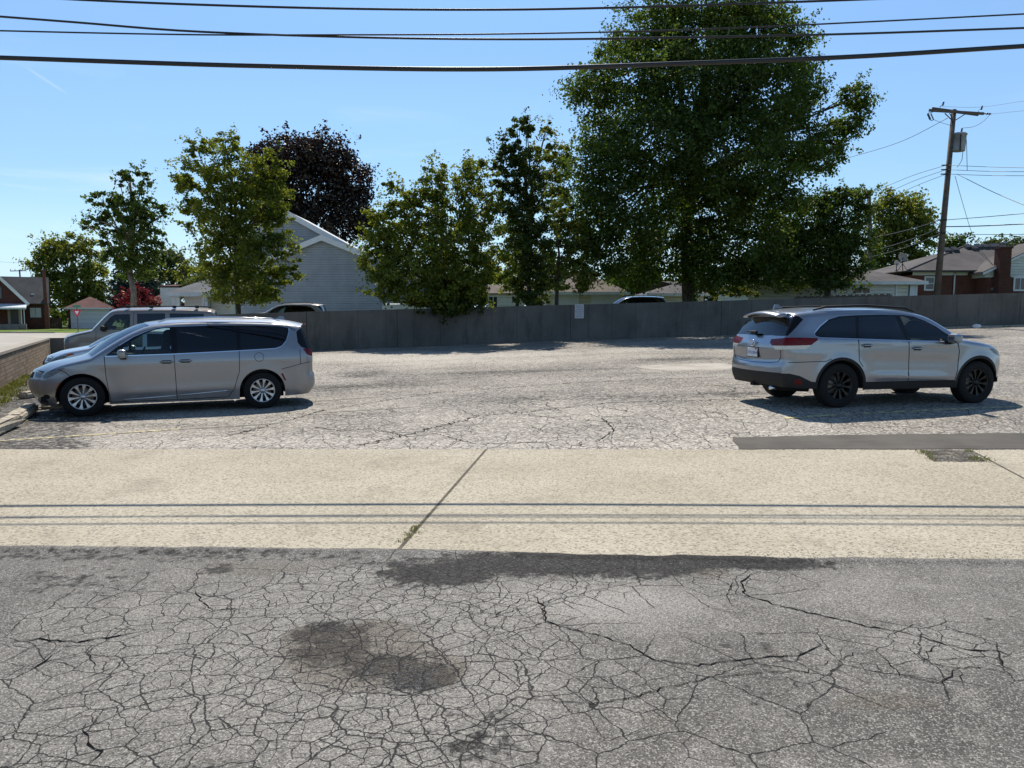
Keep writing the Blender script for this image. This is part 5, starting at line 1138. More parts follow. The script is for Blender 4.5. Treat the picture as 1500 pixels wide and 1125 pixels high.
# ================================================================== vehicles
def paint(name, col, metal=.75, rough=.36):
    m, t, b = newmat(name); v = t.obj(); fl = t.voro(v, 900, 'F1', '3D', 'Color'); s_ = t.n('ShaderNodeSeparateColor'); t.put(s_.inputs[0], fl)
    z = t.n('ShaderNodeSeparateXYZ'); t.put(z.inputs[0], v); dust = t.math('MULTIPLY', t.step(z.outputs[2], .65, .2), t.step(t.noise(v, 5, 5, .65), .35, .7))
    c = t.mix(s_.outputs[0], tuple(q * .93 for q in col), tuple(min(1, q * 1.07) for q in col)); c = t.mix(t.math('MULTIPLY', dust, .5), c, (.30, .27, .23))
    setp(t, b, col=c, rough=t.math('ADD', rough, t.math('MULTIPLY', dust, .2)), metal=t.math('SUBTRACT', metal, t.math('MULTIPLY', dust, metal * .5)), coat=.75, coatr=.06); return m
def glass(name, tint, gl=.0):
    m = bpy.data.materials.new(name); m.use_nodes = True; nt = m.node_tree; nt.nodes.clear(); t = NT(nt)
    tr = t.n('ShaderNodeBsdfTransparent'); t.put(tr.inputs[0], tint); g = t.n('ShaderNodeBsdfGlossy'); g.inputs['Roughness'].default_value = .03; t.put(g.inputs[0], (.95, .97, 1))
    f = t.n('ShaderNodeFresnel'); f.inputs[0].default_value = 1.5; mx = t.n('ShaderNodeMixShader'); t.put(mx.inputs[0], t.math('ADD', t.math('MULTIPLY', f.outputs[0], 1.0), gl, clamp=True)); t.put(mx.inputs[1], tr.outputs[0]); t.put(mx.inputs[2], g.outputs[0])
    o = t.n('ShaderNodeOutputMaterial'); t.put(o.inputs[0], mx.outputs[0]); return m
g_clear = glass('clear_car_glass', (.62, .72, .68)); g_dark = glass('privacy_glass', (.035, .038, .042), .01); g_mid = glass('rear_glass', (.06, .065, .07), .02)
m_tyre = basic('tyre_rubber', (.0065, .0065, .0065), .85, var=.25, scale=20); m_plast = basic('black_cladding', (.011, .011, .011), .65, var=.2, scale=12); m_dark = basic('underbody_black', (.008, .008, .008), .9)
m_alloy = basic('alloy_silver', (.52, .53, .54), .32, .85, var=.05); m_brim = basic('black_alloy', (.005, .005, .0055), .4, .2, coat=.1); m_disc = basic('brake_disc', (.22, .20, .18), .45, .8); m_chrome = basic('chrome', (.75, .76, .77), .12, 1.0, var=.02)
m_int = basic('cabin_dark', (.03, .03, .032), .8); m_seat = basic('seat_fabric', (.045, .045, .048), .9)
def lens(name, col, rough=.28):
    m, t, b = newmat(name); v = t.obj(); w_ = t.math('FRACT', t.math('MULTIPLY', t.n('ShaderNodeSeparateXYZ').outputs[2], 1))
    n1 = t.noise(t.mapping(v, (4, 4, 30)), 3, 2); setp(t, b, col=t.mix(t.step(n1, .35, .65), tuple(c * .45 for c in col), col), rough=rough, spec=.25, coat=.0); return m
m_red = lens('red_lamp_lens', (.17, .004, .007)); m_amber = lens('amber_lens', (.65, .14, .01)); m_lamp = lens('clear_lamp_lens', (.20, .22, .24)); m_rev = basic('white_lamp_lens', (.62, .58, .50), .15, var=.1, spec=.7); m_blkg = basic('gloss_black', (.006, .006, .007), .1, spec=.3)

def curve(rows, n):
    """rows: list of tuples (values..., sharp?) -> dense polyline, smooth between sharp rows"""
    segs = [[]]
    for r_ in rows:
        v = np.array(r_[:4], float); segs[-1].append(v)
        if len(r_) > 4: segs.append([v])
    out = []
    for sg in segs:
        if len(sg) < 2: continue
        q = [2 * sg[0] - sg[1]] + sg + [2 * sg[-1] - sg[-2]]
        for i in range(1, len(q) - 2):
            for k in range(n):
                t_ = k / n; a, b, c, d = q[i - 1], q[i], q[i + 1], q[i + 2]
                out.append(.5 * ((2 * b) + (-a + c) * t_ + (2 * a - 5 * b + 4 * c - d) * t_ ** 2 + (-a + 3 * b - 3 * c + d) * t_ ** 3))
    out.append(np.array(rows[-1][:4], float)); return np.array(out)
def inp(pt, poly): return inpoly(pt[0], pt[1], poly)
def wheel(parent, x, y, r, wdt, side, rimmat, spokes, rr, style):
    """side +1: left, outer face at +y"""
    wh = empty('wheel', (x, y, r)); wh.parent = parent; ax = (0, side, 0); h = wdt / 2
    b_ = MB(); b_.lathe([(rr * .96, -h), (r * .93, -h), (r, -h * .78), (r, h * .74), (r * .985, h * .86), (r * .93, h * .98), (rr * 1.06, h), (rr * 1.0, h * .9), (rr * .97, h * .4)], (0, 0, 0), ax, 48); b_.build('tyre', m_tyre, wh)
    b_ = MB(); b_.lathe([(rr * 1.0, h * .9), (rr * .985, h * .95), (rr * .93, h * .90), (rr * .90, h * .4), (rr * .88, -h * .7)], (0, 0, 0), ax, 48)
    n = spokes
    for k in range(n):
        an = 2 * math.pi * k / n + .15
        def pt(r_, da, hh):
            a = an + da; return (math.cos(a) * r_, side * hh, math.sin(a) * r_)
        w0, w1 = (.20, .12) if style == 'fan' else (.13, .105)
        r0, r1 = rr * .20, rr * .95
        wi = w0 if style == 'fan' else .22
        h0, h1 = h * .72, h * .86
        v = [pt(r0, -wi, h0), pt(r0, wi, h0), pt(r1, w1 * 1.25, h1), pt(r1, -w1 * 1.25, h1), pt(r0, -wi * 1.1, h0 - .03), pt(r0, wi * 1.1, h0 - .03), pt(r1, w1 * 1.5, h1 - .05), pt(r1, -w1 * 1.5, h1 - .05)]
        m_ = pt((r0 + r1) / 2, 0, (h0 + h1) / 2 + .006)
        wm = .085 if style == 'fan' else .09
        mL, mR = pt((r0 + r1) * .5, -wm, (h0 + h1) / 2), pt((r0 + r1) * .5, wm, (h0 + h1) / 2); mL2, mR2 = pt((r0 + r1) * .5, -wm * 1.3, (h0 + h1) / 2 - .04), pt((r0 + r1) * .5, wm * 1.3, (h0 + h1) / 2 - .04)
        b_.add(v + [mL, mR, mL2, mR2], [(0, 1, 9, 8), (8, 9, 2, 3), (0, 8, 10, 4), (8, 3, 7, 10), (1, 5, 11, 9), (9, 11, 6, 2)])
    b_.lathe([(rr * .24, h * .5), (rr * .24, h * .74), (rr * .17, h * .80), (rr * .15, h * .86), (0, h * .88)], (0, 0, 0), ax, 24)
    for k in range(5):
        a = 2 * math.pi * k / 5; b_.lathe([(.011, 0), (.011, .02), (0, .022)], (math.cos(a) * rr * .3, side * h * .62, math.sin(a) * rr * .3), ax, 8)
    b_.build('rim', rimmat, wh)
    b_ = MB(); b_.lathe([(0, h * .1), (rr * .72, h * .1), (rr * .74, h * .02), (rr * .72, -h * .1), (0, -h * .1)], (0, 0, 0), ax, 32); b_.build('brake_disc', m_disc, wh)
    b_ = MB(); b_.lathe([(0, -h * .35), (rr * .9, -h * .4), (rr * .9, -h * .55), (0, -h * .55)], (0, 0, 0), ax, 32); b_.build('brake_backing', m_dark, wh)
    return wh

class Car:
    def __init__(s, name, label, cat, spec, loc, yaw, body_paint, group=None):
        s.sp = spec; s.root = empty(name, loc, yaw, label, cat, group); s.paint = body_paint
        s.L, s.ax, s.r = spec['L'], spec['axles'], spec['r']
        s.cv = curve(spec['rows'], 8)                       # columns xe ze xc zc
        E = s.cv[:, :2]; s.iF = spec['iF'] * 8; s.iR = spec['iR'] * 8 if spec['iR'] >= 0 else len(E) - 1 + (spec['iR'] + 1) * 8
        # keyed rows: index within dense curve
        s.F = E[:s.iF + 1]; s.T = E[s.iF:s.iR + 1]; s.Rr = E[s.iR:]
        s.Wz, s.Wy = zip(*spec['width'])
        s.acc = {}
        s.side_sheet(); s.wrap_sheet(); s.finish()
    def xF(s, z): return np.interp(z, s.F[:, 1], s.F[:, 0])
    def xR(s, z): o = s.Rr[::-1]; return np.interp(z, o[:, 1], o[:, 0])
    def zT(s, x): return np.interp(x, s.T[:, 0], s.T[:, 1])
    def W(s, x, z):
        sp = s.sp; y = np.interp(z, s.Wz, s.Wy)
        # soften the piecewise widths
        y = (y + np.interp(z - .05, s.Wz, s.Wy) + np.interp(z + .05, s.Wz, s.Wy)) / 3
        tf = np.clip((x - s.xF(z)) / sp.get('Rf', .6), 0, 1); tr = np.clip((s.xR(z) - x) / sp.get('Rr', .35), 0, 1)
        kf, kr = sp.get('kf', .72), sp.get('kr', .86)
        y = y * (kf + (1 - kf) * np.sqrt(1 - (1 - tf) ** 2)) * (kr + (1 - kr) * np.sqrt(1 - (1 - tr) ** 2))
        y = y - sp.get('tapf', .03) * np.clip(1 - (x) / 1.6, 0, 1) - sp.get('tapr', .03) * np.clip(1 - (s.L - x) / 1.6, 0, 1)
        for ax in s.ax: y = y + sp.get('flare', .015) * np.exp(-((np.hypot(x - ax, z - s.r) - s.r * 1.2) / .09) ** 2) * (z < s.r * 2.5)
        for (z0, amp, wd_, x0, x1) in sp.get('crease', []):
            y = y + amp * np.exp(-((z - z0 - sp.get('crk', 0) * (x - 2)) / wd_) ** 2) * np.clip((x - x0) / .3, 0, 1) * np.clip((x1 - x) / .3, 0, 1)
        r_ = sp.get('fillet', .07); d = np.clip(s.zT(x) - z, 0, r_); on = (x >= s.T[0, 0]) & (x <= s.T[-1, 0])
        y = y - np.where(on, r_ * 1.1 * (1 - np.sqrt(np.clip(1 - (1 - d / r_) ** 2, 0, 1))), 0)
        return y
    def add(s, reg, pts3, tri, mat):
        a = s.acc.setdefault(reg, ([], [], [], [])); o = len(a[0]); a[0].extend(pts3)
        for f in tri: a[1].append(tuple(i + o for i in f)); a[2].append(mat)
    def cdt(s, V, Ed):
        o = delaunay_2d_cdt([Vector(p) for p in V], Ed, [], 0, 1e-4); return [(p.x, p.y) for p in o[0]], [tuple(f) for f in o[2]]
    def side_sheet(s):
        sp = s.sp; ra = sp['arch']; bot = []
        zb = sp['sill']; F0, R0 = s.F[0], s.Rr[-1]
        def arch(ax):
            rr_ = []
            for k in range(33):
                a = math.pi * k / 32; p = (ax - ra * math.cos(a), s.r + ra * math.sin(a)); rr_.append(p)
            return rr_
        A0, A1 = arch(s.ax[0]), arch(s.ax[1])
        # bottom line from the rear end forward
        zb_f, zb_r = F0[1], R0[1]
        out = [tuple(p) for p in s.F] + [tuple(p) for p in s.T[1:]] + [tuple(p) for p in s.Rr[1:]]
        low = [(lerp(R0[0], A1[-1][0], f), lerp(zb_r, zb + .03, f)) for f in (.33, .66)] + [(A1[-1][0], zb + .03)] + A1[::-1] + [(A1[0][0], zb)]
        xs = np.linspace(A1[0][0], A0[-1][0], 16)[1:-1]; low += [(x, zb) for x in xs] + [(A0[-1][0], zb)] + A0[::-1] + [(A0[0][0], zb_f + .0)] + [(lerp(A0[0][0], F0[0], f), zb_f) for f in (.33, .66)]
        out = out + low; poly = out; V = list(out); Ed = [(i, (i + 1) % len(out)) for i in range(len(out))]
        regs = sp['side']; 
        for (nm, mt, pl, *_) in regs:
            n = []; 
            for i in range(len(pl)):
                a, b = pl[i], pl[(i + 1) % len(pl)]; k = max(1, int(math.hypot(b[0] - a[0], b[1] - a[1]) / .07))
                for q in range(k): n.append((lerp(a[0], b[0], q / k), lerp(a[1], b[1], q / k)))
            o = len(V); V += n; Ed += [(o + i, o + (i + 1) % len(n)) for i in range(len(n))]
        x0, x1 = min(p[0] for p in out), max(p[0] for p in out); rng = np.random.default_rng(2)
        gx, gz = np.meshgrid(np.arange(x0 + .03, x1, .06), np.arange(.15, s.T[:, 1].max(), .055)); gx, gz = gx.ravel(), gz.ravel(); k_ = inpoly_np(gx, gz, poly)
        V += [(x + rng.uniform(-.004, .004), z + rng.uniform(-.004, .004)) for x, z in zip(gx[k_], gz[k_])]
        ex = []
        fr = sp.get('fillet', .07)
        def row(pl):
            pl = np.array(pl); k_ = inpoly_np(pl[:, 0], pl[:, 1], poly); last = None
            for p_, ok_ in zip(pl, k_):
                if not ok_: last = None; continue
                V.append(tuple(p_))
                if last is not None: Ed.append((last, len(V) - 1))
                last = len(V) - 1
        for f in (.049, .19, .41, .69, 1.0): row([(x, z - fr * f) for x, z in s.T])
        zf_, zr_ = np.arange(F0[1] + .03, s.F[-1, 1] - fr * 1.02, .04), np.arange(R0[1] + .03, s.Rr[0, 1] - fr * 1.02, .04)
        for f in (.014, .05, .12, .22, .36, .55, .8):
            row([(float(s.xF(z)) + sp.get('Rf', .6) * f, z) for z in zf_]); row([(float(s.xR(z)) - sp.get('Rr', .35) * f, z) for z in zr_])
        P2, T2 = s.cdt(V, Ed)
        arr = np.array(P2); Yv = s.W(arr[:, 0], arr[:, 1])
        groups = {}
        tr_ = np.array(T2); cc = arr[tr_].mean(1); ok = inpoly_np(cc[:, 0], cc[:, 1], poly); lab = np.full(len(tr_), -1)
        for k_ in range(len(regs) - 1, -1, -1): lab[inpoly_np(cc[:, 0], cc[:, 1], regs[k_][2])] = k_
        for f, o_, k_ in zip(T2, ok, lab):
            if o_: groups.setdefault((regs[k_][0], regs[k_][1]) if k_ >= 0 else ('body', 0), []).append(f)
        s.side_pts = (arr, Yv)
        for (reg, mt), fs in groups.items():
            used = sorted({i for f in fs for i in f}); mp = {i: k for k, i in enumerate(used)}
            for sd in (1, -1):
                pts = [(arr[i, 0], sd * Yv[i], arr[i, 1]) for i in used]; tri = []
                for f in fs:
                    a = arr[f[1]] - arr[f[0]]; b = arr[f[2]] - arr[f[0]]; ccw = a[0] * b[1] - a[1] * b[0] > 0     # x back, z up, seen from +y?
                    g = tuple(mp[i] for i in f); tri.append(g if (ccw != (sd > 0)) else g[::-1])
                s.add((reg, sd if reg != 'body' else 0), pts, tri, mt)
        for g in s.sp.get('gaps', []): s.strip(g)
        for g in s.sp.get('chrome', []): s.strip((g, .016), off=.004, mat=10)
    def strip(s, g, wdt=None, off=.003, reg='body', mat=3):
        pts, w_ = (g[0], g[1]) if isinstance(g, tuple) and not isinstance(g[0], tuple) else (g, .011)
        d = []
        for a, b in zip(pts[:-1], pts[1:]):
            k = max(1, int(math.hypot(b[0] - a[0], b[1] - a[1]) / .05))
            for q in range(k): d.append((lerp(a[0], b[0], q / k), lerp(a[1], b[1], q / k)))
        d.append(pts[-1]); d = np.array(d); tn = np.gradient(d, axis=0); tn /= np.linalg.norm(tn, axis=1)[:, None] + 1e-9; n = np.stack([-tn[:, 1], tn[:, 0]], 1) * w_ / 2
        a, b = d - n, d + n; ya, yb = s.W(a[:, 0], a[:, 1]) + off, s.W(b[:, 0], b[:, 1]) + off
        for sd in (1, -1):
            P3 = []; 
            for i in range(len(d)): P3 += [(a[i, 0], sd * ya[i], a[i, 1]), (b[i, 0], sd * yb[i], b[i, 1])]
            s.add((reg, 0 if reg == 'body' else sd), P3, [(2 * i, 2 * i + 1, 2 * i + 3, 2 * i + 2) for i in range(len(d) - 1)], mat)
    def wrap_pt(s, si, t_):
        i = np.clip(int(si), 0, len(s.cv) - 2); f = si - i; r_ = s.cv[i] * (1 - f) + s.cv[i + 1] * f; xe, ze, xc, zc = r_
        ye = float(s.W(np.array([xe]), np.array([ze]))[0]); g = 1 - (1 - t_) ** s.sp.get('crown', 2.0)
        return (xe + (xc - xe) * g, (1 - t_) * ye, ze + (zc - ze) * g)
    def wrap_sheet(s):
        n = len(s.cv) - 1; V = []; ts = [0, .008, .02, .04, .07, .12, .2, .3, .4, .5, .6, .7, .8, .9, 1.0]
        for i in range(n + 1):
            for t_ in ts: V.append((i / 8.0, t_))
        Ed = []
        for k in range(len(ts) - 1): Ed += [(k, k + 1), (n * len(ts) + k, n * len(ts) + k + 1)]
        for (nm, m_, pl, *_) in s.sp['wrap']:
            m2 = []
            for i in range(len(pl)):
                a, b = pl[i], pl[(i + 1) % len(pl)]; k = max(1, int(max(abs(b[0] - a[0]) / .25, abs(b[1] - a[1]) / .06)))
                for q in range(k): m2.append((min(max(lerp(a[0], b[0], q / k), 0.0), n / 8.0), min(max(lerp(a[1], b[1], q / k), 0.0), 1.0)))
            m3 = [p for i_, p in enumerate(m2) if math.dist(p, m2[i_ - 1]) > 1e-6]; o = len(V); V += m3; Ed += [(o + i, o + (i + 1) % len(m3)) for i in range(len(m3))]
        P2, T2 = s.cdt(V, Ed); P3 = [s.wrap_pt(p[0] * 8, p[1]) for p in P2]; groups = {}
        wr = s.sp['wrap']; cc = np.array(P2)[np.array(T2)].mean(1); lab = np.full(len(T2), -1)
        for k_ in range(len(wr) - 1, -1, -1): lab[inpoly_np(cc[:, 0], cc[:, 1], wr[k_][2])] = k_
        for f, k_ in zip(T2, lab):
            reg, mt = (wr[k_][0], wr[k_][1]) if k_ >= 0 else ('body', 0)
            a = (P2[f[1]][0] - P2[f[0]][0], P2[f[1]][1] - P2[f[0]][1]); b = (P2[f[2]][0] - P2[f[0]][0], P2[f[2]][1] - P2[f[0]][1])
            groups.setdefault((reg, mt), []).append(f if a[0] * b[1] - a[1] * b[0] < 0 else f[::-1])
        pair = s.sp.get('paired', ())
        for (reg, mt), fs in groups.items():
            used = sorted({i for f in fs for i in f}); mp = {i: k for k, i in enumerate(used)}
            for sd in (1, -1):
                s.add((reg, sd if reg in pair else 0), [(P3[i][0], sd * P3[i][1], P3[i][2]) for i in used], [tuple(mp[i] for i in f)[::sd] for f in fs], mt)
    def finish(s):
        sp = s.sp; mats = [s.paint, g_clear, g_dark, m_dark, m_plast, m_red, m_lamp, m_blkg, m_amber, m_rev, m_chrome, g_mid]
        s.parts = {}
        child = sp.get('child', {})
        def build(key):
            reg, sd = key; v, f, mi, _ = s.acc[key]; me = bpy.data.meshes.new(reg); me.from_pydata([tuple(p) for p in v], [], f)
            us = sorted(set(mi)); me.polygons.foreach_set('material_index', [us.index(k) for k in mi])
            for k in us: me.materials.append(mats[k])
            bm = bmesh.new(); bm.from_mesh(me); bmesh.ops.remove_doubles(bm, verts=bm.verts, dist=.0012); bm.to_mesh(me); bm.free()
            me.polygons.foreach_set('use_smooth', [True] * len(me.polygons)); me.set_sharp_from_angle(angle=R(42)); me.update()
            nm = reg.split(':')[0]; o = bpy.data.objects.new(nm, me); COL.objects.link(o); return o
        for key in list(s.acc):
            o = build(key); s.parts[key] = o
        for key, o in s.parts.items():
            par = child.get(key[0])
            p = s.root
            if par: p = s.parts.get((par, key[1])) or s.parts.get((par, 0)) or s.root
            o.parent = p
        # wheel wells, underbody, wheels
        L, ra, r_ = s.L, sp['arch'], s.r; ub = MB(); zb = sp['sill']
        ub.box(s.ax[0] + ra, s.ax[1] - ra, -sp['hw'] * .9, sp['hw'] * .9, zb + .02, zb + .10)
        ub.box(.3, s.ax[0] - ra, -sp['hw'] * .74, sp['hw'] * .74, zb + .06, zb + .16); ub.box(s.ax[1] + ra, L - .3, -sp['hw'] * .80, sp['hw'] * .80, zb + .1, zb + .22)
        for ax in s.ax:
            ub.box(ax - ra - .0, ax + ra + .0, -sp['hw'] * .62, sp['hw'] * .62, zb + .03, zb + .4)
            for sd in (1, -1):
                pts = []; yo = sd * (sp['hw'] - .05); yi = sd * sp['hw'] * .6
                for k in range(17):
                    a = math.pi * k / 16; pts += [(ax - (ra + .004) * math.cos(a), yo, r_ + (ra + .004) * math.sin(a)), (ax - (ra + .004) * math.cos(a), yi, r_ + (ra + .004) * math.sin(a))]
                ub.add(pts, [(2 * k, 2 * k + 1, 2 * k + 3, 2 * k + 2) for k in range(16)]); ub.add([pts[2 * k + 1] for k in range(17)] + [(ax + ra, yi, zb), (ax - ra, yi, zb)], [tuple(range(19))])
                # lip that joins the arch edge to the liner
                lp = []
                for k in range(17):
                    a = math.pi * k / 16; x, z = ax - ra * math.cos(a), r_ + ra * math.sin(a); yy = float(s.W(np.array([x]), np.array([z]))[0]); lp += [(x, sd * yy, z), (x, sd * (sp['hw'] - .14), z)]
                ub.add(lp, [(2 * k, 2 * k + 1, 2 * k + 3, 2 * k + 2) for k in range(16)])
        ub.build('underbody', m_dark, s.root)
        for ax in s.ax:
            for sd in (1, -1): wheel(s.root, ax, sd * (sp['hw'] - sp['tw'] / 2 - .03), r_, sp['tw'], sd, sp['rim'], sp['spokes'], sp['rr'], sp['wstyle'])
        if sp.get('interior', True):
            b_ = MB(); hw = sp['hw'] * .8; zf = zb + .2; b_.bbox(sp['dash'][0], sp['dash'][1], -hw, hw, .55, sp['dash'][2], .06); b_.build('dashboard', m_int, s.root)
            b_ = MB(); b_.box(s.ax[0] + .5, L - .5, -hw, hw, zf, zf + .1); b_.build('cabin_floor', m_int, s.root)
            b_ = MB(); b_.lathe([(.185, -.012), (.2, 0), (.185, .012), (.17, 0), (.185, -.012)], (sp['dash'][1] + .16, -.38, sp['dash'][2] - .02), (-1, 0, .5), 20); b_.path([(sp['dash'][1], -.38, sp['dash'][2] - .1), (sp['dash'][1] + .16, -.38, sp['dash'][2] - .02)], .03, 8); b_.build('steering_wheel', m_int, s.root)
            for x in sp['seats']:
                for y in ((.38, -.38) if x != sp['seats'][-1] else (.5, -.05, -.55)):
                    b_ = MB(); w_ = .24; z0 = min(zf + .22, s.T[:, 1].max() - 1.12); b_.bbox(x, x + .5, y - w_, y + w_, z0, z0 + .2, .05)
                    b_.prism([(x + .42, y - w_ * .92, z0 + .1), (x + .58, y - w_ * .92, z0 + .1), (x + .78, y - w_ * .8, z0 + .72), (x + .66, y - w_ * .8, z0 + .74)], (0, w_ * 1.8, 0)); b_.bbox(x + .66, x + .80, y - .13, y + .13, z0 + .75, z0 + .95, .04); b_.build('seat', m_seat, s.root)
    def wrap_line(s, pts, par, r_=.005):
        d = []
        for a, b in zip(pts[:-1], pts[1:]):
            for q in range(12): d.append((lerp(a[0], b[0], q / 12), lerp(a[1], b[1], q / 12)))
        d.append(pts[-1])
        for sd in (1, -1):
            b_ = MB(); q = [s.wrap_pt(a * 8, t_) for a, t_ in d]; b_.path([(x, sd * y, z) for x, y, z in q], r_, 5); b_.build('panel_gap', m_dark, par)
    def part(s, b_, name, mat, par=None): return b_.build(name, mat, par or s.root)
    def y(s, x, z): return float(s.W(np.array([x]), np.array([z]))[0])
def circ(cx, cz, rx, rz, n=20): return [(cx + rx * math.cos(6.2832 * k / n), cz + rz * math.sin(6.2832 * k / n)) for k in range(n)]
def mirror_mesh(car, x, z, w_, hgt, stalk, mat):
    for sd in (1, -1):
        y = car.y(x, z) * sd; b_ = MB(); b_.bbox(x - .075, x + .07, y + sd * .15 - .115, y + sd * .15 + .115, z - .01, z + .155, .05); m_ = b_.build('wing_mirror', mat, car.root)
        b_ = MB(); b_.prism([(x - .04, y - sd * .02, z - .04), (x + .05, y - sd * .02, z - .04), (x + .05, y - sd * .02, z + .03), (x - .04, y - sd * .02, z + .03)], (0, sd * .13, .02)); b_.build('mirror_stalk', m_plast, m_)
def handle(car, x, z, par, mat, ln=.2):
    for sd in (1, -1):
        y = car.y(x, z); b_ = MB(); b_.smooth = True
        for off in (-ln / 2, ln / 2): pass
        b_.path([(x - ln / 2, sd * (y + .002), z), (x - ln * .38, sd * (y + .034), z + .003), (x + ln * .38, sd * (y + .034), z + .003), (x + ln / 2, sd * (y + .002), z)], [.012, .017, .017, .012], 8)
        q = car.parts.get((par, sd)); b_.build('handle', mat, q or car.root)
        b_ = MB(); b_.add([(x - ln * .36, sd * (y + .004), z - .034), (x + ln * .36, sd * (y + .004), z - .034), (x + ln * .36, sd * (car.y(x, z + .03) + .004), z + .03), (x - ln * .36, sd * (car.y(x, z + .03) + .004), z + .03)], [(0, 1, 2, 3)]); b_.build('handle_recess', m_plast, q or car.root)

def place(front_px, rear_px, spec, side, scale_y=0):
    """where the near-side tyres touch the ground in the photograph gives position and heading"""
    f, r_ = G(*front_px), G(*rear_px); d = (r_ - f); d.z = 0; wb = spec['axles'][1] - spec['axles'][0]
    yaw = math.atan2(d.y, d.x); mid = (f + r_) / 2; ux = Vector((math.cos(yaw), math.sin(yaw), 0)); uy = Vector((-ux.y, ux.x, 0))
    yo = side * (spec['hw'] - .10); xm = (spec['axles'][0] + spec['axles'][1]) / 2; o = mid - ux * xm - uy * yo
    return Vector((o.x, o.y, 0)), yaw, d.length / wb

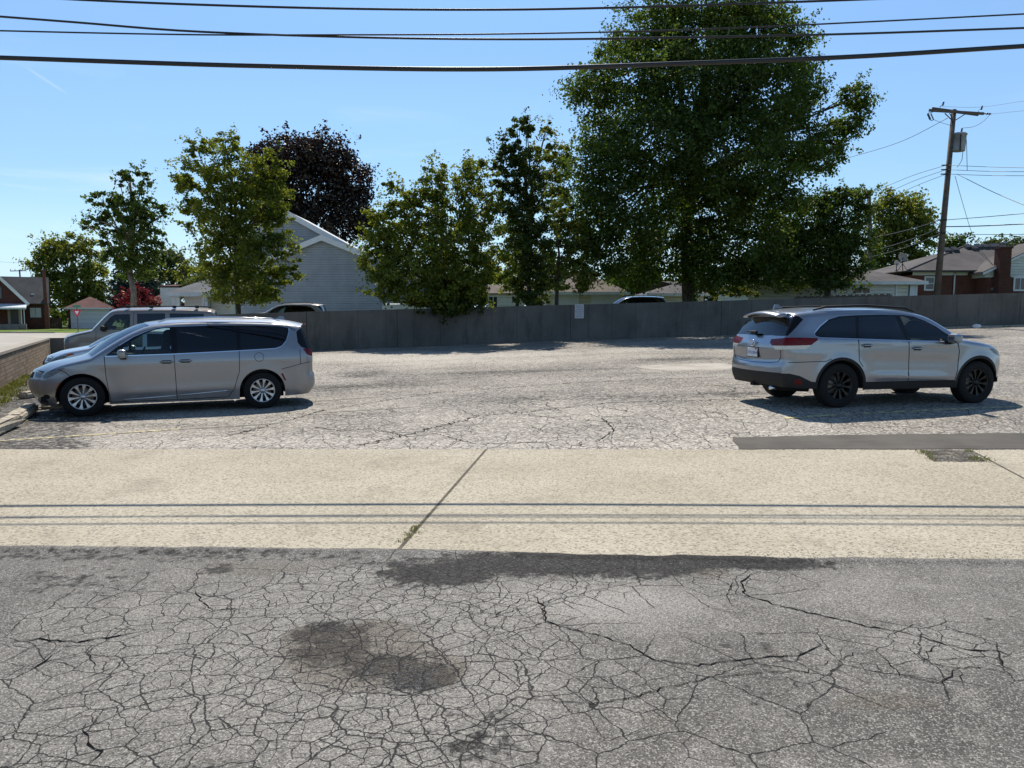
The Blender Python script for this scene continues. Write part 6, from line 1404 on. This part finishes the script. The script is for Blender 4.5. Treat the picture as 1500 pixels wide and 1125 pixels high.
# --------------------------------------------------------------- silver minivan
MV = dict(L=5.17, axles=(.98, 4.07), r=.36, arch=.425, hw=1.0, tw=.235, rr=.232, rim=m_alloy, spokes=10, wstyle='fan', sill=.205, iF=3, iR=-8, Rf=.75, kf=.66, Rr=.42, kr=.83, tapf=.035, tapr=.04, fillet=.075, flare=.012, crk=.02,
  rows=[(.36, .20, .17, .20), (.28, .42, .03, .42), (.27, .62, .0, .62), (.34, .80, .10, .83, 1), (.62, .925, .40, .965), (.98, 1.02, .80, 1.065), (1.14, 1.062, .98, 1.12, 1), (1.50, 1.315, 1.34, 1.40), (1.88, 1.535, 1.74, 1.61), (2.25, 1.655, 2.12, 1.72), (2.9, 1.705, 2.9, 1.775), (3.8, 1.705, 3.8, 1.78), (4.45, 1.675, 4.5, 1.75), (4.86, 1.615, 4.97, 1.665, 1),
        (4.88, 1.57, 4.93, 1.61), (5.03, 1.17, 5.09, 1.15), (5.06, 1.0, 5.12, .98), (5.055, .72, 5.11, .72), (5.085, .62, 5.16, .63), (5.085, .42, 5.17, .42), (4.98, .255, 5.08, .25)],
  width=[(.15, .90), (.3, .945), (.45, .972), (.6, .982), (.8, 1.0), (.95, 1.008), (1.06, 1.0), (1.15, .978), (1.3, .925), (1.5, .853), (1.6, .815), (1.75, .755)],
  crease=[(.93, .008, .05, 1.0, 4.9), (.42, .012, .06, 1.5, 3.7)],
  dash=(1.25, 1.75, 1.08), seats=(1.66, 2.7, 3.6),
  side=[('window:f', 1, [(1.66, 1.115), (1.66, 1.29), (1.85, 1.41), (2.05, 1.505), (2.22, 1.565), (2.34, 1.585), (2.45, 1.592), (2.47, 1.135)]), ('quarter_window', 1, [(1.43, 1.105), (1.61, 1.112), (1.61, 1.255)]),
        ('window:s', 2, [(2.575, 1.14), (2.56, 1.60), (3.62, 1.615), (3.62, 1.172)]), ('rear_side_window', 2, [(3.69, 1.175), (3.69, 1.615), (4.40, 1.595), (4.56, 1.565), (4.575, 1.50), (4.52, 1.36), (4.44, 1.25), (4.34, 1.205), (4.1, 1.19)]),
        ('window_trim', 7, [(1.37, 1.09), (1.60, 1.275), (1.84, 1.435), (2.05, 1.53), (2.22, 1.59), (2.45, 1.615), (3.1, 1.635), (3.9, 1.63), (4.42, 1.612), (4.60, 1.58), (4.605, 1.50), (4.54, 1.33), (4.45, 1.23), (4.34, 1.185), (3.66, 1.152), (2.5, 1.112)]),
        ('tailgate_glass', 7, [(4.755, 1.50), (4.83, 1.565), (4.95, 1.60), (5.2, 1.30), (5.2, 1.155), (4.95, 1.155), (4.83, 1.20), (4.765, 1.29)]),
        ('tail_lamp', 5, [(4.86, 1.165), (5.2, 1.165), (5.2, 1.02), (5.0, 1.02), (4.93, 1.06)]),
        ('headlamp', 6, [(.2, .715), (.42, .70), (.55, .765), (.73, .89), (.63, .888), (.46, .845), (.35, .803), (.2, .81)]),
        ('fog_lamp', 3, circ(.395, .37, .06, .042)), ('side_marker', 8, [(.555, .50), (.59, .49), (.655, .63), (.63, .64)]), ('reflector', 5, [(4.42, .68), (4.455, .69), (4.52, .55), (4.49, .54)]),
        ('door:f', 0, [(1.36, 1.09), (1.37, .75), (1.43, .245), (2.53, .245), (2.52, 1.12), (2.50, 1.60), (2.2, 1.615), (1.8, 1.42)]), ('door:s', 0, [(2.535, .245), (3.44, .26), (3.55, .42), (3.64, .72), (3.66, 1.16), (3.66, 1.62), (2.51, 1.61)])],
  wrap=[('windscreen', 1, [(6.06, .03), (6.06, 1.2), (8.7, 1.2), (8.7, .07)]), ('tailgate_glass', 11, [(14.05, .02), (14.05, 1.2), (15.0, 1.2), (15.0, .02)]), ('tail_lamp', 5, [(15.05, -.1), (15.05, .28), (15.6, .28), (15.8, -.1)]),
        ('headlamp', 6, [(2.4, -.1), (2.5, .30), (2.95, .36), (2.95, -.1)]), ('grille', 3, [(2.35, .36), (2.3, 1.2), (2.85, 1.2), (2.85, .42)]), ('grille', 3, [(.3, .55), (.3, 1.2), (1.2, 1.2), (1.1, .55)])],
  paired=('headlamp', 'tail_lamp'), child={'window:f': 'door:f', 'window:s': 'door:s'},
  chrome=[[(1.37, 1.086), (1.95, 1.098), (2.5, 1.108), (3.0, 1.125), (3.66, 1.148), (4.1, 1.168), (4.34, 1.180), (4.46, 1.225), (4.55, 1.33), (4.612, 1.50), (4.608, 1.585)], [(1.60, 1.278), (1.84, 1.438), (2.05, 1.533), (2.22, 1.594), (2.45, 1.618), (3.1, 1.638)]],
  gaps=[[(1.36, 1.09), (1.37, .75), (1.43, .245)], [(1.43, .245), (2.53, .245), (3.44, .26)], [(2.51, 1.12), (2.535, .245)], [(3.66, 1.155), (3.65, .75), (3.55, .42), (3.44, .26)], [(.61, .87), (.72, .82), (.80, .745)], [(4.43, .77), (4.85, .875), (5.0, .90)], [(4.80, .87), (4.80, 1.14)], [(4.56, 1.64), (4.74, 1.52)], [(3.12, 1.66), (3.12, 1.69)], ([(4.02 + .085 * math.cos(a), 1.02 + .085 * math.sin(a)) for a in np.linspace(0, 6.2832, 22)], .008)])
mo, myaw, msc = place((122, 609.5), (383, 598.5), MV, -1)
LOG = open('/tmp/log.txt', 'w') if False else None
mv_info = ('minivan', mo, math.degrees(myaw), msc)
m_silver = paint('silver_grey_paint', (.275, .28, .295))
mv = Car('minivan', 'silver-grey minivan seen side-on, parked nose to the left edge of the lot', 'minivan', MV, (-9.0155, 13.8372, -.034), .3987, m_silver)
mirror_mesh(mv, 1.66, 1.06, 0, 0, 0, m_silver); handle(mv, 2.38, .965, 'door:f', m_silver, .22); handle(mv, 2.70, .975, 'door:s', m_silver, .22)
for sd in (1, -1):
    b_ = MB(); b_.path([(1.62, sd * (mv.y(1.62, .28) + .006), .28), (2.52, sd * (mv.y(2.5, .33) + .006), .325)], .011, 6); b_.build('chrome_strip', m_chrome, mv.parts[('door:f', sd)])
    b_ = MB(); b_.path([(2.56, sd * (mv.y(2.56, .33) + .006), .327), (3.42, sd * (mv.y(3.4, .385) + .006), .385)], .011, 6); b_.build('chrome_strip', m_chrome, mv.parts[('door:s', sd)])
    b_ = MB(); b_.path([(2.25, sd * .66, 1.70), (2.4, sd * .66, 1.755), (3.3, sd * .67, 1.79), (4.3, sd * .66, 1.76), (4.45, sd * .66, 1.715)], [.012, .02, .02, .02, .012], 8); b_.build('roof_rail', m_chrome, mv.root)
    mv.strip(([(1.37, 1.088), (2.5, 1.110), (3.66, 1.150), (4.34, 1.183), (4.455, 1.228), (4.545, 1.33), (4.61, 1.50), (4.605, 1.585)], .014), off=.004) if False else None
b_ = MB(); b_.prism([(4.42, -.03, 1.74), (4.62, -.03, 1.73), (4.60, -.018, 1.80), (4.52, -.01, 1.815)], (0, .05, 0)); b_.build('antenna_fin', m_silver, mv.root)
b_ = MB(); b_.bbox(4.97, 5.0, -.35, .35, 1.62, 1.65, .01); b_.build('brake_light', m_red, mv.root)

# --------------------------------------------------------------- silver SUV
HV = dict(L=4.89, axles=(.96, 3.75), r=.38, arch=.435, hw=.955, tw=.245, rr=.245, rim=m_brim, spokes=10, wstyle='thin', sill=.30, iF=3, iR=-8, Rf=.65, kf=.70, Rr=.28, kr=.885, tapf=.03, tapr=.045, fillet=.075, flare=.018, crk=.03,
  rows=[(.40, .30, .16, .27), (.29, .50, .03, .50), (.27, .76, .0, .76), (.34, .96, .10, .98, 1), (.68, 1.055, .5, 1.09), (1.10, 1.12, .95, 1.155), (1.28, 1.145, 1.10, 1.185, 1), (1.66, 1.39, 1.50, 1.435), (2.0, 1.56, 1.86, 1.605), (2.45, 1.645, 2.35, 1.695), (3.1, 1.668, 3.1, 1.725), (3.85, 1.65, 3.85, 1.715), (4.25, 1.625, 4.28, 1.69), (4.52, 1.595, 4.70, 1.645, 1),
        (4.53, 1.545, 4.62, 1.575), (4.73, 1.22, 4.79, 1.19), (4.79, 1.04, 4.86, 1.03), (4.775, .84, 4.84, .80), (4.80, .71, 4.89, .70), (4.80, .52, 4.88, .52), (4.74, .36, 4.82, .37)],
  width=[(.2, .89), (.35, .93), (.5, .945), (.7, .952), (.9, .958), (1.08, .955), (1.17, .940), (1.23, .905), (1.4, .85), (1.55, .80), (1.65, .765), (1.75, .73)],
  crease=[(1.10, .014, .030, 1.2, 4.8), (.50, .024, .045, 1.45, 3.3), (.78, -.010, .09, 1.4, 3.4), (.86, .010, .03, 3.9, 4.8)],
  dash=(1.35, 1.8, 1.13), seats=(1.78, 2.68, 3.45),
  side=[('window:f', 1, [(1.56, 1.135), (1.60, 1.19), (1.82, 1.345), (2.05, 1.46), (2.25, 1.525), (2.42, 1.55), (2.52, 1.556), (2.40, 1.155)]),
        ('window:r', 2, [(2.50, 1.158), (2.62, 1.558), (3.34, 1.55), (3.42, 1.19)]), ('rear_side_window', 2, [(3.47, 1.195), (3.41, 1.548), (3.70, 1.53), (3.92, 1.475), (4.08, 1.375), (4.205, 1.265), (4.215, 1.235), (4.15, 1.218), (3.9, 1.208)]),
        ('window_trim', 7, [(1.47, 1.115), (1.60, 1.225), (1.82, 1.372), (2.05, 1.486), (2.25, 1.55), (2.45, 1.576), (2.9, 1.583), (3.4, 1.573), (3.72, 1.553), (3.94, 1.495), (4.11, 1.385), (4.24, 1.27), (4.24, 1.225), (4.16, 1.20), (3.45, 1.175), (2.45, 1.14)]),
        ('tailgate_glass', 7, [(4.40, 1.50), (4.46, 1.56), (4.8, 1.56), (4.9, 1.23), (4.70, 1.23)]),
        ('tail_lamp', 9, [(4.42, 1.012), (4.9, 1.0), (4.9, 1.062), (4.33, 1.075)]), ('tail_lamp', 5, [(4.20, 1.165), (4.33, 1.075), (4.9, 1.062), (4.9, 1.20), (4.45, 1.20), (4.22, 1.19)]),
        ('headlamp', 6, [(.2, .82), (.42, .83), (.60, .895), (.74, .985), (.62, .985), (.45, .955), (.2, .93)]), ('side_marker', 8, [(.60, .90), (.74, .985), (.70, .99), (.52, .92)]),
        ('bumper_reflector', 5, [(4.46, .41), (4.60, .41), (4.60, .50), (4.50, .50)]),
        ('cladding', 4, circ(.96, .38, .485, .485, 40)), ('cladding', 4, circ(3.75, .38, .485, .485, 40)), ('cladding', 4, [(1.3, .2), (1.3, .425), (3.4, .425), (3.4, .2)]), ('cladding', 4, [(4.0, .2), (4.0, .42), (4.30, .46), (4.52, .56), (4.7, .60), (4.95, .60), (4.95, .2)]), ('cladding', 4, [(.2, .25), (.2, .44), (.5, .44), (.5, .25)]),
        ('door:f', 0, [(1.45, 1.12), (1.40, .95), (1.42, .62), (1.46, .43), (2.42, .43), (2.42, .8), (2.44, 1.15), (2.57, 1.57), (2.2, 1.56), (1.7, 1.33)]), ('door:r', 0, [(2.43, .43), (3.28, .43), (3.30, .62), (3.42, .80), (3.44, 1.18), (3.38, 1.57), (2.59, 1.575), (2.45, 1.15)])],
  wrap=[('windscreen', 1, [(6.06, .03), (6.06, 1.2), (8.7, 1.2), (8.7, .07)]), ('tailgate_glass', 2, [(14.1, -.02), (14.1, 1.2), (14.93, 1.2), (14.90, .5), (14.98, .03), (14.98, -.02)]),
        ('tail_lamp', 9, [(15.87, -.1), (15.87, .30), (16.22, .22), (16.22, -.1)]), ('tail_lamp', 5, [(15.1, -.1), (15.15, .42), (15.5, .42), (15.87, .32), (15.87, -.1)]),
        ('headlamp', 6, [(2.35, -.1), (2.4, .34), (2.9, .36), (2.9, -.1)]), ('grille', 3, [(1.4, .3), (1.2, 1.2), (2.85, 1.2), (2.85, .40)]), ('cladding', 4, [(18.55, -.1), (18.55, 1.2), (20.1, 1.2), (20.1, -.1)]), ('cladding:front', 4, [(-.1, -.1), (-.1, 1.2), (.9, 1.2), (.9, -.1)]),
        ('tailgate', 0, [(13.05, .06), (13.05, 1.2), (17.45, 1.2), (17.45, .16), (17.0, .12), (15.0, .05)])],
  paired=('headlamp', 'tail_lamp'), child={'window:f': 'door:f', 'window:r': 'door:r', 'tailgate_glass': 'tailgate'},
  chrome=[[(1.47, 1.111), (2.45, 1.136), (3.45, 1.171), (4.16, 1.196), (4.235, 1.222), (4.245, 1.272), (4.115, 1.388), (3.945, 1.499)]],
  gaps=[[(1.45, 1.12), (1.40, .95), (1.42, .62), (1.46, .43)], [(2.45, 1.15), (2.425, .8), (2.425, .43)], [(3.44, 1.18), (3.42, .80), (3.34, .70)], [(1.46, .43), (2.42, .43), (3.28, .43)], [(4.68, .80), (4.0, .855), (3.93, .90)] if False else [(4.72, .785), (4.05, .80), (3.95, .84)]])
ho, hyaw, hsc = place((1425, 588.5), (1228, 600.5), HV, 1)
hv_info = ('suv', ho, math.degrees(hyaw), hsc)
m_silver2 = paint('pale_silver_paint', (.285, .30, .33), .75, .29)
hv = Car('suv', 'pale silver suv with black wheels and wheel-arch cladding, seen from its rear corner', 'suv', HV, (9.022, 14.3317, .2216), -2.9156, m_silver2)
mirror_mesh(hv, 1.66, 1.10, 0, 0, 0, m_silver2); handle(hv, 2.27, 1.0, 'door:f', m_silver2, .2); handle(hv, 3.27, 1.06, 'door:r', m_silver2, .2)
for sd in (1, -1):
    b_ = MB(); b_.path([(2.1, sd * .63, 1.64), (2.3, sd * .65, 1.70), (3.1, sd * .66, 1.74), (3.9, sd * .65, 1.715), (4.12, sd * .64, 1.66)], [.014, .022, .022, .022, .014], 8); b_.build('roof_rail', m_plast, hv.root)
tg = hv.parts[('tailgate', 0)]
hv.wrap_line([(16.22, .06), (16.8, .06), (17.3, .14), (17.4, .3), (17.42, 1.0)], tg); hv.wrap_line([(13.05, .05), (14.0, .04)], tg)
b_ = MB(); b_.prism([(4.30, -.02, 1.70), (4.48, -.02, 1.68), (4.46, -.006, 1.765), (4.40, -.004, 1.77)], (0, .03, 0)); b_.build('antenna_fin', m_silver2, hv.root)
# number plate, emblem, wiper, badge on the tailgate (rear faces +x)
pc = hv.wrap_pt(16.55 * 8, 1.0); px_ = 4.863
b_ = MB(); b_.bbox(px_, px_ + .012, -.165, .165, .845, 1.005, .005); pl = b_.build('number_plate', basic('plate_white', (.66, .68, .70), .4, var=.04), tg)
b_ = MB(); b_.box(px_ - .006, px_ + .006, -.178, .178, .832, 1.018); b_.build('plate_frame', m_blkg, tg)
m_pl = basic('plate_ink', (.05, .09, .25), .5); m_plr = basic('plate_red', (.5, .05, .05), .5)
text_mesh('DVN 8044', .078, m_pl, 'lettering', tg, (px_ + .0125, 0, .915), (math.pi / 2, 0, math.pi / 2), .0008)
b_ = MB(); b_.box(px_ + .0115, px_ + .0135, .09, .155, .972, .998); b_.build('plate_sticker', m_plr, tg)
def ring(b_, c, ry, rz, th, ax=0, n=28):
    b_.path([(c[0], c[1] + ry * math.cos(6.2832 * k / n), c[2] + rz * math.sin(6.2832 * k / n)) for k in range(n + 1)], th, 6)
b_ = MB(); ex = 4.872; ring(b_, (ex, 0, 1.085), .085, .058, .008); ring(b_, (ex + .002, 0, 1.085), .03, .055, .007); ring(b_, (ex + .002, 0, 1.118), .058, .020, .007); b_.build('emblem', m_chrome, tg)
b_ = MB(); b_.smooth = True; sv = []; N_ = 12
for k in range(N_ + 1):
    yk = lerp(-.56, .56, k / N_); e_ = (yk / .56) ** 2; dz, dx = -.062 * e_, -.05 * e_
    sv += [(4.50 + dx, yk, 1.668 + dz), (4.68 + dx, yk, 1.650 + dz), (4.79 + dx, yk, 1.622 + dz), (4.80 + dx, yk, 1.600 + dz), (4.72 + dx, yk, 1.592 + dz), (4.55 + dx, yk, 1.59 + dz)]
b_.add(sv, [(k * 6 + q, k * 6 + (q + 1) % 6, k * 6 + 6 + (q + 1) % 6, k * 6 + 6 + q) for k in range(N_) for q in range(6)] + [tuple(range(6))[::-1], tuple(N_ * 6 + q for q in range(6))]); b_.build('spoiler', m_silver2, tg)
b_ = MB(); b_.bbox(4.80, 4.86, -.10, .06, 1.235, 1.30, .015); b_.path([(4.83, -.02, 1.275), (4.80, -.22, 1.285), (4.79, -.36, 1.285)], [.018, .014, .008], 6); b_.build('rear_wiper', m_plast, tg)
for (tx, yy, zz) in (('LE', -.62, .79),): text_mesh(tx, .05, m_chrome, 'badge', tg, (hv.wrap_pt(16.9 * 8, .38)[0] + .006, -.5, .79), (math.pi / 2, 0, math.pi / 2), .002)
b_ = MB(); b_.path([(4.70, .52, .33), (4.84, .54, .33)], .035, 10); b_.build('tail_pipe', m_chrome, hv.root)
b_ = MB(); b_.bbox(4.60, 4.86, -.06, .06, .33, .39, .01); b_.build('tow_hitch', m_dark, hv.root)
b_ = MB(); b_.path([(4.25, .75, .32), (4.5, .2, .30), (4.3, -.7, .32)], .05, 8); b_.build('exhaust', m_dark, hv.root)

# --------------------------------------------------------------- other vehicles
VN = dict(L=4.82, axles=(.83, 3.65), r=.345, arch=.40, hw=.97, tw=.22, rr=.21, rim=m_alloy, spokes=8, wstyle='thin', sill=.33, iF=3, iR=-6, Rf=.4, kf=.86, Rr=.2, kr=.93, tapf=.03, tapr=.01, fillet=.07, flare=.012,
  rows=[(.24, .36, .12, .36), (.16, .6, .03, .6), (.15, .92, .02, .94), (.22, 1.04, .10, 1.07, 1), (.5, 1.125, .40, 1.16), (.84, 1.195, .76, 1.235), (.94, 1.215, .86, 1.26, 1), (1.16, 1.43, 1.08, 1.49), (1.38, 1.64, 1.30, 1.70), (1.58, 1.775, 1.52, 1.83), (2.0, 1.815, 2.0, 1.885), (3.4, 1.83, 3.4, 1.905), (4.4, 1.80, 4.4, 1.875), (4.62, 1.745, 4.68, 1.81, 1),
        (4.66, 1.65, 4.71, 1.68), (4.75, 1.2, 4.80, 1.2), (4.77, .9, 4.82, .9), (4.77, .6, 4.82, .6), (4.72, .42, 4.78, .42)],
  width=[(.3, .90), (.5, .955), (.8, .97), (1.1, .97), (1.25, .95), (1.5, .905), (1.7, .865), (1.85, .81)], dash=(1.0, 1.35, 1.2), seats=(1.9, 2.8, 3.6),
  side=[('window:f', 1, [(1.22, 1.24), (1.28, 1.36), (1.50, 1.60), (1.64, 1.68), (2.08, 1.69), (2.08, 1.24)]), ('side_window', 2, [(2.28, 1.27), (2.28, 1.70), (3.12, 1.71), (3.12, 1.27)]), ('rear_side_window', 2, [(3.26, 1.27), (3.26, 1.71), (4.30, 1.70), (4.36, 1.5), (4.36, 1.27)]), ('headlamp', 6, [(.1, .8), (.30, .8), (.30, .98), (.1, .98)]),
        ('door:f', 0, [(1.08, 1.22), (1.06, .9), (1.14, .42), (2.16, .42), (2.18, 1.74), (1.62, 1.74), (1.3, 1.48)])],
  wrap=[('windscreen', 1, [(6.1, .05), (6.1, 1.2), (8.8, 1.2), (8.8, .08)]), ('tailgate_glass', 2, [(13.6, .1), (13.6, 1.2), (14.8, 1.2), (14.8, .1)]), ('tail_lamp', 5, [(15, -.1), (15, .12), (16, .12), (16, -.1)]), ('grille', 3, [(1.9, .3), (1.9, 1.2), (2.8, 1.2), (2.8, .3)]), ('headlamp', 6, [(2.0, -.1), (2.0, .3), (2.75, .3), (2.75, -.1)])],
  paired=('headlamp', 'tail_lamp'), child={'window:f': 'door:f'},
  gaps=[[(1.08, 1.22), (1.06, .9), (1.14, .42), (2.16, .42), (2.18, 1.74)], [(.25, 1.02), (.9, 1.17)]])
zk = lambda z: z if z < .6 else .6 + (z - .6) * 1.13
VN['rows'] = [(r_[0], zk(r_[1]), r_[2], zk(r_[3])) + tuple(r_[4:]) for r_ in VN['rows']]; VN['width'] = [(zk(a), b_) for a, b_ in VN['width']]
VN['side'] = [(a, b_, [(x, zk(z)) for x, z in c_]) for a, b_, c_ in VN['side']]; VN['gaps'] = [[(x, zk(z)) for x, z in g_] for g_ in VN['gaps']]; VN['dash'] = (1.0, 1.35, 1.28)
m_tan = paint('tan_beige_paint', (.20, .172, .15), .35, .4)
vf = P(95, 500, 24.6); vy = R(20)
vn = Car('van', 'older tan passenger van with dark side windows and roof rack bars, behind the minivan', 'van', VN, (vf.x, vf.y, tz(-13, 25) + .02), vy, m_tan)
mirror_mesh(vn, 1.3, 1.3, 0, 0, 0, m_plast)
for sd in (1, -1):
    b_ = MB(); b_.path([(1.7, sd * .68, 2.03), (1.75, sd * .68, 2.09), (4.45, sd * .68, 2.09), (4.5, sd * .68, 2.02)], .016, 6); b_.build('roof_rail', m_plast, vn.root)
for x in (2.0, 2.7, 3.4, 4.1):
    b_ = MB(); b_.path([(x, -.68, 2.09), (x, .68, 2.09)], .016, 6); b_.bbox(x - .06, x + .06, -.72, -.62, 2.03, 2.12, .01); b_.build('rack_bar', m_plast, vn.root)

CV = dict(L=4.35, axles=(.88, 3.45), r=.33, arch=.375, hw=.90, tw=.21, rr=.22, rim=m_alloy, spokes=10, wstyle='thin', sill=.22, iF=3, iR=-6, Rf=.6, kf=.70, Rr=.35, kr=.85, fillet=.07, flare=.01, interior=True,
  rows=[(.34, .2, .14, .2), (.26, .42, .02, .42), (.25, .62, .0, .62), (.33, .76, .12, .79, 1), (.62, .875, .46, .92), (1.0, .955, .86, 1.0), (1.16, .985, 1.02, 1.03, 1), (1.5, 1.18, 1.38, 1.24), (1.85, 1.33, 1.74, 1.385), (2.2, 1.40, 2.1, 1.455), (2.8, 1.41, 2.8, 1.47), (3.4, 1.36, 3.4, 1.42), (3.95, 1.2, 4.0, 1.25, 1), (4.15, 1.0, 4.2, 1.0), (4.25, .8, 4.3, .8), (4.26, .5, 4.33, .5), (4.18, .26, 4.25, .26)],
  width=[(.15, .82), (.3, .87), (.5, .895), (.8, .90), (.95, .88), (1.1, .83), (1.3, .76), (1.45, .70)], dash=(1.2, 1.6, 1.0), seats=(1.9, 2.8),
  side=[('side_window', 1, [(1.55, 1.0), (1.75, 1.17), (1.98, 1.28), (2.35, 1.33), (2.35, 1.0)]), ('side_window', 2, [(2.45, 1.0), (2.45, 1.33), (3.0, 1.31), (3.5, 1.2), (3.6, 1.05)]), ('headlamp', 6, [(.1, .64), (.42, .63), (.72, .80), (.60, .815), (.40, .76), (.1, .74)]), ('side_marker', 8, [(.72, .80), (.86, .84), (.80, .875), (.62, .825)])],
  wrap=[('windscreen', 1, [(6.06, .03), (6.06, 1.2), (8.8, 1.2), (8.8, .07)]), ('tailgate_glass', 2, [(12.05, .06), (12.05, 1.2), (12.9, 1.2), (12.9, .06)]), ('headlamp', 6, [(2.2, -.1), (2.3, .3), (2.9, .36), (2.9, -.1)]), ('grille', 3, [(1.8, .36), (1.7, 1.2), (2.8, 1.2), (2.8, .42)]), ('tail_lamp', 5, [(13.1, -.1), (13.1, .2), (13.8, .2), (13.8, -.1)])],
  paired=('headlamp', 'tail_lamp'), gaps=[[(1.3, .97), (1.3, .6), (1.35, .26)], [(2.4, 1.0), (2.4, .26)]])
cf = P(66, 520, 18.6)
cvp = Car('hatchback', 'pale silver car with only its hood and headlight showing between minivan and tan van', 'car', CV, (cf.x - .05, cf.y, tz(-11, 19) + .03), R(20), paint('light_silver_paint', (.52, .54, .57), .6, .3))
# vehicles parked beyond the wall
GV = dict(HV); GV['rim'] = m_alloy
def beyond(label, name, px0, px1, Y, pytop, mat, yaw, L=4.89):
    a = P((px0 + px1) / 2, pytop, Y); c, s_ = math.cos(yaw), math.sin(yaw); z = a.z - 1.73
    q = Car(name, label, 'car', GV, (a.x - c * 3.0, Y - s_ * 3.0, z), yaw, mat)
    for sd in (1, -1):
        b_ = MB(); b_.path([(2.2, sd * .64, 1.69), (2.35, sd * .65, 1.735), (3.9, sd * .65, 1.735), (4.1, sd * .64, 1.68)], .02, 6); b_.build('roof_rail', m_plast, q.root)
    return q
beyond('light tan suv beyond the grey wall, only its roof showing before the sided house', 'suv', 386, 484, 46, 444, paint('pale_tan_paint', (.27, .25, .22), .3, .35), R(4))
beyond('dark suv beyond the grey wall under the huge maple, only its roof showing', 'suv', 902, 970, 51, 433.5, paint('dark_blue_paint', (.02, .022, .03), .3, .25), R(2))
beyond('white car roof just visible over the grey wall beside the wall sign', 'car', 812, 838, 60, 441.2, paint('white_car_paint', (.62, .62, .60), .1, .3), R(6))
